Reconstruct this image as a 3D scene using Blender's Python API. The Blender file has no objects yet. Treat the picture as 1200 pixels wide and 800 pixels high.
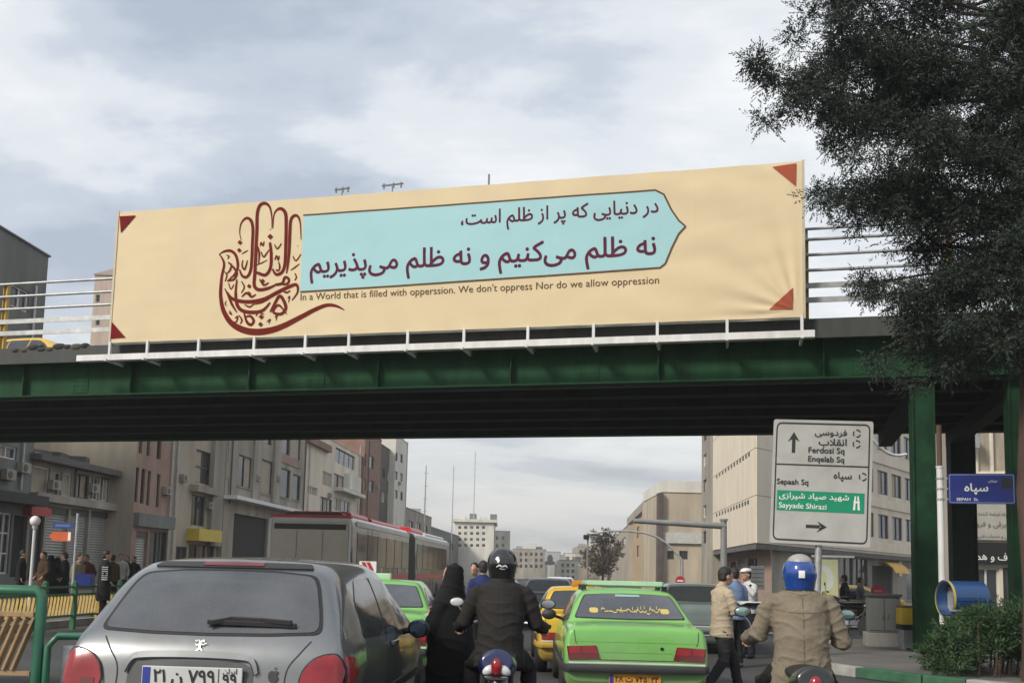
import bpy, bmesh, math, random, unicodedata
import numpy as np
from mathutils import Vector, Matrix, noise, geometry
from mathutils.bvhtree import BVHTree

R = math.radians
random.seed(11)
SC = bpy.context.scene
COL = SC.collection

# ------------------------------------------------------------------ camera
F, PY0 = 1100.0, 560.0                    # focal length and principal row of the photograph, in its own pixels
PITCH, ROLL, YAW = R(5.77), R(1.4), R(3.92)
EYE = Vector((0, 0, 1.45))
cam = bpy.data.cameras.new('camera')
cam.sensor_width = 36; cam.lens = 36 * F / 1200
cam.shift_y = (PY0 - 400) / 1200
cam.clip_end = 5000; cam.clip_start = 0.05
CAM = bpy.data.objects.new('camera', cam); COL.objects.link(CAM)
CROT = Matrix.Rotation(YAW, 3, 'Z') @ Matrix.Rotation(math.pi / 2 + PITCH, 3, 'X') @ Matrix.Rotation(ROLL, 3, 'Z')
CAM.matrix_world = Matrix.Translation(EYE) @ CROT.to_4x4()
SC.camera = CAM

# ------------------------------------------------------------------ sky: broken overcast over a clear daylight sky
SUN_EL, SUN_AZ = R(36), R(226)            # azimuth clockwise from +Y (up the street): behind the camera, to its left
wd = bpy.data.worlds.new('World'); SC.world = wd; wd.use_nodes = True
nt = wd.node_tree; nt.nodes.clear()
def N(t, **k):
    n = nt.nodes.new(t)
    for a, b in k.items(): setattr(n, a, b)
    return n
L = lambda a, b: nt.links.new(a, b)
out = N('ShaderNodeOutputWorld'); bg = N('ShaderNodeBackground'); L(bg.outputs[0], out.inputs[0])
sky = N('ShaderNodeTexSky', sky_type='NISHITA', sun_disc=False, sun_elevation=SUN_EL, sun_rotation=SUN_AZ)
sky.air_density = 1.5; sky.dust_density = 3
tc = N('ShaderNodeTexCoord'); sep = N('ShaderNodeSeparateXYZ'); L(tc.outputs['Generated'], sep.inputs[0])
def M(op, a, b=None, clamp=False):
    n = N('ShaderNodeMath', operation=op, use_clamp=clamp)
    for i, v in enumerate((a, b)):
        if v is None: continue
        if isinstance(v, (int, float)): n.inputs[i].default_value = v
        else: L(v, n.inputs[i])
    return n.outputs[0]
zz = M('ADD', M('MAXIMUM', sep.outputs[2], 0.0), 0.22)
comb = N('ShaderNodeCombineXYZ')
L(M('DIVIDE', sep.outputs[0], zz), comb.inputs[0]); L(M('DIVIDE', sep.outputs[1], zz), comb.inputs[1])
def cloud(scale, detail, rough, dist, off):
    mp = N('ShaderNodeMapping'); mp.inputs['Location'].default_value = off
    mp.inputs['Scale'].default_value = (0.8, 1.25, 1)
    L(comb.outputs[0], mp.inputs[0])
    n = N('ShaderNodeTexNoise'); L(mp.outputs[0], n.inputs['Vector'])
    n.inputs['Scale'].default_value = scale; n.inputs['Detail'].default_value = detail
    n.inputs['Roughness'].default_value = rough; n.inputs['Distortion'].default_value = dist
    return n.outputs[0]
c1 = cloud(1.05, 6, 0.52, 0.35, (8.49, 13.59, 0)); c2 = cloud(3.4, 10, 0.62, 0.3, (-12.7, 19.93, 0))
mixc = M('ADD', M('MULTIPLY', c1, 0.72), M('MULTIPLY', c2, 0.28))
ramp = N('ShaderNodeValToRGB'); L(mixc, ramp.inputs[0])
cr = ramp.color_ramp; cr.interpolation = 'EASE'
for p, c in ((0.37, (.375, .425, .51, 1)), (0.44, (.49, .54, .615, 1)), (0.50, (.66, .69, .725, 1)), (0.58, (.79, .805, .815, 1))):
    e = cr.elements.new(p); e.color = c
cr.elements.remove(cr.elements[0]); cr.elements.remove(cr.elements[-1])
hz = M('POWER', M('SUBTRACT', 1.0, M('MAXIMUM', sep.outputs[2], 0.0)), 9.0)
hm = N('ShaderNodeMix', data_type='RGBA'); L(M('MULTIPLY', hz, 0.8, True), hm.inputs[0])
L(ramp.outputs[0], hm.inputs[6]); hm.inputs[7].default_value = (.42, .402, .372, 1)
skym = N('ShaderNodeMix', data_type='RGBA', blend_type='MULTIPLY'); skym.inputs[0].default_value = 1
L(sky.outputs[0], skym.inputs[6]); skym.inputs[7].default_value = (.1, .1, .1, 1)
cm = N('ShaderNodeMix', data_type='RGBA'); cm.inputs[0].default_value = 0.88
L(skym.outputs[2], cm.inputs[6]); L(hm.outputs[2], cm.inputs[7])
L(cm.outputs[2], bg.inputs[0]); bg.inputs[1].default_value = 1.0

sun = bpy.data.lights.new('sun', 'SUN'); sun.energy = 2.6; sun.angle = R(12); sun.color = (1, .93, .82)
SUN = bpy.data.objects.new('sun', sun); COL.objects.link(SUN)
sd = Vector((math.sin(SUN_AZ) * math.cos(SUN_EL), math.cos(SUN_AZ) * math.cos(SUN_EL), math.sin(SUN_EL)))
SUN.rotation_euler = sd.to_track_quat('Z', 'Y').to_euler(); SUN.location = (0, 0, 40)

vs = SC.view_settings
vs.view_transform = 'Standard'; vs.look = 'None'; vs.exposure = 0.4; vs.gamma = 1; vs.use_curve_mapping = False
SC.cycles.use_denoising = True
SC.cycles.max_bounces = 6; SC.cycles.diffuse_bounces = 3; SC.cycles.glossy_bounces = 3
SC.cycles.volume_bounces = 0; SC.cycles.transparent_max_bounces = 6

# ------------------------------------------------------------------ where a pixel of the photograph lies in the place
def ray(px, py): return (CROT @ Vector(((px - 600) / F, -(py - PY0) / F, -1))).normalized()
HEAD = Vector((-math.sin(YAW), math.cos(YAW), 0)); RIGHT = Vector((math.cos(YAW), math.sin(YAW), 0))
def dep(px, py, D): d = ray(px, py); return EYE + d * (D / d.dot(HEAD))
def spot(px, D, z=0):                      # ground point at depth D under column px, near the horizon row
    p = dep(px, 680, D); return Vector((p.x, p.y, z))
def gnd(px, py, z=0): d = ray(px, py); return EYE + d * ((z - EYE.z) / d.z)
def onp(px, py, p0, n): d = ray(px, py); return EYE + d * ((p0 - EYE).dot(n) / d.dot(n))
def onx(px, py, x): return onp(px, py, Vector((x, 0, 0)), Vector((1, 0, 0)))

# ------------------------------------------------------------------ materials
MATS = {}
def mat(name, col, rough=.6, metal=0.0, var=.18, vs_=2.5, bump=0.0, bs=40, coat=0.0, emit=0, spec=.5, dirt=None, streak=False, fine=0.0, cr_=.05, grime=None, rust=None):
    if name in MATS: return MATS[name]
    m = bpy.data.materials.new(name); m.use_nodes = True
    t = m.node_tree; b = t.nodes['Principled BSDF']
    b.inputs['Roughness'].default_value = rough; b.inputs['Metallic'].default_value = metal
    b.inputs['Coat Weight'].default_value = coat; b.inputs['Coat Roughness'].default_value = cr_
    b.inputs['Specular IOR Level'].default_value = spec
    c = (*col, 1)
    co = t.nodes.new('ShaderNodeTexCoord')
    src = co.outputs['Object']
    if streak:
        mp = t.nodes.new('ShaderNodeMapping'); mp.inputs['Scale'].default_value = (1.1, 1.1, .22)
        t.links.new(src, mp.inputs[0]); src = mp.outputs[0]
    n = t.nodes.new('ShaderNodeTexNoise'); n.inputs['Scale'].default_value = vs_; n.inputs['Detail'].default_value = 6
    n.inputs['Roughness'].default_value = .62
    t.links.new(src, n.inputs['Vector'])
    mr = t.nodes.new('ShaderNodeMapRange'); mr.inputs[1].default_value = .3; mr.inputs[2].default_value = .7
    t.links.new(n.outputs[0], mr.inputs[0])
    mx = t.nodes.new('ShaderNodeMix'); mx.data_type = 'RGBA'
    t.links.new(mr.outputs[0], mx.inputs[0])
    d2 = dirt if dirt else tuple(x * (1 - var) for x in col)
    mx.inputs[6].default_value = (*d2, 1)
    mx.inputs[7].default_value = (*[min(1, x * (1 + var * .5)) for x in col], 1)
    res = mx.outputs[2]
    if fine:
        n3 = t.nodes.new('ShaderNodeTexNoise'); n3.inputs['Scale'].default_value = 60; n3.inputs['Detail'].default_value = 3
        t.links.new(co.outputs['Object'], n3.inputs['Vector'])
        m3 = t.nodes.new('ShaderNodeMix'); m3.data_type = 'RGBA'; m3.blend_type = 'OVERLAY'; m3.inputs[0].default_value = fine
        t.links.new(res, m3.inputs[6]); t.links.new(n3.outputs[0], m3.inputs[7]); res = m3.outputs[2]
    if grime or rust:
        gz, gc = grime if grime else (None, rust)
        ng = t.nodes.new('ShaderNodeTexNoise'); ng.inputs['Scale'].default_value = 3.2 if grime else 1.7; ng.inputs['Detail'].default_value = 8; ng.inputs['Roughness'].default_value = .7
        mpg = t.nodes.new('ShaderNodeMapping'); mpg.inputs['Scale'].default_value = (1, 1, 1) if grime else (1.6, 1.6, .5)
        t.links.new(co.outputs['Object'], mpg.inputs[0]); t.links.new(mpg.outputs[0], ng.inputs['Vector'])
        mg = t.nodes.new('ShaderNodeMapRange')
        if grime:                                             # road dust thrown up from below
            sz = t.nodes.new('ShaderNodeSeparateXYZ'); t.links.new(co.outputs['Object'], sz.inputs[0])
            ma = t.nodes.new('ShaderNodeMath'); ma.operation = 'MULTIPLY_ADD'; t.links.new(ng.outputs[0], ma.inputs[0]); ma.inputs[1].default_value = -1.1; t.links.new(sz.outputs[2], ma.inputs[2])
            t.links.new(ma.outputs[0], mg.inputs[0]); mg.inputs[1].default_value = gz - .25; mg.inputs[2].default_value = gz - .85; mg.inputs[4].default_value = .75
        else: t.links.new(ng.outputs[0], mg.inputs[0]); mg.inputs[1].default_value = .58; mg.inputs[2].default_value = .72; mg.inputs[4].default_value = .8
        mx2 = t.nodes.new('ShaderNodeMix'); mx2.data_type = 'RGBA'; t.links.new(mg.outputs[0], mx2.inputs[0]); t.links.new(res, mx2.inputs[6]); mx2.inputs[7].default_value = (*gc, 1); res = mx2.outputs[2]
    t.links.new(res, b.inputs['Base Color'])
    r2 = t.nodes.new('ShaderNodeMapRange'); r2.inputs[3].default_value = max(0, rough - .08); r2.inputs[4].default_value = min(1, rough + .1)
    t.links.new(n.outputs[0], r2.inputs[0]); t.links.new(r2.outputs[0], b.inputs['Roughness'])
    if bump:
        n2 = t.nodes.new('ShaderNodeTexNoise'); n2.inputs['Scale'].default_value = bs; n2.inputs['Detail'].default_value = 5
        t.links.new(co.outputs['Object'], n2.inputs['Vector'])
        bp = t.nodes.new('ShaderNodeBump'); bp.inputs['Strength'].default_value = bump; bp.inputs['Distance'].default_value = .02
        t.links.new(n2.outputs[0], bp.inputs['Height']); t.links.new(bp.outputs[0], b.inputs['Normal'])
    if emit:
        b.inputs['Emission Color'].default_value = c; b.inputs['Emission Strength'].default_value = emit
    MATS[name] = m
    return m

def glassmat(name, col=(.02, .025, .03), rough=.06, dust=.1, dcol=(.16, .16, .155)):
    if name in MATS: return MATS[name]
    m = mat(name, col, rough, var=.3, vs_=1.5, spec=.6, dirt=tuple(a * (1 - dust) + b * dust for a, b in zip(col, dcol)))
    return m

# ------------------------------------------------------------------ mesh helpers
class MB:
    def __init__(s): s.v = []; s.f = []; s.mi = []
    def add(s, V, Fs, mi=0):
        o = len(s.v); s.v.extend(tuple(p) for p in V)
        for f in Fs: s.f.append(tuple(o + i for i in f)); s.mi.append(mi)
        return s
    def box(s, c, d, rz=0, mi=0, rot=None):
        x, y, z = d[0] / 2, d[1] / 2, d[2] / 2
        m = rot if rot is not None else Matrix.Rotation(rz, 3, 'Z'); c = Vector(c)
        V = [c + m @ Vector(p) for p in ((-x, -y, -z), (x, -y, -z), (x, y, -z), (-x, y, -z), (-x, -y, z), (x, -y, z), (x, y, z), (-x, y, z))]
        return s.add(V, [(0, 3, 2, 1), (4, 5, 6, 7), (0, 1, 5, 4), (1, 2, 6, 5), (2, 3, 7, 6), (3, 0, 4, 7)], mi)
    def bx(s, a, b, mi=0):                                    # box by two corners
        return s.box([(p + q) / 2 for p, q in zip(a, b)], [abs(p - q) for p, q in zip(a, b)], mi=mi)
    def bar(s, p0, p1, w, h, mi=0, up=(0, 0, 1)):
        p0, p1 = Vector(p0), Vector(p1); d = p1 - p0; l = d.length; d /= l
        u = Vector(up)
        if abs(d.dot(u)) > .98: u = Vector((0, 1, 0))
        sx = d.cross(u).normalized(); uz = sx.cross(d)
        rot = Matrix((sx, d, uz)).transposed()
        return s.box((p0 + p1) / 2, (w, l, h), rot=rot, mi=mi)
    def tube(s, path, rad, n=8, mi=0, side=None, caps=True):
        P = [Vector(p) for p in path]; k = len(P)
        if not isinstance(rad, (list, tuple)): rad = [rad] * k
        V = []; up = Vector((0, 0, 1)); prev = None
        for i, p in enumerate(P):
            d = (P[min(i + 1, k - 1)] - P[max(i - 1, 0)])
            d = d.normalized() if d.length > 1e-9 else Vector((0, 0, 1))
            a = Vector(side) if side is not None else (prev if prev is not None else (Vector((1, 0, 0)) if abs(d.x) < .9 else Vector((0, 1, 0))))
            a = (a - d * a.dot(d)); a = a.normalized() if a.length > 1e-6 else d.orthogonal().normalized()
            b = d.cross(a); prev = a
            r = rad[i]; rx, ry = r if isinstance(r, (list, tuple)) else (r, r)
            for j in range(n):
                t = 2 * math.pi * j / n
                V.append(p + a * (rx * math.cos(t)) + b * (ry * math.sin(t)))
        Fs = [(i * n + j, i * n + (j + 1) % n, (i + 1) * n + (j + 1) % n, (i + 1) * n + j) for i in range(k - 1) for j in range(n)]
        if caps: Fs += [tuple(reversed(range(n))), tuple((k - 1) * n + j for j in range(n))]
        return s.add(V, Fs, mi)
    def cyl(s, p0, p1, r0, r1=None, n=14, mi=0): return s.tube([p0, p1], [r0, r0 if r1 is None else r1], n, mi)
    def ell(s, c, r, n=12, m=8, mi=0, rot=None):
        c = Vector(c); V = []; rt = rot or Matrix.Identity(3)
        for i in range(1, m):
            a = math.pi * i / m
            for j in range(n):
                t = 2 * math.pi * j / n
                V.append(c + rt @ Vector((r[0] * math.sin(a) * math.cos(t), r[1] * math.sin(a) * math.sin(t), r[2] * math.cos(a))))
        V += [c + rt @ Vector((0, 0, r[2])), c - rt @ Vector((0, 0, r[2]))]
        T, B = len(V) - 2, len(V) - 1
        Fs = [(i * n + j, (i + 1) * n + j, (i + 1) * n + (j + 1) % n, i * n + (j + 1) % n) for i in range(m - 2) for j in range(n)]
        Fs += [(T, j, (j + 1) % n) for j in range(n)] + [(B, (m - 2) * n + (j + 1) % n, (m - 2) * n + j) for j in range(n)]
        return s.add(V, Fs, mi)
    def lathe(s, prof, n=20, c=(0, 0, 0), rot=None, mi=0):    # profile of (r, z) about local z
        c = Vector(c); rt = rot or Matrix.Identity(3); V = []
        for r, z in prof:
            for j in range(n):
                t = 2 * math.pi * j / n; V.append(c + rt @ Vector((r * math.cos(t), r * math.sin(t), z)))
        k = len(prof)
        Fs = [(i * n + j, i * n + (j + 1) % n, (i + 1) * n + (j + 1) % n, (i + 1) * n + j) for i in range(k - 1) for j in range(n)]
        Fs += [tuple(reversed(range(n))), tuple((k - 1) * n + j for j in range(n))]
        return s.add(V, Fs, mi)
    def prism(s, poly, f, h0, h1, mi=0):                      # 2D polygon swept between h0 and h1; f(a, b, h) -> 3D
        n = len(poly)
        V = [f(a, b, h0) for a, b in poly] + [f(a, b, h1) for a, b in poly]
        return s.add(V, [tuple(range(n - 1, -1, -1)), tuple(range(n, 2 * n))] + [(i, (i + 1) % n, n + (i + 1) % n, n + i) for i in range(n)], mi)
    def grid(s, rows, mi=0, closed=False):
        k, n = len(rows), len(rows[0]); V = [p for r in rows for p in r]
        return s.add(V, [(i * n + j, i * n + (j + 1) % n, (i + 1) * n + (j + 1) % n, (i + 1) * n + j) for i in range(k - 1) for j in range(n if closed else n - 1)], mi)
    def mesh(s, name='m'):
        me = bpy.data.meshes.new(name); me.from_pydata(s.v, [], s.f)
        if any(s.mi): me.polygons.foreach_set('material_index', s.mi)
        bm = bmesh.new(); bm.from_mesh(me); bmesh.ops.recalc_face_normals(bm, faces=bm.faces); bm.to_mesh(me); bm.free()
        me.update(); return me
    def obj(s, name, m, parent=None, smooth=False, bev=0, loc=None):
        me = s.mesh(name)
        if bev:
            bm = bmesh.new(); bm.from_mesh(me)
            ed = [e for e in bm.edges if len(e.link_faces) == 2 and e.calc_face_angle(0) > .6]
            bmesh.ops.bevel(bm, geom=ed, offset=bev, segments=2, profile=.6, affect='EDGES', clamp_overlap=True)
            bm.to_mesh(me); bm.free()
        return link(name, me, m, parent, smooth, loc)

def link(name, me, m, parent=None, smooth=False, loc=None):
    for x in (m if isinstance(m, (list, tuple)) else [m]): me.materials.append(x)
    if smooth:
        me.polygons.foreach_set('use_smooth', [True] * len(me.polygons))
        if smooth != 'all':
            me.set_sharp_from_angle(angle=R(40))
    o = bpy.data.objects.new(name, me); COL.objects.link(o)
    if parent: o.parent = parent
    if loc is not None: o.location = loc
    return o

def tag(o, label=None, cat=None, group=None, kind=None):
    if label: o['label'] = label
    if cat: o['category'] = cat
    if group: o['group'] = group
    if kind: o['kind'] = kind
    return o
def thing(name, label, cat, loc=(0, 0, 0), rz=0, group=None):
    o = bpy.data.objects.new(name, None); COL.objects.link(o)
    o.location = loc; o.rotation_euler = (0, 0, rz); o.empty_display_size = .3
    return tag(o, label, cat, group)
def copy_tree(o, parent=None, swap=None):
    c = o.copy(); COL.objects.link(c); c.parent = parent
    if swap and c.type == 'MESH':
        for s_ in c.material_slots:
            if s_.material and s_.material.name in swap:
                mt = swap[s_.material.name]; s_.link = 'OBJECT'; s_.material = mt
    for ch in list(o.children): copy_tree(ch, c, swap)
    return c

def blob(mb, voxel=.015, smooth=6, fold=0.0, fs=9.0, seed=0, decim=0):   # fuse overlapping closed shapes into one surface
    me = mb.mesh('blob'); o = bpy.data.objects.new('blob', me); COL.objects.link(o)
    r = o.modifiers.new('r', 'REMESH'); r.mode = 'VOXEL'; r.voxel_size = voxel
    if smooth:
        s_ = o.modifiers.new('s', 'SMOOTH'); s_.factor = .5; s_.iterations = smooth
    dg = bpy.context.evaluated_depsgraph_get(); dg.update()
    res = bpy.data.meshes.new_from_object(o.evaluated_get(dg))
    bpy.data.objects.remove(o); bpy.data.meshes.remove(me)
    res.materials.clear()
    if fold:
        nn = [v.normal.copy() for v in res.vertices]
        for v, n in zip(res.vertices, nn):                    # long creases: ridges of stretched, warped noise
            p = v.co; q = Vector((p.x * fs * .45 + p.z * 1.6 + seed, p.y * fs * .45, p.z * fs * 1.15 - abs(p.x) * 3.2))
            q += Vector((noise.noise(p * 5 + Vector((3, 1, seed))), 0, noise.noise(p * 4))) * .5
            a_ = 1 - abs(noise.noise(q)) * 2; k = max(0, a_) ** 3
            b_ = 1 - abs(noise.noise(q * 2.1 + Vector((9, 2, 4)))) * 2
            v.co = p + n * (fold * (k * 1.3 - .35) + fold * .45 * max(0, b_) ** 3)
    return res

# ------------------------------------------------------------------ lettering: outlines of the built-in font, joined and set right to left
FORMS = {}
for cp in list(range(0xFB50, 0xFDFF)) + list(range(0xFE70, 0xFF00)):
    d = unicodedata.decomposition(chr(cp)).split()
    if d and d[0] in ('<isolated>', '<initial>', '<medial>', '<final>'):
        FORMS.setdefault(''.join(chr(int(h, 16)) for h in d[1:]), {}).setdefault(d[0][1:-1], chr(cp))
FORMS['\u0001'] = {'isolated': '\ufefb', 'final': '\ufefc'}
def rtl(s):
    s = s.replace('\u0644\u0627', '\u0001'); out = []; n = len(s)
    def jn(i, k): return 0 <= i < n and s[i] in FORMS and k in FORMS[s[i]]
    for i, ch in enumerate(s):
        f = FORMS.get(ch)
        if not f:
            if ch != '\u200c': out.append(ch)
            continue
        pj = jn(i - 1, 'initial') and 'final' in f; nj = 'initial' in f and jn(i + 1, 'final')
        k = 'medial' if pj and nj else 'final' if pj else 'initial' if nj else 'isolated'
        out.append(f.get(k, f.get('isolated', ch)))
    out.reverse(); i = 0                                    # digits keep their order
    while i < len(out):
        j = i
        while j < len(out) and '\u06f0' <= out[j] <= '\u06f9': j += 1
        out[i:j] = out[i:j][::-1]; i = max(j, i + 1)
    return ''.join(out)
TXT = {}
def letters(s, bold=0.0):
    """-> (points, triangles, width); units of the font size"""
    key = (s, bold)
    if key in TXT: return TXT[key]
    if any('\u0600' <= c <= '\u06ff' for c in s): s = rtl(s)
    c = bpy.data.curves.new('t', 'FONT'); c.body = s; c.size = 1; c.resolution_u = 3; c.fill_mode = 'NONE'
    o = bpy.data.objects.new('t', c); COL.objects.link(o)
    dg = bpy.context.evaluated_depsgraph_get(); dg.update()
    me = bpy.data.meshes.new_from_object(o.evaluated_get(dg))
    P = [v.co.copy() for v in me.vertices]; nb = {}
    for e in me.edges:
        a, b = e.vertices; nb.setdefault(a, []).append(b); nb.setdefault(b, []).append(a)
    bpy.data.objects.remove(o); bpy.data.meshes.remove(me)
    seen = set(); loops = []
    for st in range(len(P)):                                  # edges of one outline follow its direction
        if st in seen or st not in nb: continue
        lp = [st]; seen.add(st); cur = st
        while True:
            nx = [q for q in nb[cur] if q not in seen]
            if not nx: break
            nxt = cur + 1 if cur + 1 in nx else nx[0]
            lp.append(nxt); seen.add(nxt); cur = nxt
        if len(lp) > 2: loops.append([P[i] for i in lp])
    area = lambda lp: sum(a.x * b.y - b.x * a.y for a, b in zip(lp, lp[1:] + lp[:1])) / 2
    A = [area(l) for l in loops]; sg = 1 if sum(A) > 0 else -1
    if bold:
        for l in loops:
            n = len(l); q = []
            for i in range(n):
                t = (l[(i + 1) % n] - l[i - 1]); t = t.normalized() if t.length > 1e-7 else t
                q.append(l[i] + Vector((t.y, -t.x, 0)) * sg * bold)
            l[:] = q
    pts = [Vector((p.x, p.y)) for l in loops for p in l]; ed = []; o_ = 0
    for l in loops: n = len(l); ed += [(o_ + i, o_ + (i + 1) % n) for i in range(n)]; o_ += n
    res = geometry.delaunay_2d_cdt(pts, ed, [], 0, 1e-5)       # outlines may cross: triangulate, keep what winds round
    V = [(p.x, p.y, 0.0) for p in res[0]]; tri = [tuple(f) for f in res[2]]
    va = np.array(V)[:, :2]; c = np.array([va[list(t)].mean(0) for t in tri])
    A0 = np.array([(p.x, p.y) for l in loops for p in l]); B0_ = np.array([(p.x, p.y) for l in loops for p in l[1:] + l[:1]])
    wn_ = np.zeros(len(c))
    for q0, q1 in zip(A0, B0_):
        cr_ = (q1[0] - q0[0]) * (c[:, 1] - q0[1]) - (c[:, 0] - q0[0]) * (q1[1] - q0[1])
        wn_ += ((q0[1] <= c[:, 1]) & (q1[1] > c[:, 1]) & (cr_ > 0)) * 1.0 - ((q0[1] > c[:, 1]) & (q1[1] <= c[:, 1]) & (cr_ < 0)) * 1.0
    T = [t for t, w_ in zip(tri, wn_) if abs(w_) > .5]
    xs = [v[0] for v in V] or [0, 1]
    x0, w = min(xs), max(xs) - min(xs)
    TXT[key] = ([(x - x0, y, z) for x, y, z in V], T, w)
    return TXT[key]
def write(s, f, x0, x1, base, sy=1.0, bold=0.0, mb=None):
    """set a line so that it spans x0..x1 on the surface f(a, b, h)"""
    V, T, w = letters(s, bold); k = (x1 - x0) / w; mb = mb or MB()
    mb.add([f(x0 + x * k, base + y * k * sy, z * 1.0) for x, y, z in V], T)
    return mb
def stroke(pts, wid, f, mb, h=0.0, lin=False):
    """pen stroke of changing width along points"""
    P = [Vector((p[0], p[1], 0)) for p in pts]; n = len(P); C = []; W = []
    for i in range(n - 1):
        p0, p1, p2, p3 = P[max(i - 1, 0)], P[i], P[i + 1], P[min(i + 2, n - 1)]
        if lin: p0, p3 = p1 * 2 - p2, p2 * 2 - p1
        for j in range(5):
            t = j / 5
            C.append(.5 * ((2 * p1) + (p2 - p0) * t + (2 * p0 - 5 * p1 + 4 * p2 - p3) * t * t + (3 * p1 - p0 - 3 * p2 + p3) * t ** 3))
            W.append(wid[i] * (1 - t) + wid[i + 1] * t)
    C.append(P[-1]); W.append(wid[-1]); rows = []
    for i, p in enumerate(C):
        d = (C[min(i + 1, len(C) - 1)] - C[max(i - 1, 0)]).normalized(); nrm = Vector((-d.y, d.x, 0)) * W[i] / 2
        rows.append([f(p.x + nrm.x, p.y + nrm.y, h), f(p.x - nrm.x, p.y - nrm.y, h)])
    mb.grid(rows); return mb
# ------------------------------------------------------------------ palette
ASPH = mat('asphalt', (.055, .055, .057), .85, var=.35, vs_=.6, bump=.4, bs=60, fine=.5)
PAVE = mat('pavement_stone', (.13, .125, .115), .85, var=.3, vs_=.8, bump=.3, fine=.4)
CONC = mat('concrete', (.27, .26, .245), .85, var=.35, vs_=.7, bump=.3, fine=.3, streak=True)
DARKC = mat('deck_concrete', (.12, .115, .11), .9, var=.3, vs_=1.2, bump=.3)
GREEN = mat('green_paint', (.009, .055, .021), .75, spec=.2, var=.45, vs_=1.6, bump=.12, bs=20, streak=True, fine=.3, rust=(.028, .02, .013))
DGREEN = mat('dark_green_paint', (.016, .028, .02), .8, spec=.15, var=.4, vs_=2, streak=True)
KGREEN = mat('kerb_green', (.03, .11, .055), .7, var=.4, vs_=5, bump=.2)
KWHITE = mat('kerb_white', (.33, .33, .31), .75, var=.35, vs_=5, bump=.2)
YELLOW = mat('yellow_paint', (.52, .34, .05), .55, var=.35, vs_=3, bump=.1, streak=True)
GALV = mat('galvanised_steel', (.42, .43, .43), .45, .5, var=.3, vs_=4)
WHITEP = mat('white_paint', (.66, .66, .65), .5, var=.2, vs_=4, streak=True)
BANNER = mat('banner_vinyl', (.665, .545, .355), .75, spec=.25, var=.06, vs_=.6, bump=.04, bs=120)
CYAN = mat('print_cyan', (.33, .565, .60), .7, var=.06, vs_=.7)
MAROON = mat('print_maroon', (.17, .011, .013), .85, spec=.1, var=.12)
RUST = mat('print_rust', (.36, .09, .05), .85, spec=.1, var=.12)
BROWNP = mat('print_brown', (.15, .018, .012), .85, spec=.1, var=.15)
INDIGO = mat('print_ink', (.105, .022, .05), .85, spec=.1, var=.15)
TAUPE = mat('print_taupe', (.13, .08, .045), .85, spec=.1, var=.1)
BLACK = mat('black_plastic', (.012, .012, .013), .5, var=.3)
RUBBER = mat('rubber', (.016, .016, .016), .8, var=.3, bump=.2)
STEEL = mat('steel', (.35, .36, .37), .3, .9, var=.2)
CHROME = mat('chrome', (.6, .6, .6), .12, 1.0, var=.1)
LWHITE = mat('letter_white', (.75, .75, .72), .5, var=.1)
LBLACK = mat('letter_black', (.02, .02, .022), .5, var=.1)
REDP = mat('red_paint', (.42, .03, .03), .45, var=.2)
ORANGEP = mat('orange_paint', (.55, .1, .03), .45, var=.2)
BLUEP = mat('blue_paint', (.01, .025, .2), .45, var=.2)
GLASS = glassmat('window_glass', (.03, .035, .04), .08)
GLASSB = glassmat('blue_window_glass', (.025, .035, .075), .08)
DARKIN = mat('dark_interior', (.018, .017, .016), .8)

# ------------------------------------------------------------------ ground, pavements, kerbs
g = MB(); g.add([(-1500, -400, 0), (1500, -400, 0), (1500, 3000, 0), (-1500, 3000, 0)], [(0, 1, 2, 3)])
tag(g.obj('road', ASPH), kind='structure')
def slab(name, poly, h, m): 
    mb = MB(); mb.prism(poly, lambda a, b, z: (a, b, z), .004, h, 0); return tag(mb.obj(name, m), kind='structure')
slab('pavement_left', [(-60, -60), (-11.6, -60), (-11.6, 400), (-60, 400)], .14, PAVE)
slab('pavement_right', [(10.2, 46), (60, 46), (60, 400), (10.2, 400)], .14, PAVE)
isl = [spot(955, 15.4), spot(1010, 14.5), spot(1085, 13.6), spot(1190, 12.6), spot(1330, 11.5), spot(1700, 14), spot(1500, 27), spot(1080, 27), spot(975, 22)]
slab('island', [(p.x, p.y) for p in isl], .15, PAVE)
kb = tag(bpy.data.objects.new('kerb', None), kind='structure'); COL.objects.link(kb)
edge = [Vector((p.x, p.y, 0)) for p in isl]; edge = [edge[-1]] + edge[:6]
n_ = 0
for a, b in zip(edge, edge[1:]):
    d = (b - a); l = d.length; d /= l; k = max(1, int(l / .62)); nrm = Vector((d.y, -d.x, 0))
    for i in range(k):
        p, q = a + d * (l * i / k + .006), a + d * (l * (i + 1) / k - .006)
        MB().bar(p + nrm * .06 + Vector((0, 0, .083)), q + nrm * .06 + Vector((0, 0, .083)), .2, .158).obj('kerb_stone', KGREEN if (n_ // 2) % 2 == 0 else KWHITE, kb, bev=.015); n_ += 1
# kerb of the left pavement
kl = tag(bpy.data.objects.new('kerb_left', None), kind='structure'); COL.objects.link(kl)
me0 = None
for i in range(60):
    y = 12 + i * .8
    if me0 is None: me0 = MB().box((0, 0, .078), (.2, .78, .15)).mesh('kerb_stone'); me0.materials.append(CONC)
    o = bpy.data.objects.new('kerb_stone', me0); COL.objects.link(o); o.parent = kl; o.location = (-11.52, y, 0)

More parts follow.
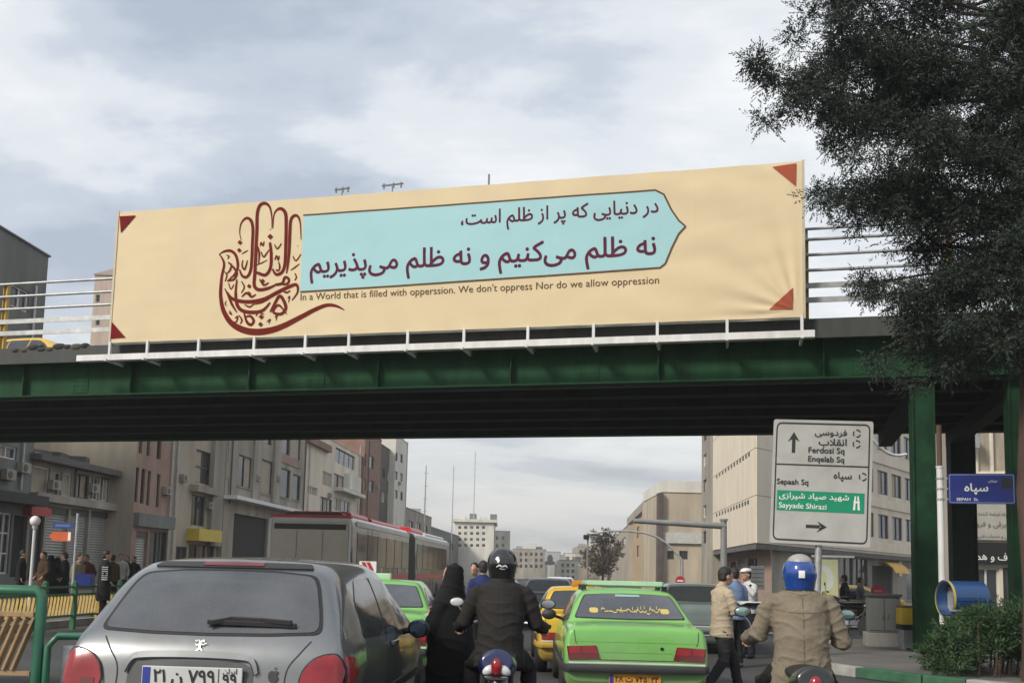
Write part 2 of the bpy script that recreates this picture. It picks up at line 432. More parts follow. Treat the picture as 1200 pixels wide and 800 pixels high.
# ------------------------------------------------------------------ the overpass
BANG = R(-9.55)
B0 = dep(600, 671, 20); B0.z = 0
BU = Vector((math.cos(BANG), math.sin(BANG), 0)); BN = Vector((math.sin(BANG), -math.cos(BANG), 0))   # BN towards the camera
def bl(px, py, y=0.0):                              # local (u, z) on the plane y (positive = away from the camera)
    p = onp(px, py, B0 - BN * y, BN); return (p - B0).dot(BU), p.z
bridge = thing('overpass', 'dark green steel girder overpass carrying the banner across the street', 'bridge', B0, BANG)
U0, U1 = -34, 26
zb = bl(500, 456)[1]; zw = zb + .86
WID = 7.4
def girder(y, m, name='girder'):
    mb = MB(); mb.bx((U0, y - .012, zb + .031), (U1, y + .012, zw - .031)); mb.bx((U0, y - .2, zb), (U1, y + .2, zb + .03)); mb.bx((U0, y - .17, zw - .03), (U1, y + .17, zw))
    return mb.obj(name, m, bridge)
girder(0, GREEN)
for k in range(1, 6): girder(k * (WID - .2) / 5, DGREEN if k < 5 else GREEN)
me0 = None
for px in (-150, 32, 157, 295, 445, 600, 772, 965, 1140):
    u = bl(px, 450)[0]
    if me0 is None:
        mb = MB(); mb.bx((-.012, -.16, zb + .03), (.012, -.014, zw - .03)); me0 = mb.mesh('stiffener'); me0.materials.append(GREEN)
    o = bpy.data.objects.new('stiffener', me0); COL.objects.link(o); o.parent = bridge; o.location = (u, 0, 0)
bm0 = sp0 = None
for px in (95, 370, 690, 880, 1010):
    u = bl(px, 450)[0]
    if sp0 is None:
        sp0 = MB().bx((-.22, -.026, zb + .1), (.22, -.013, zw - .1)).mesh('splice_plate'); sp0.materials.append(GREEN); mb = MB()
        for i in (-.17, -.09, .09, .17):
            for j in range(6): mb.cyl((i, -.026, zb + .17 + j * .104), (i, -.04, zb + .17 + j * .104), .016, n=6)
        bm0 = mb.mesh('bolt_heads'); bm0.materials.append(GREEN)
    o = bpy.data.objects.new('splice_plate', sp0); COL.objects.link(o); o.parent = bridge; o.location = (u, 0, 0)
    q = bpy.data.objects.new('bolt_heads', bm0); COL.objects.link(q); q.parent = o; q['kind'] = 'stuff'
for i in range(13):                                                      # cross frames between the girders
    u = U0 + 2.4 + i * 4.6
    mb = MB()
    for k in range(5):
        y0, y1 = k * (WID - .2) / 5 + .02, (k + 1) * (WID - .2) / 5 - .02
        mb.bx((u - .05, y0, zb + .25), (u + .05, y1, zb + .33))
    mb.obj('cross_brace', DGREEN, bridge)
# line of small pipe and cable under the near flange
MB().tube([(U0, -.1, zb - .05), (0, -.1, zb - .07), (U1, -.1, zb - .05)], .018, 6).obj('cable', BLACK, bridge)
mb = MB(); mb.bx((U0, -.34, zw + .001), (U1, WID + .3, zw + .2)); mb.obj('deck', DARKC, bridge)
mb = MB(); mb.bx((U0, -.42, zw - .09), (U1, -.345, zw + .3)); mb.obj('edge_beam', mat('edge_beam_steel', (.045, .05, .047), .7, var=.4, vs_=3, streak=True), bridge)
mb = MB(); mb.bx((U0, .3, zw + .202), (U1, WID - .3, zw + .215)); mb.obj('carriageway', ASPH, bridge)
# railings: yellow posts, steel rails
zt = [bl(128, y, -.2)[1] for y in (328, 343, 358, 373, 387)]
pm = None
def posts(us, y, ztop):
    global pm
    for u in us:
        if pm is None:
            mb = MB(); h = ztop - zw - .1
            mb.bx((-.06, -.05, 0), (-.045, .05, h)); mb.bx((.045, -.05, 0), (.06, .05, h)); mb.bx((-.045, -.008, 0), (.045, .008, h)); mb.box((0, 0, h + .02), (.14, .12, .04))
            pm = mb.mesh('railing_post'); pm.materials.append(YELLOW)
        o = bpy.data.objects.new('railing_post', pm); COL.objects.link(o); o.parent = bridge; o.location = (u, y, zw + .1)
ul, ur = bl(5, 380, -.2)[0], bl(1113, 320, -.2)[0]; um = bl(944, 340, -.2)[0]
posts([ul - 4.6, ul, ul + (um - ul) / 4, ul + (um - ul) / 2, ul + (um - ul) * .75, um, ur, ur + 4], -.2, zt[0])
posts([ul + i * 4.5 for i in range(8)], WID + .2, zt[0])
for y in (-.2, WID + .2):
    for i, z in enumerate(zt):
        mb = MB()
        if i < 3: mb.tube([(U0, y - .085, z), (U1, y - .085, z)], .032, 10)
        else: mb.bx((U0, y - .1, z - .055), (U1, y - .08, z + .055))
        mb.obj('rail', GALV, bridge, smooth=i < 3)
z = bl(950, 270, -.2)[1]
MB().tube([(um, -.285, z), (U1, -.285, z)], .03, 8).obj('rail', GALV, bridge, smooth=True)
mb = MB(); mb.bx((um - .05, -.24, zt[0]), (um + .05, -.16, z + .04)); mb.obj('post_extension', GALV, bridge)
mb = MB(); mb.bx((ur - .05, -.24, zt[0]), (ur + .05, -.16, z + .04)); mb.obj('post_extension', YELLOW, bridge)
# sandbags and rags lying along the deck edge at the left
random.seed(4)
for i in range(9):
    u = bl(22 + i * 10, 412, -.3)[0]
    mb = MB(); mb.ell((u, -.37, zw + .26 + random.uniform(-.03, .05)), (random.uniform(.12, .22), .09, random.uniform(.05, .1)), 10, 6)
    mb.obj('rag', mat('rag%d' % (i % 3), ((.04, .037, .034), (.08, .065, .05), (.03, .03, .032))[i % 3], .95, bump=.6, bs=30), bridge, smooth='all')
# columns with cap beams
def column(px0, px1, y, m, zcap=None):
    u0, u1 = bl(px0, 560, y)[0], bl(px1, 560, y)[0]; zc = zcap or zb
    w = u1 - u0; c = (u0 + u1) / 2
    mb = MB(); mb.bx((u0, y - w * .45, .15), (u0 + .03, y + w * .45, zc)); mb.bx((u1 - .03, y - w * .45, .15), (u1, y + w * .45, zc)); mb.bx((u0 + .03, y - w * .36, .15), (u1 - .03, y + w * .36, zc))
    o = mb.obj('column', m, bridge)
    mb = MB(); mb.bx((u0 - .12, y - w * .6, .151), (u1 + .12, y + w * .6, .19)); mb.obj('base_plate', m, bridge)
    return c
CGREEN = mat('shaded_column_green', (.009, .045, .018), .8, spec=.2, var=.5, vs_=2.5, bump=.2, bs=15, fine=.3, rust=(.03, .02, .014))  # bridge green darkened for the columns: shade put into the colour
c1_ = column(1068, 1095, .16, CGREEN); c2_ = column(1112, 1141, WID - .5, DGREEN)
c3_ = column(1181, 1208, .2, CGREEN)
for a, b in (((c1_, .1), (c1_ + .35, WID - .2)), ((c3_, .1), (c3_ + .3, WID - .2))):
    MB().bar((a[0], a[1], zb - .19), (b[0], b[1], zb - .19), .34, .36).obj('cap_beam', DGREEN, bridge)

# ------------------------------------------------------------------ the banner hoarding
YB = -.72                                                                # the banner stands in front of the girder
cs = [bl(140, 248, YB), bl(937, 190, YB), bl(943, 376, YB), bl(127, 398, YB)]
bu0, bu1 = (cs[0][0] + cs[3][0]) / 2, (cs[1][0] + cs[2][0]) / 2
bz0, bz1 = (cs[2][1] + cs[3][1]) / 2, (cs[0][1] + cs[1][1]) / 2
BO = B0 + BN * (-YB); BO.z = bz0
board = thing('billboard', 'long cream banner with a calligraphy hand and a cyan text panel on the overpass', 'billboard', BO, BANG)
BW, BH = bu1 - bu0, bz1 - bz0
def bp(px, py):                                                          # photograph pixel -> banner coordinates; corners pinned
    u, z_ = bl(px, py, YB)
    # small bilinear correction so that the drawn corners fall on the banner's corners
    def f(a, b): return a, b
    s_, t_ = (u - bu0) / BW, (z_ - bz0) / BH
    e = [(c[0] - q[0], c[1] - q[1]) for c, q in zip(cs, ((bu0, bz1), (bu1, bz1), (bu1, bz0), (bu0, bz0)))]
    w = ((1 - s_) * t_, s_ * t_, s_ * (1 - t_), (1 - s_) * (1 - t_))
    return u - sum(a * b[0] for a, b in zip(w, e)), z_ - bz0 - sum(a * b[1] for a, b in zip(w, e))
tipu, tipz = bp(803, 267); cru, crz = bu1 - .1, .12
def folds(u, z_):
    d = .012 * noise.noise(Vector((u * .5, z_ * .8, 2))) + .004 * noise.noise(Vector((u * 2.2, z_ * 2.2, 5)))
    r = math.hypot(u - cru, z_ - crz); a = math.atan2(z_ - crz, cru - u)
    d += .026 * math.sin(a * 17 + .6 * math.sin(a * 5)) * math.exp(-max(0, r - .25) / 1.1) * min(1, r / .7) ** 1.5 * min(1, max(0, (bu1 - u) / .2)) * min(1, max(0, z_ / .12))
    k = math.exp(-((u - bu1 + 1.8) / 1.6) ** 2)
    d += .009 * k * math.sin((z_ * 7 + (u - bu1) * 2.2) + 2 * noise.noise(Vector((u, z_, 1))))
    d += .008 * math.sin(u * 6 + z_ * 1.2) * math.exp(-z_ / .25) + .007 * math.sin(u * 4.6 + 1.3 * noise.noise(Vector((u, 0, 3)))) * math.exp(-(BH - z_) / .3)
    d += .004 * noise.noise(Vector((u * .9 - z_ * 1.5, z_ * 3.2, 8))) + .002 * math.exp(-(((u - bu0) % 2.98 - 1.49) / .03) ** 2)
    return d
def onb(u, z_, h=0.0): return (u, -folds(u, z_) - h, z_)
mb = MB(); nu, nz = 520, 120
mb.grid([[onb(bu0 + BW * i / nu, BH * j / nz) for i in range(nu + 1)] for j in range(nz + 1)])
mb.obj('banner', BANNER, board, smooth='all')
def patch(name, poly, m, h):                                             # a printed shape, cut from the banner's own folds
    c = [sum(p[k] for p in poly) / len(poly) for k in (0, 1)]; P = []
    for a, b in zip(poly, poly[1:] + poly[:1]):
        k = max(2, int(math.hypot(a[0] - b[0], a[1] - b[1]) / .02)); P += [(a[0] + (b[0] - a[0]) * i / k, a[1] + (b[1] - a[1]) * i / k) for i in range(k)]
    K = 24
    mb = MB(); mb.grid([[onb(c[0] + (p[0] - c[0]) * (1 - k / K), c[1] + (p[1] - c[1]) * (1 - k / K), h) for p in P] for k in range(K + 1)], closed=True)
    return mb.obj(name, m, board, smooth='all')
pan = [bp(*p) for p in ((356, 252), (460, 245), (560, 238), (660, 231), (767, 224), (777, 229), (786, 247), (795, 260), (803, 267), (795, 276), (787, 293), (780, 311), (774, 316), (660, 323), (560, 329), (460, 335), (352, 341))]
# panel as a strip grid so that it keeps to the folds
left = pan[0]; mb = MB(); rows = []
zlo = lambda u: np.interp(u, [p[0] for p in (pan[16:11:-1] + pan[11:7:-1])], [p[1] for p in (pan[16:11:-1] + pan[11:7:-1])])
zhi = lambda u: np.interp(u, [p[0] for p in pan[:9]], [p[1] for p in pan[:9]])
ua, ub = (pan[0][0] + pan[16][0]) / 2, pan[8][0]
us_ = [ua + (ub - ua) * i / 200 for i in range(201)]
for u in us_:
    a, b = zlo(u), zhi(u); rows.append([onb(u, a + (b - a) * j / 16, .006) for j in range(17)])
mb.grid(rows); mb.obj('printed_panel', CYAN, board, smooth='all')
mb = MB(); stroke(pan[:9], [.035] * 9, onb, mb, .011, True); stroke(pan[8:], [.035] * 9, onb, mb, .012, True); mb.obj('panel_border', TAUPE, board)
for tri, m in ((((142, 253), (161, 252), (143, 272)), MAROON), (((130, 373), (147, 392), (129, 393)), MAROON), (((903, 197), (931, 193), (931, 220)), RUST), (((903, 367), (931, 341), (931, 367)), RUST)):
    patch('corner_triangle', [bp(*p) for p in tri], m, .016)
lw = lambda h0: (lambda a, b, h: onb(a, b, h0 + h))
a, b = bp(540, 262), bp(771, 250)
write('در دنیایی که پر از ظلم است،', lw(.012), a[0], b[0], (a[1] + b[1]) / 2 - .02, 1.12, .012).obj('lettering', INDIGO, board)
a, b = bp(363, 322), bp(769, 297)
write('نه ظلم می\u200cکنیم و نه ظلم می\u200cپذیریم', lw(.012), a[0], b[0], (a[1] + b[1]) / 2 + .0, 1.05, .014).obj('lettering', INDIGO, board)
a, b = bp(352, 350), bp(773, 334)
write("In a World that is filled with opperssion. We don't oppress Nor do we allow oppression", lw(.009), a[0], b[0], (a[1] + b[1]) / 2 - .01, 1.0, .0).obj('lettering', TAUPE, board)
# the calligraphic hand, stroke by stroke
def hp(x, y): return bp(230 + x / 4.445, 220 + y / 4.445)
PXM = (bp(400, 300)[0] - bp(300, 300)[0]) / 100 / 4.445
HAND = [
 ([(120, 342), (133, 356), (146, 392), (134, 450), (127, 520), (128, 570), (141, 632), (176, 690), (232, 726), (300, 742), (380, 735), (460, 709), (550, 664), (620, 628), (680, 607), (730, 612), (772, 633)], [2, 5, 8, 9, 11, 12, 14, 17, 20, 21, 20, 18, 15, 13, 11, 8, 2]),
 ([(120, 342), (148, 326), (182, 324), (208, 348), (218, 400), (204, 440), (165, 476)], [2, 7, 9, 9, 9, 8, 3]),
 ([(236, 268), (228, 228), (237, 182), (262, 156), (286, 166), (297, 205), (295, 280), (291, 360), (284, 425), (264, 458), (240, 452), (226, 420)], [2, 3, 5, 8, 10, 10, 10, 10, 10, 9, 8, 4]),
 ([(396, 212), (396, 150), (385, 98), (360, 79), (335, 90), (321, 132), (318, 220), (312, 340), (306, 440), (302, 500), (324, 524), (372, 518), (410, 502)], [2, 4, 7, 10, 11, 11, 11, 11, 11, 11, 11, 10, 6]),
 ([(402, 208), (407, 142), (425, 113), (448, 109), (467, 130), (471, 180), (468, 300), (462, 395), (446, 436), (416, 446), (398, 418)], [2, 4, 7, 10, 11, 11, 11, 10, 10, 9, 5]),
 ([(547, 268), (545, 192), (535, 152), (516, 143), (496, 165), (490, 230), (485, 330), (476, 410), (470, 442)], [2, 4, 7, 9, 10, 10, 9, 7, 3]),
 ([(386, 282), (392, 340), (388, 410), (362, 448), (326, 440), (300, 428)], [8, 10, 10, 10, 9, 4]),
 ([(410, 500), (448, 492), (462, 462), (482, 470), (478, 492), (450, 500)], [8, 9, 9, 8, 8, 5]),
 ([(160, 535), (192, 572), (268, 586), (350, 574), (420, 540), (480, 512), (522, 500), (528, 538), (498, 580)], [5, 10, 12, 12, 12, 11, 9, 6, 3]),
 ([(212, 470), (205, 545), (214, 606), (246, 634), (306, 640), (350, 628), (384, 590)], [4, 9, 11, 11, 11, 10, 5]),
 ([(168, 382), (196, 410), (212, 440), (196, 470), (160, 478)], [4, 7, 8, 7, 3]),
 ([(384, 640), (402, 608), (430, 560), (450, 572), (466, 620), (440, 650), (400, 640), (428, 604), (470, 650)], [5, 9, 10, 10, 10, 9, 7, 7, 3]),
 ([(246, 640), (262, 690), (284, 704), (298, 684), (280, 660), (252, 664)], [4, 9, 10, 9, 8, 4]),
 ([(300, 600), (340, 590), (380, 572)], [2, 5, 2]), ([(300, 402), (340, 388), (372, 372)], [2, 4, 2]), ([(238, 340), (256, 330), (272, 322)], [2, 4, 2]),
 ([(492, 425), (515, 410), (538, 392)], [2, 5, 2]), ([(168, 488), (180, 520), (196, 496)], [3, 4, 3]), ([(236, 480), (250, 510), (234, 540)], [3, 5, 3]),
 ([(244, 372), (240, 400), (252, 420), (262, 396), (268, 372)], [3, 5, 6, 5, 3]), ([(340, 330), (352, 356), (368, 338), (382, 318)], [3, 5, 5, 2]), ([(410, 292), (424, 314), (446, 286)], [3, 5, 3]),
 ([(336, 300), (340, 282), (350, 298), (356, 276)], [3, 5, 5, 3]), ([(410, 372), (420, 350), (428, 372), (434, 350)], [3, 5, 5, 3]), ([(504, 352), (520, 376), (546, 342)], [3, 5, 3]),
 ([(514, 440), (522, 462), (512, 478)], [3, 5, 3]), ([(172, 630), (182, 650), (168, 640)], [3, 5, 3]), ([(200, 670), (214, 660), (208, 686), (196, 690)], [3, 5, 5, 3]), ([(476, 570), (486, 560), (480, 592)], [2, 5, 2]),
 ([(408, 668), (420, 656), (414, 684)], [2, 5, 2]), ([(366, 690), (384, 678), (376, 700)], [2, 5, 2]), ([(156, 580), (150, 596), (158, 606)], [2, 4, 2]), ([(158, 345), (172, 352), (164, 366)], [2, 5, 2]), ([(184, 388), (178, 420), (160, 440)], [3, 7, 3]),
]
HAND += [([(150, 520), (168, 556), (186, 600), (210, 640)], [3, 7, 8, 3]), ([(236, 560), (262, 540), (286, 560), (310, 548)], [3, 7, 7, 3]), ([(330, 470), (352, 500), (378, 488)], [4, 8, 4]), ([(250, 600), (276, 612), (300, 596)], [3, 6, 3]),
 ([(322, 300), (330, 340), (326, 390)], [4, 7, 4]), ([(430, 380), (436, 410), (428, 432)], [3, 6, 3]), 
 ([(220, 654), (236, 680), (226, 700)], [3, 6, 3]), ([(310, 660), (324, 640), (352, 652)], [3, 6, 3]), ([(440, 520), (468, 540), (490, 530)], [3, 6, 3]), ([(148, 430), (160, 450), (150, 480)], [3, 5, 3])]
mb = MB()
for k, (pts, w) in enumerate(HAND):
    stroke([hp(*p) for p in pts], [x * PXM * 1.55 for x in w], onb, mb, .008 + .0004 * (k % 12))
mb.obj('calligraphy_hand', BROWNP, board)
mb = MB()
for x, y, r in ((230, 281, 13), (226, 321, 12), (388, 252, 15), (276, 506, 12), (274, 545, 13), (338, 664, 14), (334, 703, 13), (347, 480, 12), (421, 425, 7), (530, 300, 3), (388, 215, 3), (150, 520, 4)):
    q = [hp(x + dx * r, y + dy * r) for dx, dy in ((0, -1), (1, 0), (0, 1), (-1, 0))]
    mb.add([onb(a, b, .0135) for a, b in q], [(0, 1, 2, 3)])
mb.obj('calligraphy_dots', BROWNP, board)
# frame behind and the white angle and struts below
mb = MB()
mb.bx((bu0 - .02, .04, BH - .06), (bu1 + .03, .09, BH + .012)); mb.bx((bu0 - .02, .04, -.03), (bu1 + .03, .09, .04))
mb.obj('frame', WHITEP, board)
for u in (bu0 - .02, bu1 + .0): 
    mb = MB(); mb.bx((u, -.02, -.03), (u + .055, .2, BH + .02)); mb.obj('frame_side', mat('frame_cream', (.5, .44, .33), .6), board)
za = [bl(px, py, YB - .05)[1] - bz0 for px, py in ((120, 414), (520, 406), (930, 396))]; za = sum(za) / 3
ua_, ub_ = bl(90, 418, YB - .05)[0], bl(955, 397, YB - .05)[0]
mb = MB(); mb.bx((ua_, -.06, za - .07), (ub_, -.045, za + .07)); mb.bx((ua_, -.045, za - .07), (ub_, .12, za - .055)); mb.obj('angle_rail', WHITEP, board)
for px in (128, 172, 232, 297, 357, 408, 477, 543, 618, 695, 770, 852, 940):
    u = bl(px, 400, YB - .05)[0]
    mb = MB(); mb.bx((u - .028, -.035, za - .05), (u + .028, .02, .02)); mb.bar((u, -.16, za - .085), (u, .5, za - .085), .05, .05); mb.obj('strut', WHITEP, board)
    mb = MB(); mb.bar((u + .02, .06, za), (u + .02, .56, za - .02), .04, .04); mb.obj('tie_bar', GALV, board)
for px, hw in ((401, 10), (460, 14), (573, 1)):                            # lamp brackets looking over the top edge
    u, z_ = bl(px, {401: 222, 460: 217, 573: 209}[px], YB + .3); w = hw * 20 / 1100; z_ -= bz0
    mb = MB()
    if hw > 2:
        mb.bar((u - w, .3, z_), (u + w, .3, z_ + .02), .03, .03); mb.bar((u, .3, BH - .05), (u, .3, z_), .02, .02)
        for k in (-.8, .1, .8): mb.bar((u + k * w, .3, z_ - .07), (u + k * w, .3, z_ + .05), .03, .03)
    else: mb.bar((u, .3, z_ - .3), (u, .3, z_ + .09), .035, .035)
    mb.obj('lamp_bracket', mat('bracket_grey', (.15, .15, .15), .6), board)
# ------------------------------------------------------------------ buildings
CREAM = mat('cream_stone', (.64, .565, .455), .8, var=.22, vs_=.5, bump=.15, fine=.25, streak=True)
TANW = mat('tan_render', (.36, .315, .25), .85, var=.42, vs_=.5, bump=.2, fine=.25, streak=True)
GREYW = mat('grey_render', (.17, .175, .165), .85, var=.4, vs_=.6, bump=.2, fine=.25, streak=True)
PINKW = mat('pink_stone', (.31, .205, .165), .8, var=.32, vs_=.7, bump=.15, fine=.25)
BRICK = mat('brown_brick', (.24, .14, .105), .85, var=.3, vs_=1.2, bump=.3, fine=.35)
DARKB = mat('dark_brick', (.1, .075, .07), .85, var=.35, vs_=1, bump=.3, fine=.3)
WHITEW = mat('white_render', (.62, .6, .54), .8, var=.2, vs_=.5, fine=.2, streak=True)
STONE = mat('grey_tan_stone', (.315, .285, .24), .85, var=.45, vs_=.6, bump=.2, fine=.3, streak=True)
SHUT = mat('shutter_steel', (.36, .36, .34), .5, .2, var=.2, vs_=1.5, streak=True)
FRW = mat('frame_white', (.62, .62, .58), .5, var=.15)
FRD = mat('frame_dark', (.07, .065, .06), .5, var=.2)
BLIND = mat('blind', (.36, .31, .24), .8, var=.25, vs_=6, streak=True)
ROOFM = mat('roof_felt', (.12, .115, .11), .95, var=.3)

def fa(P, ang):
    """a facade plane: P ground point of its left end as seen from the street, ang its direction; returns px -> (u, v)"""
    n = Vector((math.sin(ang), -math.cos(ang), 0)); u = Vector((math.cos(ang), math.sin(ang), 0)); P = Vector((P[0], P[1], 0))
    def f(px, py): q = onp(px, py, P, n); return (q - P).dot(u), q.z
    return f
def put(mb, name, m, root, P, ang, parent=None, **k):
    o = mb.obj(name, m, parent or root, **k)
    if parent is None: o.location = (P[0] - root.location.x, P[1] - root.location.y, 0); o.rotation_euler = (0, 0, ang)
    return o
RW = random.Random(77)
def facade(root, P, ang, width, z0, z1, wins, m, name='wall', rev=.16, bars=True):
    """front wall with real openings; wins: (u0, u1, v0, v1, style)"""
    ok = []
    for u0, u1, v0, v1, st in wins:
        u0, u1 = sorted((u0, u1)); v0, v1 = sorted((v0, v1)); u0, u1 = max(.03, u0), min(width - .03, u1); v0, v1 = max(z0 + .002, v0), min(z1 - .03, v1)
        if u1 - u0 > .05 and v1 - v0 > .05 and not any(u0 < b[1] and u1 > b[0] and v0 < b[3] and v1 > b[2] for b in ok): ok.append((u0, u1, v0, v1, st))
    us = sorted({0, width, *[w[0] for w in ok], *[w[1] for w in ok]}); zs = sorted({z0, z1, *[w[2] for w in ok], *[w[3] for w in ok]})
    mb = MB(); ix = {}
    def vid(u, z):
        if (u, z) not in ix: ix[(u, z)] = len(mb.v); mb.v.append((u, 0, z))
        return ix[(u, z)]
    for a, b in zip(us, us[1:]):
        for c, d in zip(zs, zs[1:]):
            cu, cz = (a + b) / 2, (c + d) / 2
            if any(w[0] < cu < w[1] and w[2] < cz < w[3] for w in ok): continue
            mb.f.append((vid(a, c), vid(b, c), vid(b, d), vid(a, d))); mb.mi.append(0)
    for u0, u1, v0, v1, st in ok:
        q = [(u0, v0), (u1, v0), (u1, v1), (u0, v1)]
        for (a, b), (c, d) in zip(q, q[1:] + q[:1]): mb.add([(a, 0, b), (c, 0, d), (c, rev, d), (a, rev, b)], [(0, 1, 2, 3)])
    put(mb, name, m, root, P, ang)
    for u0, u1, v0, v1, st in ok:
        w, h = u1 - u0, v1 - v0; y = rev - .06
        if st == 'shutter':
            mb = MB(); k = max(6, int(h / .11)); rows = []
            for i in range(k * 2 + 1): z = v0 + h * i / (2 * k); rows.append([(u0, rev - (.0 if i % 2 else .035), z), (u1, rev - (.0 if i % 2 else .035), z)])
            mb.grid(rows); s = put(mb, 'roller_shutter', SHUT, root, P, ang)
            mb = MB(); mb.bx((u0 + .004, rev - .1, v1 - .25), (u1 - .004, rev - .04, v1 - .004)); mb.obj('shutter_box', FRD, s)
            continue
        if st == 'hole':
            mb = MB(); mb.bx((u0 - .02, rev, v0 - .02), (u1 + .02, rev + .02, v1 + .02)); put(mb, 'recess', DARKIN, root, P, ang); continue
        fr = FRD if st[0] == 'd' else FRW; nx = int(st[1]) if len(st) > 1 else 2; ny = int(st[2]) if len(st) > 2 and st[2].isdigit() else 1
        t = min(.06, w * .08)
        mb = MB()
        mb.bx((u0, y - .03, v0), (u1, y + .03, v0 + t)); mb.bx((u0, y - .03, v1 - t), (u1, y + .03, v1))
        mb.bx((u0, y - .03, v0 + t), (u0 + t, y + .03, v1 - t)); mb.bx((u1 - t, y - .03, v0 + t), (u1, y + .03, v1 - t))
        for i in range(1, nx): x = u0 + w * i / nx; mb.bx((x - t / 2, y - .025, v0 + t), (x + t / 2, y + .025, v1 - t))
        for i in range(1, ny): z = v0 + h * i / ny; mb.bx((u0 + t, y - .02, z - t / 2), (u1 - t, y + .02, z + t / 2))
        wo = put(mb, 'window', fr, root, P, ang)
        for i in range(nx):
            gm = BLIND if 'b' in st[1:] or (RW.random() < .22 and v0 > 3.2) else (GLASSB if 'u' in st[1:] else GLASS)
            mb = MB(); a = u0 + w * i / nx; b = a + w / nx
            mb.bx((a + .002, y + .031, v0 + .002), (b - .002, y + .045, v1 - .002)); mb.obj('pane', gm, wo)
        if 's' in st[1:]:
            mb = MB(); mb.bx((u0 - .06, -.07, v0 - .07), (u1 + .06, rev - .1, v0 - .003)); mb.obj('sill', m, wo)
def shell(root, P, ang, width, z0, z1, depth, m, parapet=.35, z0s=None):
    """side walls, back and roof behind a facade"""
    e = .0
    mb = MB()
    mb.add([(0, 0, z0), (0, depth, z0), (0, depth, z1), (0, 0, z1)], [(0, 1, 2, 3)])
    mb.add([(width, 0, z0), (width, depth, z0), (width, depth, z1), (width, 0, z1)], [(0, 1, 2, 3)])
    mb.add([(0, depth, z0), (width, depth, z0), (width, depth, z1), (0, depth, z1)], [(0, 1, 2, 3)])
    put(mb, 'side_wall', m, root, P, ang)
    mb = MB(); mb.bx((.01, .01, z1 - parapet - .1), (width - .01, depth - .01, z1 - parapet)); r = put(mb, 'roof', ROOFM, root, P, ang)
    mb = MB(); mb.bx((-.05, -.08, z1), (width + .05, .12, z1 + .06)); mb.bx((-.05, depth - .1, z1), (width + .05, depth + .05, z1 + .06))
    mb.obj('coping', m, r)
def pix(f, lst):
    """windows written as photograph rectangles -> facade coordinates"""
    o = []
    for x0, y0, x1, y1, st in lst:
        xm, ym = (x0 + x1) / 2, (y0 + y1) / 2; o.append((f(x0, ym)[0], f(x1, ym)[0], f(xm, y1)[1], f(xm, y0)[1], st))
    return o
def ledge(root, P, ang, f, x0, y0, x1, y1, outw, m, name='ledge', yy=None):
    (u0, v0), (u1, v1) = f(x0, y0), f(x1, y1); vt = max(f((x0 + x1) / 2, y0)[1], f((x0 + x1) / 2, y1)[1]); vb = min(f((x0 + x1) / 2, y0)[1], f((x0 + x1) / 2, y1)[1])
    mb = MB(); mb.bx((min(u0, u1), -outw, vb), (max(u0, u1), .03, vt)); return put(mb, name, m, root, P, ang)

A90 = R(90)
def lbuild(name, label, x, pxa, pxb, ptop, depth, m, wins, side=None, ya=None, yb=None, group=None, pa=600, pb=600):
    ya = onx(pxa, pa, x).y if ya is None else ya; yb = onx(pxb, pb, x).y if yb is None else yb
    P = (x, ya); root = thing(name, label, 'building', (x, ya, 0), 0, group); f = fa(P, A90)
    zt_ = f(*ptop)[1]
    facade(root, P, A90, yb - ya, 0, zt_, pix(f, wins), m); shell(root, P, A90, yb - ya, 0, zt_, depth, side or m)
    return root, P, f, yb, zt_

# left row, from the camera away
r, P, f, y0_, z_ = lbuild('grey_building', 'tall plain grey building at the left edge behind the shops', -21, -45, 57, (50, 297), 12, GREYW,
    [(13, 337, 34, 363, 'w2'), (-45, 330, -18, 358, 'w2'), (-3, 522, 20, 537, 'w2'), (-60, 515, -25, 534, 'w2'), (-4, 600, 12, 672, 'w23'), (-50, 600, -8, 690, 'd3'), (14, 604, 30, 676, 'hole')], pb=300)
ledge(r, P, A90, f, -44, 576, 31, 588, .9, mat('dark_canopy', (.05, .05, .05), .8), 'canopy')
r, P, f, y1_, z_ = lbuild('shop_building', 'low two storey shop building with closed pale steel shutters', -21.02, 40, 131, (82, 540), 9, STONE,
    [(34.5, 546, 58, 578, 'w1b'), (63, 553, 72, 581, 'w1'), (74, 554, 84, 582, 'w1'), (87, 555, 104, 584, 'd2b'), (107, 558, 116, 586, 'w2'), (118, 559, 127, 587, 'w2'),
     (33, 600, 50, 680, 'd2'), (53, 594, 78, 683, 'shutter'), (80.5, 596, 102, 683, 'shutter'), (104, 599, 127, 684, 'shutter')], ya=y0_ + .02)
ledge(r, P, A90, f, 34, 583, 131, 592, .35, STONE); ledge(r, P, A90, f, 34, 541, 131, 548, .5, DARKC, 'eave')
ledge(r, P, A90, f, 27, 594, 50, 604, .35, REDP, 'shop_sign')
rs = random.Random(3)
for i in range(7):
    u = .5 + i * (y1_ - y0_ - 1.4) / 6.2
    mb = MB(); mb.box((u, .7 + rs.random(), z_ + .14 + rs.uniform(0, .1)), (rs.uniform(.5, 1.1), .8, rs.uniform(.2, .4)), rs.uniform(-.4, .4)); put(mb, 'roof_clutter', ROOFM if i % 2 else STONE, r, P, A90)
r, P, f, y2_, z_ = lbuild('narrow_window_building', 'pink stone building with narrow slit windows over a grey band', -19.9, 156, 200, (175, 430), 10, PINKW,
    [(157.5, 547, 162, 588, 'd1'), (165, 549, 169.5, 590, 'd1'), (172, 551, 176, 592, 'd1'), (182.5, 555, 187, 594, 'd1'), (162, 505, 167, 531, 'd1'), (171, 508, 176, 534, 'd1'), (184, 512, 189, 538, 'd1'),
     (158, 622, 172, 686, 'shutter'), (174, 622, 194, 686, 'd2')], side=TANW)
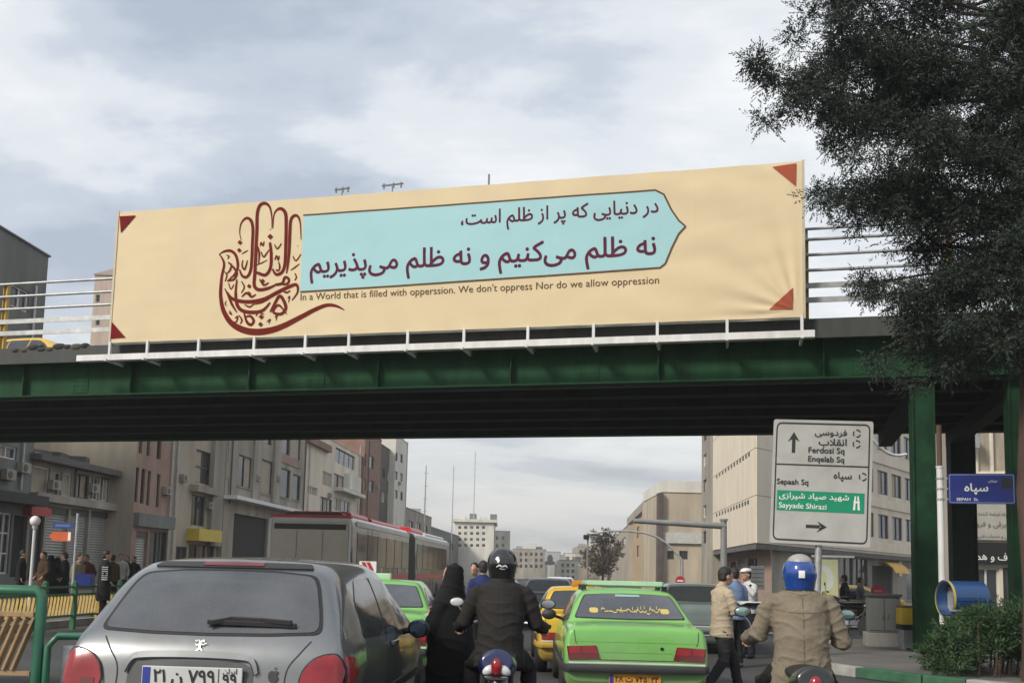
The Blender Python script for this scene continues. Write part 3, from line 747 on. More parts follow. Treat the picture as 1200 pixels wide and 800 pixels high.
ledge(r, P, A90, f, 157, 603, 199.5, 618, .25, GREYW)
r, P, f, y3_, z_ = lbuild('bay_window_building', 'tan apartment building with a recessed bay of dark windows', -21, 200, 262, (230, 450), 11, TANW,
    [(229, 528, 247, 567, 'd22'), (224, 580, 240, 616, 'd2'), (205, 640, 218, 690, 'd2'), (220, 638, 250, 690, 'd3'), (250, 560, 258, 588, 'd1')], ya=y2_ + .02)
ledge(r, P, A90, f, 222, 570, 248, 578, .5, STONE, 'balcony'); ledge(r, P, A90, f, 249, 500, 262, 640, .25, STONE, 'pilaster')
sg_ = ledge(r, P, A90, f, 219, 620, 246, 634, .7, mat('sign_yellow', (.55, .42, .05), .5), 'shop_sign')
r, P, f, y4_, z_ = lbuild('stone_building', 'stone fronted building with tall dark windows above a thin canopy', -20.7, 262, 356, (310, 470), 11, STONE,
    [(279, 534, 295, 571, 'd2s'), (306, 539, 319, 579, 'd1bs'), (329, 549, 340, 583, 'd1s'), (343, 556, 352, 586, 'd1s'), (329, 505, 340, 532, 'd1'), (343, 512, 352, 538, 'd1'), (306, 490, 319, 520, 'd1'), (279, 482, 295, 512, 'd2'),
     (263.5, 517, 268, 541, 'd1'), (263.5, 560, 268, 584, 'd1'), (272, 604, 312, 692, 'hole'), (316, 610, 350, 690, 'd3')])
ledge(r, P, A90, f, 262, 590, 356, 594, .8, WHITEP, 'canopy'); ledge(r, P, A90, f, 322, 495, 325, 590, .14, STONE, 'pilaster'); ledge(r, P, A90, f, 299, 480, 302, 590, .14, STONE, 'pilaster')
ledge(r, P, A90, f, 328, 536, 352, 545, .06, PINKW, 'panel')
r, P, f, y5_, z_ = lbuild('balcony_building', 'pale cream building with white framed windows and a small balcony', -21.3, 356, 421, (390, 516), 11, CREAM,
    [(393, 529, 416, 547, 'w4'), (391, 556, 403, 575, 'd2'), (378, 553, 389, 570, 'w2b'), (375, 583, 389, 600, 'd3'), (391, 585, 410, 600, 'w4'), (360, 570, 372, 580, 'w2b'), (362, 615, 410, 670, 'd4')], ya=y4_ + .02)
ledge(r, P, A90, f, 391, 575, 418, 579, .9, WHITEW, 'balcony'); ledge(r, P, A90, f, 404, 557, 417, 575, .5, WHITEW, 'balcony_screen'); ledge(r, P, A90, f, 358, 516, 384, 524, .4, BRICK, 'parapet')
r, P, f, y6_, z_ = lbuild('brick_building', 'brown brick building between pale facades behind the bus', -21, 421, 444, (432, 506), 11, BRICK, [(424, 530, 429, 545, 'd1'), (433, 534, 438, 549, 'd1'), (424, 560, 429, 573, 'd1'), (433, 563, 438, 576, 'd1'), (424, 610, 442, 660, 'd2')], ya=y5_ + .02)
r, P, f, y7_, z_ = lbuild('dark_brick_building', 'soot dark brick building next to the slim white one', -21.1, 444, 461, (452, 524), 11, DARKB, [(447, 548, 451, 560, 'd1'), (454, 552, 458, 564, 'd1'), (447, 576, 451, 588, 'w1'), (454, 578, 458, 590, 'w1')], ya=y6_ + .02)
r, P, f, y8_, z_ = lbuild('slim_white_building', 'slim tall white building, last high facade of the left row', -20.4, 461, 475, (468, 512), 11, WHITEW, [(463, 530, 466, 540, 'd1'), (469, 532, 472, 542, 'd1'), (463, 552, 466, 562, 'd1'), (469, 554, 472, 564, 'd1'), (463, 574, 466, 584, 'd1'), (469, 576, 472, 586, 'd1')])
r, P, f, y9_, z_ = lbuild('low_building', 'low brown building with cluttered flat roof beyond the white facade', -20.7, 475, 506, (490, 600), 12, STONE, [(478, 610, 484, 622, 'd2'), (487, 612, 493, 623, 'd2'), (496, 616, 501, 626, 'd2')], ya=y8_ + .1)
for i in range(6):
    mb = MB(); mb.box((2 + i * (y9_ - y8_ - 4) / 5, 1.5 + rs.random() * 3, z_ + .3), (rs.uniform(1, 2.6), 1.4, rs.uniform(.5, 1.6)), rs.uniform(-.2, .2)); put(mb, 'roof_clutter', (ROOFM, WHITEW, GALV)[i % 3], r, P, A90)
lbuild('shop_row', 'grey row of distant low shops beyond the bus', -21, 506, 545, (520, 622), 12, GREYW, [(510, 628, 515, 637, 'd2'), (518, 632, 522, 640, 'd2'), (526, 636, 531, 644, 'd2')], ya=y9_ + .2)

def fittings(root, P, ang, f, acs, pipes):
    """air conditioners and drainpipes, given as photograph points"""
    for px, py in acs:
        u, v = f(px, py); mb = MB(); mb.bx((u - .3, -.26, v - .2), (u + .3, -.02, v + .2)); o = put(mb, 'air_conditioner', mat('ac_beige', (.3, .28, .24), .6, var=.25), root, P, ang, bev=.02)
        mb = MB(); mb.lathe([(.14, 0), (.13, .012)], 16, (u - .08, -.262, v), Matrix.Rotation(math.pi / 2, 3, 'X')); mb.obj('fan_grille', FRD, o)
    for px, y0, y1 in pipes:
        u = f(px, (y0 + y1) / 2)[0]; a, b = f(px, y0)[1], f(px, y1)[1]; mb = MB(); mb.tube([(u, -.09, a), (u, -.09, b)], .05, 8); put(mb, 'drainpipe', GALV if int(px) % 2 else FRD, root, P, ang, smooth=True)
RB = {o.name: o for o in bpy.data.objects if o.get('category') == 'building'}
for nm, x, acs, pipes in (('grey_building', -21, [(24, 548), (6, 556)], [(31, 330, 575)]), ('shop_building', -21.02, [(60, 568), (106, 572)], [(86, 548, 585), (129, 560, 690)]), ('narrow_window_building', -19.9, [(193, 575)], [(197, 500, 690)]), ('bay_window_building', -21, [(213, 560), (243, 592)], [(203, 500, 690), (252, 520, 630)]),
                          ('stone_building', -20.7, [(300, 560), (324, 560)], [(270, 500, 590), (354, 510, 690)]), ('balcony_building', -21.3, [(385, 580), (413, 580)], [(359, 520, 690), (419, 520, 640)]), ('brick_building', -21, [(441, 570)], [(430, 515, 640)]), ('slim_white_building', -20.4, [(467, 566)], [(475, 515, 640)])):
    if nm in RB: o = RB[nm]; PP = (x, o.location.y); fittings(o, PP, A90, fa(PP, A90), acs, pipes)

def front(name, label, pxa, pxb, ptop, D, depth, m, wins, ang=YAW, side=None, parapet=.35):
    """a building that turns its face to the camera"""
    a = spot(pxa, D); P = (a.x, a.y); f = fa(P, ang)
    root = thing(name, label, 'building', (a.x, a.y, 0)); w = f(pxb, 660)[0]; zt_ = f(*ptop)[1]
    facade(root, P, ang, w, 0, zt_, pix(f, wins), m); shell(root, P, ang, w, 0, zt_, depth, side or m, parapet)
    return root, P, f, w, zt_
r, P, f, w_, z_ = front('gabled_building', 'pale pinkish building with shallow gable seen above the overpass railing', 86, 205, (100, 322), 62, 9, mat('pale_pink_render', (.46, .37, .31), .85, var=.2, fine=.2, streak=True),
    [(96, 345, 101, 354, 'w1'), (112, 345, 117, 354, 'w1'), (96, 372, 101, 381, 'w1'), (112, 372, 117, 381, 'w1')])
mb = MB(); mb.prism([(-.05, z_ + .062), (w_ * .35, z_ + .75), (w_ + .05, z_ + .3), (w_ + .05, z_ + .062)], lambda a, b, h: (a, h, b), -.09, 8.9); put(mb, 'gable_roof', mat('pale_roof', (.38, .33, .29), .85), r, P, YAW)
r, P, f, w_, z_ = front('white_office_block', 'white office block far down the left side of the street', 531, 578, (555, 612), 170, 14, WHITEW,
    [(x, y, x + 3.4, y + 3.2, 'd2') for x in (537, 544, 551, 558, 565) for y in (616, 623, 630, 637)], side=STONE)
mb = MB(); mb.bx((-.4, -.5, z_ + .07), (w_ + .4, 14, z_ + .6)); put(mb, 'cornice', WHITEW, r, P, YAW)
for i in range(4):
    mb = MB(); mb.bx((.6 + i * 1.9, 3, z_ + .6), (1.8 + i * 1.9, 6, z_ + 1.3 + .5 * (i % 2))); put(mb, 'roof_house', (WHITEW, GREYW)[i % 2], r, P, YAW)
front('grey_annexe', 'grey building close behind the white office block', 579, 597, (588, 622), 200, 16, GREYW, [(581, 628, 584, 632, 'd1'), (588, 628, 591, 632, 'd1'), (581, 637, 584, 641, 'd1'), (588, 637, 591, 641, 'd1')])
HZ1 = mat('far_hazed_render', (.32, .31, .30), .9, var=.15)  # distance haze put into the pale grey wall colour
for k, (a, b, t, D, lab) in enumerate(((592, 622, 652, 330, 'hazy far building at the end of the street beside the black helmet'), (620, 646, 660, 380, 'lowest hazy far building at the end of the street'), (645, 676, 650, 300, 'hazy far block left of the street tree'))):
    front('office_building', lab, a, b, ((a + b) / 2, t), D, 20, HZ1, [(a + 4 + i * 7, t + 5, a + 7 + i * 7, t + 9, 'd1') for i in range(3)])

for a, b, t, D, m, lab in ((600, 640, 643, 240, STONE, 'hazy brown block rising behind the black helmet'), (676, 703, 640, 215, TANW, 'hazy tan block behind the brown street tree'), (655, 678, 656, 170, GREYW, 'low grey block behind the hoardings')):
    r, P, f, w_, z_ = front('apartment_block', lab, a, b, ((a + b) / 2, t), D, 18, m, [(a + 3 + i * 6, t + 4 + j * 7, a + 6 + i * 6, t + 8 + j * 7, 'd1') for i in range(int((b - a - 4) / 6)) for j in range(3)])
    for k in range(3):
        mb = MB(); mb.bx((w_ * (.1 + .3 * k), 2, z_ - .3), (w_ * (.1 + .3 * k) + 1.6, 5, z_ + .7 + .5 * (k % 2))); put(mb, 'roof_clutter', (GALV, WHITEW, ROOFM)[k], r, P, YAW)

# ---- right side: the cream corner building with its overhanging upper floors
C1 = spot(886, 50); XR = C1.x; ycn = C1.y; yfar = onx(836, 600, XR).y
C2 = spot(905, 51.2)
rb = thing('corner_building', 'large cream stone corner building with overhanging upper floors right of the street', 'building', (C1.x, C1.y, 0))
ff = fa((XR, yfar), -A90)
zo = ff(870, 640)[1]; zo = fa((C1.x, C1.y), 0)(886, 636)[1]; ztop = zo + 10.2
wl = yfar - ycn
PNL = mat('cream_panel', (.67, .595, .48), .75, var=.14, vs_=1.2, bump=.1, fine=.2, streak=True)
def panels(root, P, ang, w, z0, z1, nx, ny, m):
    for i in range(nx):
        for j in range(ny):
            mb = MB(); a, b, c, d = w * i / nx + .02, w * (i + 1) / nx - .02, z0 + (z1 - z0) * j / ny + .02, z0 + (z1 - z0) * (j + 1) / ny - .02
            mb.bx((a, -.05, c), (b, -.002, d)); put(mb, 'panel', m, root, P, ang)
facade(rb, (XR, yfar), -A90, wl, zo, ztop, [], CREAM); panels(rb, (XR, yfar), -A90, wl, zo, ztop, 6, 4, PNL)
for (xa, ya_, xb, yb_) in ((841, 558, 879, 532), (841, 603, 878, 588)):
    for i in range(12):
        t = i / 11; u, v = ff(xa + (xb - xa) * t, ya_ + (yb_ - ya_) * t)
        mb = MB(); mb.bx((u - .2, -.075, v - .11), (u + .2, -.04, v + .11)); o = put(mb, 'vent', FRD, rb, (XR, yfar), -A90)
cd = (C2 - C1); ca = math.atan2(cd.y, cd.x); cw = Vector((cd.x, cd.y, 0)).length
facade(rb, (C1.x, C1.y), ca, cw, zo, ztop, [], CREAM); panels(rb, (C1.x, C1.y), ca, cw, zo, ztop, 1, 4, PNL)
A3 = R(54); f3 = fa((C2.x, C2.y), A3); w3 = f3(1100, 600)[0]
cols = [(927, 940), (944, 957), (962, 975), (979, 992), (997, 1009), (1014, 1024), (1029, 1041), (1045.5, 1057), (1061, 1071), (1074, 1083), (1086, 1094)]
wn = []
for a, b in cols:
    (ua, va), (ub, vb) = f3(a, 600), f3(b, 600)
    for k in range(3): wn.append((ua, ub, zo + 1.1 + k * 3.05, zo + 2.75 + k * 3.05, 'd2u'))
facade(rb, (C2.x, C2.y), A3, w3, zo, ztop, wn, CREAM)
for k in range(3):
    mb = MB(); mb.bx((0, -.1, zo + .15 + k * 3.05), (w3, -.003, zo + .8 + k * 3.05)); put(mb, 'band', PNL, rb, (C2.x, C2.y), A3)
e3 = C2 + Vector((math.cos(A3), math.sin(A3), 0)) * w3
poly = [(XR, yfar), (C1.x, C1.y), (C2.x, C2.y), (e3.x, e3.y)]; poly = [(a - C1.x, b - C1.y) for a, b in poly]
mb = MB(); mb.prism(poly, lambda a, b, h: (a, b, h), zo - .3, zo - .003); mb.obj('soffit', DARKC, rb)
mb = MB(); mb.prism(poly, lambda a, b, h: (a, b, h), ztop, ztop + .3); mb.obj('roof', CREAM, rb)
mb = MB(); mb.add([(poly[0][0], poly[0][1], 0), (poly[3][0], poly[3][1], 0), (poly[3][0], poly[3][1], ztop), (poly[0][0], poly[0][1], ztop)], [(0, 1, 2, 3)]); mb.obj('back_wall', CREAM, rb)
# ground floor set back under the overhang
G1, G2 = Vector((C1.x + 1.0, C1.y + .9, 0)), Vector((C2.x + .2, C2.y + 1.4, 0))
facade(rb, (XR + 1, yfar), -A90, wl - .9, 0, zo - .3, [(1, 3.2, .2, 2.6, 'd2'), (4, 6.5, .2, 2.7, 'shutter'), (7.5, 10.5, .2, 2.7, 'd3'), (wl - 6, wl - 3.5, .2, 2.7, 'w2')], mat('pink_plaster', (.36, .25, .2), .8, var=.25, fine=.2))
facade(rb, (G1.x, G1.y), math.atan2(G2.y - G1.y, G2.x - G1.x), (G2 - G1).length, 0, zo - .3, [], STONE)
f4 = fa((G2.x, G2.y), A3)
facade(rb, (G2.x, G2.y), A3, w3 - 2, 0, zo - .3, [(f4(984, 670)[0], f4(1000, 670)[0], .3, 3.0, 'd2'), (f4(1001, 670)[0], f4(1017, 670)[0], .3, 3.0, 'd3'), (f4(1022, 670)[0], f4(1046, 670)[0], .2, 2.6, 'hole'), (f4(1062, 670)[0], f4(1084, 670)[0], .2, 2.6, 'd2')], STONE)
mb = MB()                                                                  # yellow awning over the corner shop
ua, ub = f4(1030, 665)[0], f4(1047, 665)[0]; va = f4(1038, 657)[1]
prof = [(0, 0), (-.5, -.12), (-.95, -.45), (-1.15, -.85), (-1.12, -.87), (-.9, -.5), (-.48, -.18), (0, -.06)]
mb.prism(prof, lambda a, b, h: (h, a, va + b), ua, ub); put(mb, 'awning', mat('awning_yellow', (.6, .36, .06), .7, var=.15), rb, (G2.x, G2.y), A3)
ua, va = f4(1052, 657)[0], f4(1055, 657)[1]; mb = MB(); mb.bx((ua, -.12, va - 1.1), (ua + .5, -.003, va)); put(mb, 'wall_sign', WHITEP, rb, (G2.x, G2.y), A3)

# narrow strip building at the far end of the corner building
yb2 = onx(824, 600, XR).y
rn = thing('stair_tower_building', 'narrow grey brown building with one column of windows beside the cream corner', 'building', (XR, yb2, 0)); fn = fa((XR - .12, yb2), -A90)
facade(rn, (XR - .12, yb2), -A90, yb2 - yfar - .05, 0, ztop + .8, [(.8, 2.6, zo + .6 + k * 1.9, zo + 1.5 + k * 1.9, 'w1' if k % 2 else 'd1') for k in range(5)], STONE); shell(rn, (XR - .12, yb2), -A90, yb2 - yfar - .05, 0, ztop + .8, 9, STONE)
# further right side of the street
r, P, f, w_, z_ = front('blank_wall_building', 'tan building with a blank side wall and white parapet beyond the cream corner', 776, 835, (800, 577), 88, 14, mat('pale_tan_render', (.44, .375, .285), .85, var=.3, vs_=.5, bump=.2, fine=.25, streak=True), [(782, 645, 790, 655, 'd1'), (796, 645, 806, 655, 'd2')])
mb = MB(); mb.bx((-.05, .0, z_ + .065), (w_, .2, z_ + 1.1)); mb.bx((-.05, .2, z_ + .065), (.2, 13, z_ + 1.1)); put(mb, 'parapet', WHITEW, r, P, YAW)
mb = MB(); mb.bx((-.5, -.5, 0), (-.02, .6, z_ - .1)); put(mb, 'downpipe_pier', DARKB, r, P, YAW)
mb = MB(); mb.bx((-.2, -.25, 4.6), (w_ - .4, -.02, 5.6)); put(mb, 'shop_band', mat('pale_sign', (.5, .5, .47), .6), r, P, YAW)
XF = onx(770, 640, 0.1).x
xq = spot(768, 108).x
def rbuild(name, label, x, pxa, pxb, ptop, depth, m, wins, side=None):
    """facade along the right side of the street; pxa the far end, pxb the near end"""
    ya, yb = onx(pxa, 640, x).y, onx(pxb, 640, x).y; P = (x, ya); f = fa(P, -A90)
    root = thing(name, label, 'building', (x, ya, 0)); zt_ = f(*ptop)[1]
    facade(root, P, -A90, ya - yb, 0, zt_, pix(f, wins), m); shell(root, P, -A90, ya - yb, 0, zt_, depth, side or m); return root, P, f, ya - yb, zt_
r, P, f, w_, z_ = rbuild('ochre_building', 'ochre facade with cluttered roof edge far along the right side', xq, 737, 757, (748, 606), 12, mat('ochre_render', (.42, .3, .17), .85, var=.25, fine=.2, streak=True),
    [(740, 620, 743, 632, 'd1'), (746, 617, 749, 630, 'd1'), (740, 640, 743, 652, 'd1'), (746, 639, 749, 652, 'd1'), (752, 636, 755, 650, 'd1')], TANW)
mb = MB(); mb.bx((.5, -.4, z_ + .065), (w_ - .5, 3, z_ + 1.2)); put(mb, 'roof_room', STONE, r, P, -A90)
r, P, f, w_, z_ = rbuild('glass_front_building', 'narrow building with green glass front between ochre and tan walls', xq + .1, 757.3, 770, (763, 592), 12, mat('greenish_panel', (.26, .33, .27), .5, var=.2),
    [(758.5, 612, 763, 628, 'w1'), (764, 610, 769, 627, 'w1'), (758.5, 634, 763, 648, 'w1'), (764, 633, 769, 648, 'w1')], STONE)
rbuild('beige_terrace', 'distant beige terrace where the right side of the street ends', xq - 1, 700, 736.5, (722, 628), 12, TANW, [(706, 640, 709, 650, 'd1'), (714, 637, 717, 648, 'd1'), (722, 634, 726, 646, 'd1'), (729, 630, 733, 643, 'd1')])

# building at the far right, beyond the island
r, P, f, w_, z_ = front('shop_house', 'cream shop house at the far right with black shop sign behind the columns', 1124, 1290, (1160, 385), 34, 2.2, CREAM,
    [(1146, 500, 1163, 553, 'w1b'), (1164, 500, 1182, 553, 'w1b'), (1200, 500, 1235, 553, 'w2b'), (1142, 665, 1172, 732, 'w2'), (1176, 665, 1215, 732, 'd2'), (1146, 405, 1182, 455, 'w2b')], side=STONE)
ledge(r, P, YAW, f, 1126, 557, 1285, 562, .3, CREAM); ledge(r, P, YAW, f, 1125, 480, 1285, 486, .15, CREAM)
for (x0, y0, x1, y1, m, lm, rows) in ((1125, 590, 1240, 633, mat('sign_pale', (.4, .385, .34), .6, var=.15), mat('letter_grey', (.16, .15, .15), .6), ((603, 'خدمات فنی و مهندسی سپاه عرضه کننده لوازم'), (616, 'عرضه کننده لوازم برقی و فروش'), (629, 'تعمیرات و فروش لوازم برقی و خدمات فنی سپاه'))), (1125, 636, 1240, 661, mat('sign_black', (.015, .015, .017), .4), LWHITE, ((655, 'فروشگاه صدف و همراه'),))):
    o = ledge(r, P, YAW, f, x0, y0, x1, y1, .12 if m is not MATS['sign_black'] else .2, m, 'shop_sign'); of = .12 if m is not MATS['sign_black'] else .2
    for by, s in rows:
        a, b = f(1132 if len(rows) > 1 else 1128, by), f(1236, by)
        write(s, lambda p, q, h: (p, -of - .012 - h, q), a[0], b[0], a[1], 1, .01).obj('lettering', lm, o)
ua, va = f(1132, 510); ac = MB(); ac.bx((ua - .4, -.4, va - .5), (ua + .3, -.02, va)); put(ac, 'air_conditioner', GALV, r, P, YAW)

# masts
for px, yb, yt, D, lab in ((498, 590, 545, 95, 'thin mast left of the others above the low brown roof'), (530, 605, 545, 150, 'middle thin mast rising above the far roofs'), (555, 606, 528, 172, 'tallest thin mast on the white office block')):
    b, t = dep(px, yb, D), dep(px, yt, D); mb = MB(); x, y = b.x, b.y
    root = thing('radio_mast', lab, 'mast', (x, y, 0), 0, 'radio masts over the far roofs'); h = t.z
    mb.tube([(0, 0, 0), (0, 0, h)], [.11, .05], 6); mb.obj('pole', GALV, root)
    mb = MB()
    for k in range(4): mb.bar((-.25, 0, h - .8 - k * 1.3), (.25, 0, h - .8 - k * 1.3), .05, .05)
    mb.obj('antenna_arm', GALV, root)
# ------------------------------------------------------------------ vehicles
def crom(P, t):
    n = len(P); i = min(int(t), n - 2); u = t - i
    p0, p1, p2, p3 = P[max(i - 1, 0)], P[i], P[i + 1], P[min(i + 2, n - 1)]
    return .5 * (2 * p1 + (p2 - p0) * u + (2 * p0 - 5 * p1 + 4 * p2 - p3) * u * u + (3 * p1 - p0 - 3 * p2 + p3) * u ** 3)
class Body:
    """smooth body shell lofted through stations; decals are laid on it by projection"""
    def __init__(s, st, k=1.0, kz=None, su=5, sr=4):
        kz = kz or k
        A = np.array([[(x * k, y * k, z * kz) for x, z in ring] for y, ring in st], float)     # stations x ring x 3
        ns, nr = A.shape[:2]
        rows = []
        for i in range((ns - 1) * su + 1):
            ring = crom(A, i / su); r2 = [crom(ring, j / sr) for j in range((nr - 1) * sr + 1)]
            r2[0][0] = 0; r2[-1][0] = 0
            full = r2 + [np.array((-p[0], p[1], p[2])) for p in r2[-2:0:-1]]; rows.append([tuple(p) for p in full])
        s.mb = MB(); s.mb.grid(rows, closed=True); n = len(rows[0])
        s.mb.add(rows[0], [tuple(reversed(range(n)))]); s.mb.add(rows[-1], [tuple(range(n))])
        s.bvh = BVHTree.FromPolygons(s.mb.v, s.mb.f); s.k = k
    def hit(s, ax, a, b):
        o, d = {'rear': ((a, -9, b), (0, 1, 0)), 'front': ((a, 20, b), (0, -1, 0)), 'left': ((-9, a, b), (1, 0, 0)), 'right': ((9, a, b), (-1, 0, 0)), 'top': ((a, b, 9), (0, 0, -1))}[ax]
        p, n, i, t = s.bvh.ray_cast(Vector(o), Vector(d))
        if p is None: p, n, i, t = s.bvh.find_nearest(Vector(o) + Vector(d) * (9 if ax in ('rear', 'top') else 8)); 
        d = Vector(d)
        if n.dot(d) > 0: n = -n
        return p, n
    def on(s, ax, off): 
        def f(a, b, h=0.0): p, n = s.hit(ax, a, b); return p + n * (off + h)
        return f
    def patch(s, ax, poly, off, name, m, root, rad=.0, thick=.02, K=6, parent=None):
        poly = rpoly(poly, rad) if rad else poly
        P = []
        for a, b in zip(poly, poly[1:] + poly[:1]):
            k = max(1, int(math.hypot(a[0] - b[0], a[1] - b[1]) / .06)); P += [(a[0] + (b[0] - a[0]) * i / k, a[1] + (b[1] - a[1]) * i / k) for i in range(k)]
        c = [sum(p[i] for p in P) / len(P) for i in (0, 1)]; f = s.on(ax, off); g_ = s.on(ax, off - thick)
        mb = MB(); mb.grid([[g_(*p) for p in P]] + [[f(c[0] + (p[0] - c[0]) * t, c[1] + (p[1] - c[1]) * t) for p in P] for t in [1 - .96 * i / K for i in range(K + 1)]], closed=True)
        n = len(P); mb.f.append(tuple(range((K + 1) * n, (K + 2) * n))); mb.mi.append(0)
        return mb.obj(name, m, parent or root, smooth='x')
    def seam(s, ax, pts, w, name, m, root, off=.003):
        mb = MB(); stroke(pts, [w] * len(pts), s.on(ax, off), mb); return mb.obj(name, m, root)
def rpoly(P, r):
    o = []; n = len(P)
    for i in range(n):
        p, a, b = Vector(P[i]), Vector(P[i - 1]), Vector(P[(i + 1) % n])
        ra = min(r, (a - p).length * .45); rb = min(r, (b - p).length * .45)
        q, s = p + (a - p).normalized() * ra, p + (b - p).normalized() * rb
        for t in (0, .25, .5, .75, 1): v = q * (1 - t) ** 2 + p * 2 * t * (1 - t) + s * t * t; o.append((v.x, v.y))
    return o
def mir(P): return [(-a, b) for a, b in reversed(P)]

TAIL = mat('tail_lamp_red', (.27, .012, .018), .22, var=.3, vs_=5, coat=.3); TAILD = mat('tail_lamp_dark', (.13, .012, .014), .2, coat=.5)
LENS = mat('lens_white', (.6, .6, .6), .15, coat=.5); PLATEW = mat('plate_white', (.55, .56, .55), .45, var=.1); PLATEO = mat('plate_orange', (.62, .28, .03), .45, var=.12); PLATEB = mat('plate_blue', (.03, .05, .3), .45)
CARGL = glassmat('car_glass', (.03, .033, .037), .07, .18); REARGL = mat('dusty_rear_glass', (.075, .079, .086), .09, var=.25, vs_=1.3, spec=1.0, dirt=(.032, .035, .04), coat=.6, fine=.25)
SEAM = mat('seam', (.015, .015, .016), .7)
TRIMB = mat('bumper_black', (.03, .03, .031), .55, var=.25)
RIM = mat('wheel_rim', (.3, .3, .31), .35, .8)
def wheel(root, x, y, r, w=.18, side=1):
    t = MB(); prof = [(r * .6, -w / 2), (r * .93, -w / 2), (r, -w * .32), (r, w * .32), (r * .93, w / 2), (r * .6, w / 2)]
    t.lathe(prof, 22, (x, y, r), Matrix.Rotation(math.pi / 2, 3, 'Y')); o = t.obj('wheel', RUBBER, root, smooth=True)
    t = MB(); t.lathe([(.02, w * .36 * side), (r * .5, w * .36 * side), (r * .6, w * .46 * side), (r * .64, w * .40 * side)], 16, (x, y, r), Matrix.Rotation(math.pi / 2, 3, 'Y')); t.obj('rim', RIM, o, smooth=True)
def plate(root, body, cx, cz, w, h, txt, reg, m, bluel=True, ax='rear', y=None):
    f0 = body.on(ax, .012); p = body.hit(ax, cx, cz)[0]
    f = lambda a, b, h_=0.0: (a, p.y - .03 - h_, b)
    mb = MB(); mb.bx((cx - w / 2, p.y - .03, cz - h / 2), (cx + w / 2, p.y - .012, cz + h / 2)); o = mb.obj('number_plate', m, root, bev=.004)
    mb = MB(); mb.bx((cx - w / 2 + .006, p.y - .033, cz - h / 2 + .006), (cx - w / 2 + w * .085, p.y - .0305, cz + h / 2 - .006)); mb.obj('plate_strip', PLATEB, o)
    write(txt, lambda a, b, h_: f(a, b, .004 + h_), cx - w * .38, cx + w * .23, cz - h * .22, 1.0, .02).obj('lettering', LBLACK, o); mb = MB()
    mb.bx((cx + w * .265, p.y - .034, cz - h * .44), (cx + w * .27, p.y - .031, cz + h * .44))
    mb.obj('divider', LBLACK, o)
    write(reg, lambda a, b, h_: f(a, b, .004 + h_), cx + w * .31, cx + w * .45, cz - h * .3, 1, .02).obj('lettering', LBLACK, o)
    write('ایران', lambda a, b, h_: f(a, b, .004 + h_), cx + w * .31, cx + w * .45, cz + h * .22, 1, .01).obj('lettering', LBLACK, o)

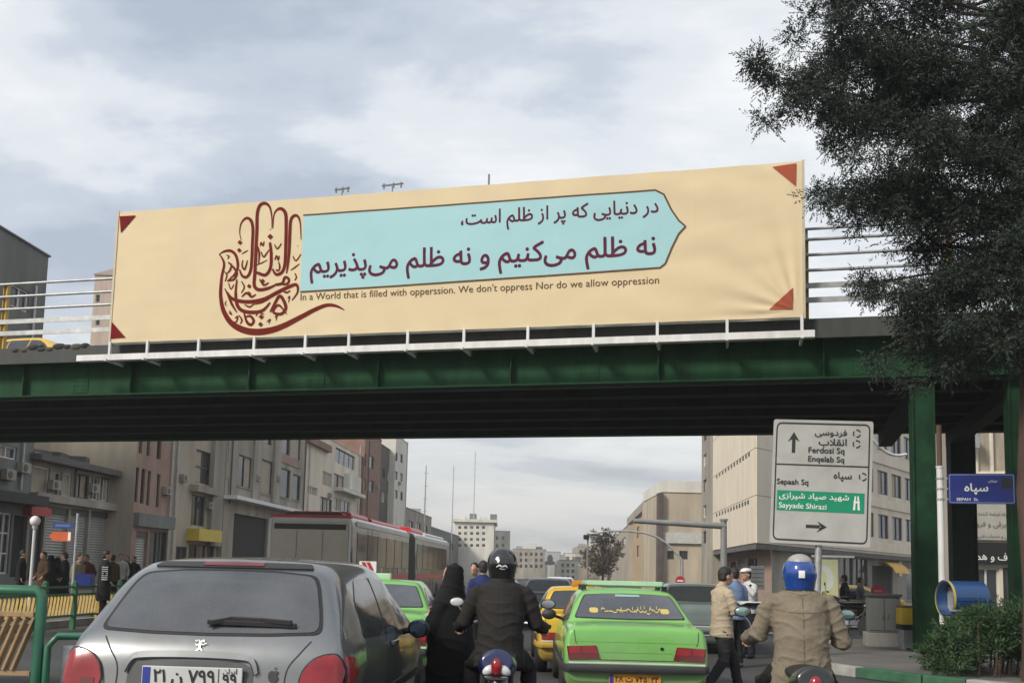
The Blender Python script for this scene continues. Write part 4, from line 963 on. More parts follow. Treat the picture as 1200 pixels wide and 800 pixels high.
def hatchback(name, label, loc, rz, paint):
    root = thing(name, label, 'car', loc, rz); k = 1.05
    lo = [(0, .2), (.62, .2), (.78, .26)]
    st = [(0.0, [(0, .36), (.5, .36), (.64, .38), (.69, .42), (.70, .47), (.70, .52), (.68, .555), (.63, .57), (.4, .575), (0, .58)]),
          (.035, [(0, .27), (.58, .27), (.72, .31), (.775, .42), (.785, .52), (.775, .61), (.74, .68), (.68, .71), (.45, .72), (0, .72)]),
          (.075, [(0, .24), (.6, .24), (.75, .28), (.80, .42), (.808, .56), (.80, .70), (.765, .82), (.70, .86), (.45, .875), (0, .88)]),
          (.14, [(0, .22), (.62, .22), (.77, .27), (.815, .45), (.822, .62), (.812, .78), (.775, .92), (.71, .965), (.45, .985), (0, .99)]),
          (.24, [*lo, (.82, .48), (.826, .66), (.815, .84), (.765, .985), (.70, 1.06), (.45, 1.10), (0, 1.11)]),
          (.42, [*lo, (.825, .48), (.83, .68), (.815, .88), (.75, 1.06), (.66, 1.24), (.44, 1.30), (0, 1.31)]),
          (.56, [*lo, (.826, .48), (.832, .69), (.815, .90), (.735, 1.13), (.625, 1.335), (.43, 1.39), (0, 1.405)]),
          (.72, [*lo, (.826, .48), (.832, .70), (.815, .91), (.72, 1.18), (.61, 1.365), (.43, 1.42), (0, 1.435)]),
          (1.25, [*lo, (.826, .48), (.832, .70), (.81, .91), (.71, 1.2), (.60, 1.385), (.43, 1.435), (0, 1.45)]),
          (1.9, [*lo, (.826, .48), (.832, .70), (.81, .90), (.71, 1.19), (.60, 1.37), (.43, 1.42), (0, 1.435)]),
          (2.35, [*lo, (.826, .48), (.83, .69), (.80, .89), (.70, 1.13), (.585, 1.27), (.42, 1.31), (0, 1.33)]),
          (2.95, [*lo, (.82, .46), (.82, .66), (.79, .86), (.74, .93), (.66, .965), (.44, .99), (0, 1.0)]),
          (3.5, [(0, .22), (.6, .22), (.74, .28), (.78, .44), (.78, .58), (.74, .70), (.66, .77), (.56, .80), (.4, .82), (0, .83)]),
          (3.8, [(0, .3), (.5, .3), (.6, .34), (.63, .42), (.63, .48), (.6, .54), (.55, .58), (.48, .6), (.35, .61), (0, .62)])]
    B = Body(st, k); B.mb.obj('body', paint, root, smooth='all')
    s = lambda P: [(a * k, b * k) for a, b in P]
    win = [(-.655, 1.0), (-.35, .985), (0, .98), (.35, .985), (.655, 1.0), (.625, 1.12), (.575, 1.27), (.53, 1.335), (.3, 1.355), (0, 1.36), (-.3, 1.355), (-.53, 1.335), (-.575, 1.27), (-.625, 1.12)]
    w = B.patch('rear', s(win), .004, 'rear_window', SEAM, root, .05 * k)
    B.patch('rear', s([(a * .965, 1.17 + (b - 1.17) * .93) for a, b in win]), .0075, 'glass', REARGL, root, .05 * k, parent=w)
    B.patch('rear', s([(-.5, 1.366), (.5, 1.366), (.47, 1.394), (0, 1.402), (-.47, 1.394)]), .012, 'spoiler_strip', TRIMB, root, .015)
    B.patch('rear', s([(-.19, 1.373), (.19, 1.373), (.185, 1.394), (-.185, 1.394)]), .018, 'brake_lamp', TAILD, root, .006)
    for sg in (1, -1):
        P = [(.575, .67), (.78, .70), (.80, .80), (.77, .875), (.735, .895), (.65, .875), (.59, .82), (.565, .75)]
        P = s(P) if sg > 0 else mir(s(P))
        t = B.patch('rear', [(a + sg * .0, b) for a, b in P], .016, 'tail_lamp', TAIL, root, .03)
        B.seam('rear', [(x_ * (1 if sg > 0 else 1), z_) for x_, z_ in P + P[:1]], .008, 'lamp_rim', SEAM, root, .017)
        q = s([(.60, .69), (.68, .70), (.68, .74), (.60, .74)]); B.patch('rear', q if sg > 0 else mir(q), .02, 'lens', TAILD, root, .01, parent=t)
        sd_ = 'right' if sg > 0 else 'left'
        B.patch(sd_, s([(.1, .72), (.36, .76), (.33, .86), (.16, .885), (.1, .84)]), .012, 'tail_lamp_side', TAIL, root, .03)
        g1 = B.patch(sd_, s([(.62, .955), (1.36, .93), (1.36, 1.32), (.9, 1.31), (.68, 1.18)]), .005, 'side_window', CARGL, root, .05)
        g2 = B.patch(sd_, s([(1.42, .93), (2.5, .9), (2.28, 1.13), (2.02, 1.29), (1.42, 1.325)]), .005, 'side_window', CARGL, root, .04)
        B.seam(sd_, s([(1.39, 1.33), (1.39, .9), (1.38, .45)]), .012, 'door_seam', SEAM, root); B.seam(sd_, s([(2.62, .9), (2.55, .6), (2.5, .4)]), .012, 'door_seam', SEAM, root)
        B.patch(sd_, s([(.35, .52), (2.9, .52), (2.9, .58), (.35, .58)]), .014, 'side_moulding', TRIMB, root, .02)
        arc = [(.74 + .36 * math.cos(t), .29 + .36 * math.sin(t)) for t in [math.pi * i / 12 for i in range(13)]]
        B.patch(sd_, s([p for p in arc]), .004, 'wheel_arch', SEAM, root)
        B.patch(sd_, s([(a + 2.4, b) for a, b in arc]), .004, 'wheel_arch', SEAM, root)
        for y in (.74, 3.14): wheel(root, sg * .76 * k, y * k, .3, .19, sg)
        m_ = MB(); m_.ell((sg * .925 * k, 2.2 * k, .93 * k), (.095, .06, .075), 14, 10); m_.bar((sg * .78 * k, 2.23 * k, .90 * k), (sg * .88 * k, 2.21 * k, .92 * k), .06, .05)
        mo = m_.obj('door_mirror', TRIMB, root, smooth='all')
        m_ = MB(); m_.lathe([(.075, 0), (.065, .006)], 18, (sg * .925 * k, 2.148 * k, .93 * k), Matrix.Rotation(math.pi / 2, 3, 'X')); m_.obj('mirror_glass', mat('mirror_glass', (.08, .11, .16), .05, .8), mo)
        h_ = MB(); p, n = B.hit(sd_, 1.6 * k, .86 * k); h_.bar(p + n * .02 - Vector((0, .1, 0)), p + n * .02 + Vector((0, .1, 0)), .03, .035); h_.obj('door_handle', paint, root, bev=.008)
    # tailgate: plate recess, trim, badge, wiper, lettering, sticker
    B.patch('rear', s([(-.42, .60), (.30, .60), (.30, .81), (.22, .845), (-.36, .845), (-.42, .81)]), .003, 'plate_recess', mat('recess_grey', (.07, .072, .076), .4, .4), root, .03)
    tr = MB(); f = B.on('rear', .03)
    stroke(s([(-.44, .78), (-.41, .845), (-.34, .868), (-.05, .876), (.22, .868), (.29, .845), (.32, .78)]), [.02, .028, .034, .036, .034, .028, .02], B.on('rear', .022), tr); o = tr.obj('plate_trim', paint, root)
    tr = MB(); stroke(s([(-.43, .77), (-.40, .833), (-.34, .852), (-.05, .859), (.22, .852), (.28, .833), (.31, .77)]), [.01] * 7, B.on('rear', .018), tr); tr.obj('trim_shadow_line', SEAM, root)
    plate(root, B, -.04 * k, .755 * k, .60, .125, '۷۹۹ ن ۲۱', '۹۹', PLATEW)
    for sg in (1, -1): B.seam('rear', s([(sg * .60, .965), (sg * .55, .9), (sg * .485, .8), (sg * .48, .62)]), .007, 'tailgate_seam', SEAM, root)
    B.seam('rear', s([(-.62, .575), (-.3, .57), (0, .568), (.3, .57), (.62, .575)]), .012, 'bumper_seam', SEAM, root)
    wp = MB(); q = lambda a, b, o_: B.on('rear', o_)(a * k, b * k)
    pts = [(.0, 1.035), (.12, 1.06), (.30, 1.055), (.47, 1.045)]
    for (a, b), (c, d) in zip(pts, pts[1:]): wp.bar(q(a, b, .03), q(c, d, .03), .028, .03)
    wp.bar(q(-.02, 1.04, .03), q(.5, 1.035, .02), .012, .03); o = wp.obj('wiper', BLACK, root, bev=.004)
    # rampant lion badge: body, legs, arms, head, tail
    bd = MB(); bx_, bz_ = -.03 * k, .915 * k; sc_ = .0011 * k
    for pts, w in (([(2, -8), (0, 8), (-4, 22), (6, 30)], [14, 16, 14, 8]), ([(4, -6), (16, -16), (10, -28), (20, -36)], [10, 9, 7, 6]), ([(-2, -8), (-14, -18), (-10, -30), (-22, -36)], [10, 9, 7, 6]), ([(-2, 14), (-16, 10), (-26, 16)], [8, 7, 5]), ([(2, 18), (16, 12), (26, 20), (34, 16)], [8, 7, 6, 5]), ([(4, 26), (14, 32), (18, 24)], [12, 12, 8]), ([(-4, 26), (-14, 34), (-24, 28), (-30, 34)], [5, 5, 5, 6])):
        stroke([(bx_ + a * sc_, bz_ + b * sc_) for a, b in pts], [x * sc_ * .8 for x in w], B.on('rear', .012), bd, .0)
    bd.obj('badge', mat('badge_silver', (.8, .8, .8), .3, .3), root)
    write('PEUGEOT', B.on('rear', .01), -.56 * k, -.36 * k, .655 * k, 1, .03).obj('lettering', mat('badge_silver', (.8, .8, .8)), root)
    ap = MB(); ax_, az_ = .415 * k, .775 * k; f = B.on('rear', .009)
    q = [(0, 22), (12, 26), (24, 22), (26, 16), (20, 8), (20, -2), (28, -12), (22, -28), (12, -36), (2, -32), (-8, -36), (-20, -28), (-28, -10), (-28, 8), (-20, 22), (-8, 26)]
    c_ = f(ax_, az_ - .004); n = len(q); ap.add([f(ax_ + a * .0011, az_ + b * .0011) for a, b in q] + [c_], [(i, (i + 1) % n, n) for i in range(n)])
    ap.add([f(ax_ + a * .0011, az_ + b * .0011) for a, b in ((2, 30), (12, 36), (14, 46), (4, 40))], [(0, 1, 2, 3)]); ap.obj('sticker', LBLACK, root)
    return root

def sedan(name, label, loc, rz, paint, k=.94, style='p', group=None, kz=None, txt='۷۴۵ ت ۲۸', reg='۲۲', platem=None, cat='car'):
    root = thing(name, label, cat, loc, rz, group)
    lo = [(0, .2), (.62, .2), (.80, .27)]
    st = [(0.0, [(0, .34), (.6, .34), (.74, .36), (.80, .41), (.815, .46), (.815, .51), (.805, .55), (.77, .57), (.5, .575), (0, .575)]),
          (.03, [(0, .28), (.62, .28), (.77, .32), (.825, .43), (.835, .55), (.83, .68), (.80, .82), (.75, .885), (.5, .90), (0, .905)]),
          (.07, [(0, .24), (.62, .24), (.79, .29), (.84, .45), (.845, .6), (.84, .74), (.805, .89), (.74, .95), (.5, .965), (0, .97)]),
          (.13, [(0, .22), (.62, .22), (.80, .28), (.845, .46), (.85, .62), (.845, .77), (.81, .91), (.74, .965), (.5, .985), (0, .99)]),
          (.5, [*lo, (.85, .46), (.855, .63), (.848, .79), (.815, .925), (.75, .985), (.5, 1.005), (0, 1.01)]),
          (.68, [*lo, (.85, .46), (.856, .64), (.848, .80), (.81, .94), (.745, 1.0), (.5, 1.03), (0, 1.04)]),
          (.95, [*lo, (.85, .46), (.856, .64), (.848, .81), (.78, 1.0), (.68, 1.17), (.47, 1.21), (0, 1.225)]),
          (1.18, [*lo, (.85, .46), (.856, .65), (.848, .82), (.75, 1.1), (.62, 1.305), (.45, 1.35), (0, 1.365)]),
          (1.4, [*lo, (.85, .46), (.856, .65), (.848, .83), (.735, 1.14), (.60, 1.345), (.45, 1.39), (0, 1.405)]),
          (2.2, [*lo, (.85, .46), (.856, .65), (.845, .83), (.73, 1.14), (.595, 1.35), (.45, 1.395), (0, 1.41)]),
          (2.6, [*lo, (.85, .46), (.856, .64), (.84, .82), (.73, 1.1), (.60, 1.29), (.45, 1.335), (0, 1.35)]),
          (3.25, [*lo, (.845, .45), (.85, .62), (.83, .80), (.78, .90), (.70, .95), (.5, .975), (0, .985)]),
          (4.0, [(0, .22), (.62, .22), (.78, .28), (.82, .42), (.825, .55), (.8, .68), (.74, .76), (.66, .8), (.5, .82), (0, .83)]),
          (4.34, [(0, .3), (.55, .3), (.7, .34), (.75, .42), (.75, .48), (.72, .55), (.66, .6), (.58, .63), (.45, .64), (0, .65)])]
    kz = kz or k
    B = Body(st, k, kz); B.mb.obj('body', paint, root, smooth='all')
    s = lambda P: [(a * k, b * kz) for a, b in P]
    win = [(-.70, 1.04), (-.35, 1.035), (0, 1.03), (.35, 1.035), (.70, 1.04), (.60, 1.25), (.555, 1.325), (.3, 1.34), (0, 1.345), (-.3, 1.34), (-.555, 1.325), (-.60, 1.25)]
    w = B.patch('rear', s(win), .004, 'rear_window', SEAM, root, .03)
    B.patch('rear', s([(a * .975, 1.19 + (b - 1.19) * .95) for a, b in win]), .008, 'glass', REARGL if style == 'p' else CARGL, root, .03, parent=w)
    for sg in (1, -1):
        sd_ = 'right' if sg > 0 else 'left'
        if style == 'p':
            P = [(.43, .60), (.80, .585), (.815, .74), (.475, .755)]; P = s(P) if sg > 0 else mir(s(P))
            t = B.patch('rear', P, .014, 'tail_lamp', TAILD, root, .01)
            q = s([(.455, .665), (.63, .66), (.64, .74), (.485, .745)]); B.patch('rear', q if sg > 0 else mir(q), .018, 'lens', TAIL, root, .008, parent=t)
            q = s([(.66, .66), (.79, .655), (.80, .735), (.665, .74)]); B.patch('rear', q if sg > 0 else mir(q), .018, 'lens', TAIL, root, .008, parent=t)
        else:
            P = [(.50, .58), (.79, .58), (.79, .69), (.50, .69)]; P = s(P) if sg > 0 else mir(s(P))
            t = B.patch('rear', P, .014, 'tail_lamp', TAIL, root, .015)
            l_ = MB(); p = B.hit('rear', sg * .36 * k, .68 * kz)[0]; l_.lathe([(.065, 0), (.065, .03), (.05, .045), (.01, .05)], 16, p, Matrix.Rotation(math.pi / 2, 3, 'X')); l_.obj('lens', LENS, t, smooth=True)
        B.patch(sd_, s([(.78, 1.02), (1.3, .96), (1.42, .955), (1.42, 1.29), (1.22, 1.24)]), .005, 'side_window', CARGL, root, .03)
        B.patch(sd_, s([(1.47, .955), (2.15, .94), (2.15, 1.3), (1.47, 1.295)]), .005, 'side_window', CARGL, root, .03)
        B.patch(sd_, s([(2.2, .94), (3.0, .91), (2.72, 1.16), (2.5, 1.28), (2.2, 1.3)]), .005, 'side_window', CARGL, root, .03)
        for x in (1.44, 2.17): B.seam(sd_, s([(x, 1.3), (x, .9), (x - .02, .35)]), .012, 'door_seam', SEAM, root)
        B.patch(sd_, s([(.2, .5), (4.0, .5), (4.0, .57), (.2, .57)]), .012, 'side_moulding', TRIMB, root, .02)
        arc = [(.78 + .35 * math.cos(t), .28 + .35 * math.sin(t)) for t in [math.pi * i / 12 for i in range(13)]]
        for dy in (0, 2.67):
            B.patch(sd_, s([(a + dy, b) for a, b in arc]), .004, 'wheel_arch', SEAM, root); wheel(root, sg * .77 * k, (.78 + dy) * k, .29, .18, sg)
        m_ = MB(); m_.ell((sg * .96 * k, 2.85 * k, .99 * kz), (.1, .06, .075), 12, 8); m_.bar((sg * .8 * k, 2.88 * k, .94 * kz), (sg * .93 * k, 2.86 * k, .98 * kz), .05, .04); m_.obj('door_mirror', TRIMB, root, smooth='all')
    # bumper: black beam with chrome line, wrapped round the corners
    mb = MB()
    pr = [(-.862, .5), (-.85, .06), (-.78, -.035), (-.4, -.05), (0, -.055), (.4, -.05), (.78, -.035), (.85, .06), (.862, .5)]
    rows = []
    for x, y in pr:
        o_ = Vector((x, y * 1.0, 0)); n_ = Vector((x * .35, -1, 0)).normalized() * .03 if abs(y) < .3 else Vector((math.copysign(.03, x), 0, 0))
        rows.append([(o_.x * k + dx * n_.x, o_.y * k + dx * n_.y, z_ * kz) for dx, z_ in ((-.5, .445), (1, .45), (1.3, .465), (1.3, .52), (1, .535), (-.5, .54))])
    mb.grid(rows, closed=False); mb.obj('bumper', TRIMB if style == 'p' else paint, root, smooth=True)
    mb = MB(); stroke(s([(-.80, .555), (-.4, .56), (0, .56), (.4, .56), (.80, .555)]), [.018] * 5, B.on('rear', .035), mb); mb.obj('chrome_strip', mat('bright_trim', (.6, .62, .6), .35), root)
    if style == 'p': B.patch('rear', s([(-.74, .22), (.74, .22), (.76, .3), (-.76, .3)]), .006, 'bumper_skirt', TRIMB, root, .01)
    for z in (.80, .68): B.seam('rear', s([(-.72, z), (0, z), (.72, z)]) if z > .7 else s([(-.42, z), (0, z), (.42, z)]), .006, 'press_line', SEAM if z < .5 else paint, root, .004)
    for sg in (1, -1): B.seam('rear', s([(sg * .735, .93), (sg * .72, .8), (sg * .70, .77)]), .007, 'boot_seam', SEAM, root)
    B.seam('rear', s([(-.44, .59), (0, .59), (.44, .59)]), .007, 'boot_seam', SEAM, root)
    p = B.hit('rear', .3 * k, .73 * kz)[0]; mb = MB(); mb.lathe([(.02, 0), (.018, .008)], 12, p, Matrix.Rotation(math.pi / 2, 3, 'X')); mb.obj('lock', BLACK, root)
    plate(root, B, -.02 * k, (.375 if style == 'p' else .44) * kz, .56, .115, txt, reg, platem or PLATEO)
    return root, B

SILVER = mat('silver_paint', (.205, .218, .232), .28, .65, var=.12, vs_=1.2, coat=.8, dirt=(.165, .17, .172), cr_=.06, grime=(.75, (.17, .165, .15)))
TGREEN = mat('taxi_green', (.165, .43, .095), .33, var=.12, vs_=1.5, coat=.7, cr_=.05, grime=(.45, (.17, .2, .12)))
TYEL = mat('taxi_yellow', (.70, .42, .02), .35, var=.14, vs_=1.5, coat=.5, cr_=.08, grime=(.6, (.3, .22, .08)))
p = spot(238, 5.6); CARROT = YAW - R(2.6)
hatchback('silver_hatchback', 'dusty silver hatchback with rear wiper in the near left foreground', p, CARROT, SILVER)
GOLD = mat('gold_lettering', (.55, .42, .12), .5)
def taxi_trim(root, B, k, kz, gold=True):
    mb = MB()
    for y in (1.5, 2.1): mb.bar((-.52 * k, y * k, 1.43 * kz + .02), (.52 * k, y * k, 1.43 * kz + .02), .05, .035)
    for sx in (-.5, .5): mb.bar((sx * k, 1.4 * k, 1.43 * kz + .045), (sx * k, 2.2 * k, 1.43 * kz + .045), .04, .04)
    mb.bar((-.5 * k, 1.4 * k, 1.43 * kz + .045), (.5 * k, 1.4 * k, 1.43 * kz + .045), .05, .055); mb.obj('roof_rack', mat('rack_pale_green', (.42, .62, .42), .5), root, bev=.006)
    for sx in (-.54, .54):
        for y in (1.5, 2.1): MB().box((sx * k, y * k, 1.365 * kz + .02), (.06, .09, .11)).obj('rack_foot', TRIMB, root)
    if gold:
        rs = random.Random(5); mb = MB(); f = B.on('rear', .011)
        x = -.36
        while x < .38:
            w = rs.uniform(.03, .07); z = 1.125 + rs.uniform(-.012, .012)
            stroke([(x * k, z * kz), ((x + w * .4) * k, (z + rs.uniform(-.02, .035)) * kz), ((x + w) * k, (z + rs.uniform(-.01, .01)) * kz)], [.004, .014, .006], f, mb); 
            if rs.random() < .4: stroke([((x + w * .5) * k, (z + .02) * kz), ((x + w * .55) * k, (z + .06) * kz)], [.009, .005], f, mb)
            x += w * .8
        mb.obj('window_lettering', GOLD, root)
        for cx in (-.45, .45):
            B.patch('rear', rpoly([((cx - .055) * k, 1.10 * kz), ((cx + .055) * k, 1.10 * kz), ((cx + .055) * k, 1.16 * kz), ((cx - .055) * k, 1.16 * kz)], .03), .010, 'medallion', GOLD, root, thick=.002)
        B.patch('rear', [(-.16 * k, 1.30 * kz), (.16 * k, 1.30 * kz), (.155 * k, 1.325 * kz), (-.155 * k, 1.325 * kz)], .012, 'sun_strip', mat('pale_strip', (.3, .45, .42), .4), root, thick=.002)
root, B = sedan('green_taxi', 'bright green taxi with roof rack and gold window lettering, nearer to the centre', spot(747, 10.3), YAW - R(.8), TGREEN, .92, 'p', 'green taxis in the queue', cat='taxi')
taxi_trim(root, B, .92, .92)
gt2, B = sedan('green_taxi', 'green taxi half hidden between the silver hatchback and the woman in black', spot(430, 11.6), YAW + R(1), TGREEN, .94, 'p', 'green taxis in the queue', txt='۵۱۸ ت ۴۳', reg='۱۱', cat='taxi')
mb = MB(); mb.box((-.1, 1.75, 1.36), (.42, .16, .09)); mb.obj('roof_sign', mat('rack_pale_green', (.42, .62, .42)), gt2, bev=.02)
yt, B = sedan('yellow_taxi', 'yellow taxi with black rear window between the rider in black and the green taxi', spot(694, 13.6), YAW, TYEL, .90, 'b', txt='۳۶۲ ت ۱۵', reg='۳۳', cat='taxi')
mb = MB(); mb.bx((-.18, 1.6, 1.27), (.18, 1.8, 1.36)); mb.obj('roof_sign', mat('sign_orange', (.5, .22, .02), .4), yt, bev=.02)
# cars further on and on the cross street: same shape without small print
CW = mat('white_car_paint', (.6, .6, .58), .35, var=.1, coat=.4); CG = mat('grey_car_paint', (.12, .125, .13), .35, .3, var=.1, coat=.4); CT = mat('teal_car_paint', (.17, .21, .2), .35, .2, var=.1, coat=.4)
def clone(src, label, loc, rz, paint, srcpaint='taxi_yellow', name='sedan_car', group='cars in the distance', cat='car'):
    o = copy_tree(src, None, {srcpaint: paint}); o.name = name; o.location = loc; o.rotation_euler = (0, 0, rz)
    tag(o, label, cat, group); return o
base, _ = sedan('sedan_car', 'white car far ahead in the queue beside the bus', spot(572, 24), 0, CW, .95, 'b', 'cars in the distance', platem=PLATEW, txt='۱۸۴ ب ۶۲', reg='۴۴')
clone(base, 'teal grey car just right of the nearer green taxi', spot(824, 18), 0, CT, 'white_car_paint')
clone(base, 'dark grey car far ahead between the rider in black and the yellow taxi', spot(642, 26), 0, CG, 'white_car_paint')
clone(base, 'white car far ahead above the yellow taxi roof', spot(655, 40), 0, CW, 'white_car_paint')
clone(base, 'yellow taxi far off behind the grey cabinet on the island', spot(1050, 30), R(95), TYEL, 'white_car_paint', 'yellow_taxi', 'cars in the distance', 'taxi')
pt = dep(30, 399, 27.5)
oc = clone(base, 'yellow taxi driving on the overpass behind the left railing', (0, 0, 0), BANG - A90, TYEL, 'white_car_paint', 'yellow_taxi', 'cars in the distance', 'taxi')
q = B0 + BU * (bl(-15, 400, 3.6)[0]) - BN * 3.6; oc.location = (q.x, q.y, zw + .217)

# ---- articulated bus
def adwrap():
    m = mat('bus_wrap', (.45, .44, .41), .3, var=.25, vs_=.8, coat=.3); t = m.node_tree; b = t.nodes['Principled BSDF']
    src = b.inputs['Base Color'].links[0].from_socket
    tc_ = t.nodes.new('ShaderNodeTexCoord'); mp = t.nodes.new('ShaderNodeMapping'); mp.inputs['Scale'].default_value = (1, 3.2, .35); t.links.new(tc_.outputs['Object'], mp.inputs[0])
    n = t.nodes.new('ShaderNodeTexNoise'); n.inputs['Scale'].default_value = 1.3; n.inputs['Detail'].default_value = 5; t.links.new(mp.outputs[0], n.inputs['Vector'])
    sp = t.nodes.new('ShaderNodeSeparateXYZ'); t.links.new(tc_.outputs['Object'], sp.inputs[0])
    a = t.nodes.new('ShaderNodeMath'); a.operation = 'MULTIPLY_ADD'; t.links.new(n.outputs[0], a.inputs[0]); a.inputs[1].default_value = 4.6; a.inputs[2].default_value = -.35
    s_ = t.nodes.new('ShaderNodeMath'); s_.operation = 'SUBTRACT'; t.links.new(a.outputs[0], s_.inputs[0]); t.links.new(sp.outputs[2], s_.inputs[1])
    mr = t.nodes.new('ShaderNodeMapRange'); mr.inputs[1].default_value = -.15; mr.inputs[2].default_value = .25; t.links.new(s_.outputs[0], mr.inputs[0])
    mx = t.nodes.new('ShaderNodeMix'); mx.data_type = 'RGBA'; t.links.new(mr.outputs[0], mx.inputs[0]); t.links.new(src, mx.inputs[6]); mx.inputs[7].default_value = (.045, .035, .03, 1)
    t.links.new(mx.outputs[2], b.inputs['Base Color']); return m
WRAP = adwrap()
WROOF = mat('bus_roof_white', (.6, .6, .6), .4, var=.15)
p = spot(361, 27)
bus = thing('articulated_bus', 'long grey articulated bus with printed sides and red roof housings', 'bus', p, R(-.5))
W2 = 1.25
prof = rpoly([(-W2, .38), (W2, .38), (W2, 1.2), (W2 * .99, 2.75), (W2 * .9, 2.96), (-W2 * .9, 2.96), (-W2 * .99, 2.75), (-W2, 1.2)], .12)
for a, b in ((0.0, 8.8), (10.2, 19.5)):
    mb = MB(); mb.prism(prof, lambda x, z, h: (x, h, z), a, b); mb.obj('body', WRAP, bus, bev=.03)
bel = MB(); rows = []
for i in range(29): k_ = .95 if i % 2 else 1.0 - .02; rows.append([(x * k_, 8.8 + 1.4 * i / 28, 1.67 + (z - 1.67) * k_) for x, z in prof])
bel.grid(rows, closed=True); bel.obj('bellows', mat('bellows_grey', (.07, .068, .065), .8), bus)
mb = MB(); mb.prism(rpoly([(-1.13, .95), (1.13, .95), (1.13, 2.62), (1.06, 2.78), (-1.06, 2.78), (-1.13, 2.62)], .08), lambda x, z, h: (x, h, z), -.035, -.001); mb.obj('rear_panel', mat('bus_rear_panel', (.33, .295, .235), .1, var=.16, vs_=.8, coat=.7), bus, bev=.008)
mb = MB(); mb.bx((-1.2, -.03, .45), (1.2, -.001, .8)); mb.obj('rear_bumper', TRIMB, bus, bev=.02)
MB().bx((-1.05, -.045, 2.56), (1.05, -.036, 2.72)).obj('rear_top_strip', BLACK, bus, bev=.01)  # dark strip across the top of the rear panel
for sx in (-1, 1): MB().bx((sx * 1.17 - .035, -.03, 1.3), (sx * 1.17 + .035, .02, 2.85)).obj('corner_pillar', WROOF, bus, bev=.015)
for x_ in (-.38, .38): MB().bx((x_ - .006, -.040, .98), (x_ + .006, -.036, 2.54)).obj('panel_joint', SEAM, bus)
for k_ in range(5): MB().bx((-.6, -.05, 1.02 + k_ * .07), (.6, -.0405, 1.05 + k_ * .07)).obj('vent_slat', TRIMB, bus)
for sx in (-1, 1):
    mb = MB(); mb.bx((sx * 1.15 - .06, -.05, .86), (sx * 1.15 + .06, -.002, 1.25)); mb.obj('tail_lamp', TAIL, bus, bev=.01)
mb = MB(); mb.bx((-W2 * .93, -.03, 2.90), (W2 * .93, .25, 2.985)); mb.obj('rear_edge', REDP, bus, bev=.02)
RROOF = mat('bus_roof_red', (.58, .03, .045), .35, var=.15)
def hump(y0, y1, w, h, m, x=0): 
    mb = MB(); mb.prism(rpoly([(-w, 2.97), (w, 2.97), (w * .9, 2.97 + h), (-w * .9, 2.97 + h)], .1), lambda a, z, d_: (a + x, d_, z), y0, y1); mb.obj('roof_housing', m, bus, bev=.04)
hump(1.0, 3.2, .98, .18, RROOF); hump(3.6, 8.4, 1.0, .14, RROOF); hump(10.6, 13.4, 1.0, .22, RROOF); hump(13.8, 19.2, 1.05, .14, WROOF); hump(.3, .9, .9, .1, TRIMB)
for a, b in ((.4, 8.7), (10.3, 19.4)): MB().bx((W2 * .985, a, 2.70), (W2 * 1.0 + .012, b, 2.84)).obj('side_band', WROOF, bus)
for sx in (-1, 1):
    for y in (2.4, 7.3, 15.8): wheel(bus, sx * 1.12, y, .48, .28, sx)
BGL = mat('bus_tinted_glass', (.035, .032, .03), .07, var=.4, vs_=1.5, spec=.8, dirt=(.09, .08, .07))
for y in [.55 + i * 1.37 for i in range(6)] + [10.5 + i * 1.37 for i in range(6)]:
    mb = MB(); mb.bx((W2 * .993, y, 1.52), (W2 + .012, y + 1.27, 2.52)); mb.obj('side_window', BGL, bus, bev=.01)
for a, b in ((.1, 8.7), (10.3, 19.4)): MB().bx((W2 - .01, a, 1.18), (W2 + .014, b, 1.3)).obj('side_stripe', RROOF, bus)
for y in (5.9, 13.9):
    
    for d_ in (0, .8): mb = MB(); mb.bx((W2 + .001, y + d_, .5), (W2 + .008, y + d_ + .012, 2.5)); mb.obj('door_seam', SEAM, bus)
# ------------------------------------------------------------------ people
SKIN = mat('skin', (.40, .235, .165), .55, var=.12, vs_=8); HAIR = mat('hair_black', (.012, .011, .011), .5, var=.3, bump=.5, bs=90)
def cloth(name, col, rough=.85, bump=.25): return mat(name, col, rough, var=.2, vs_=4, bump=bump, bs=35, spec=.25, fine=.2)
def hand(mb, w, d, nrm, curl=.6, k=1.0, thumb=1):
    w, d, nrm = Vector(w), Vector(d).normalized(), Vector(nrm); nrm = (nrm - d * nrm.dot(d)).normalized(); s = d.cross(nrm)
    mb.tube([w - d * .03 * k, w + d * .03 * k, w + d * .09 * k], [(.026 * k, .022 * k), (.04 * k, .018 * k), (.042 * k, .015 * k)], 10, side=s)
    for i, (o, l) in enumerate(((-.031, .062), (-.0105, .072), (.0105, .068), (.031, .052))):
        a = w + d * .085 * k + s * o * k; b = a + (d * math.cos(curl * .6) + nrm * math.sin(curl * .6)) * l * .55 * k
        c = b + (d * math.cos(curl * 1.7) + nrm * math.sin(curl * 1.7)) * l * .5 * k
        mb.tube([a, b, c], [.0098 * k, .009 * k, .0078 * k], 7)
    a = w + d * .03 * k + s * .035 * k * thumb; b = a + (s * thumb * .7 + d * .7 + nrm * .35) * .035 * k; c = b + (d * .8 + nrm * .6) * .03 * k
    mb.tube([a, b, c], [.0125 * k, .011 * k, .009 * k], 7)
STAND = dict(hip=.9, head=(0, .03, 1.60), look=0, sh=((-.185, 0, 1.40), (.185, 0, 1.40)), el=((-.23, -.02, 1.13), (.23, -.02, 1.13)), wr=((-.23, .06, .88), (.23, .06, .88)),
             kn=((-.1, .02, .49), (.1, .02, .49)), an=((-.1, -.02, .09), (.1, -.02, .09)), tor=[(0, 0, .9), (0, 0, 1.06), (0, .01, 1.25), (0, 0, 1.40), (0, 0, 1.47)])
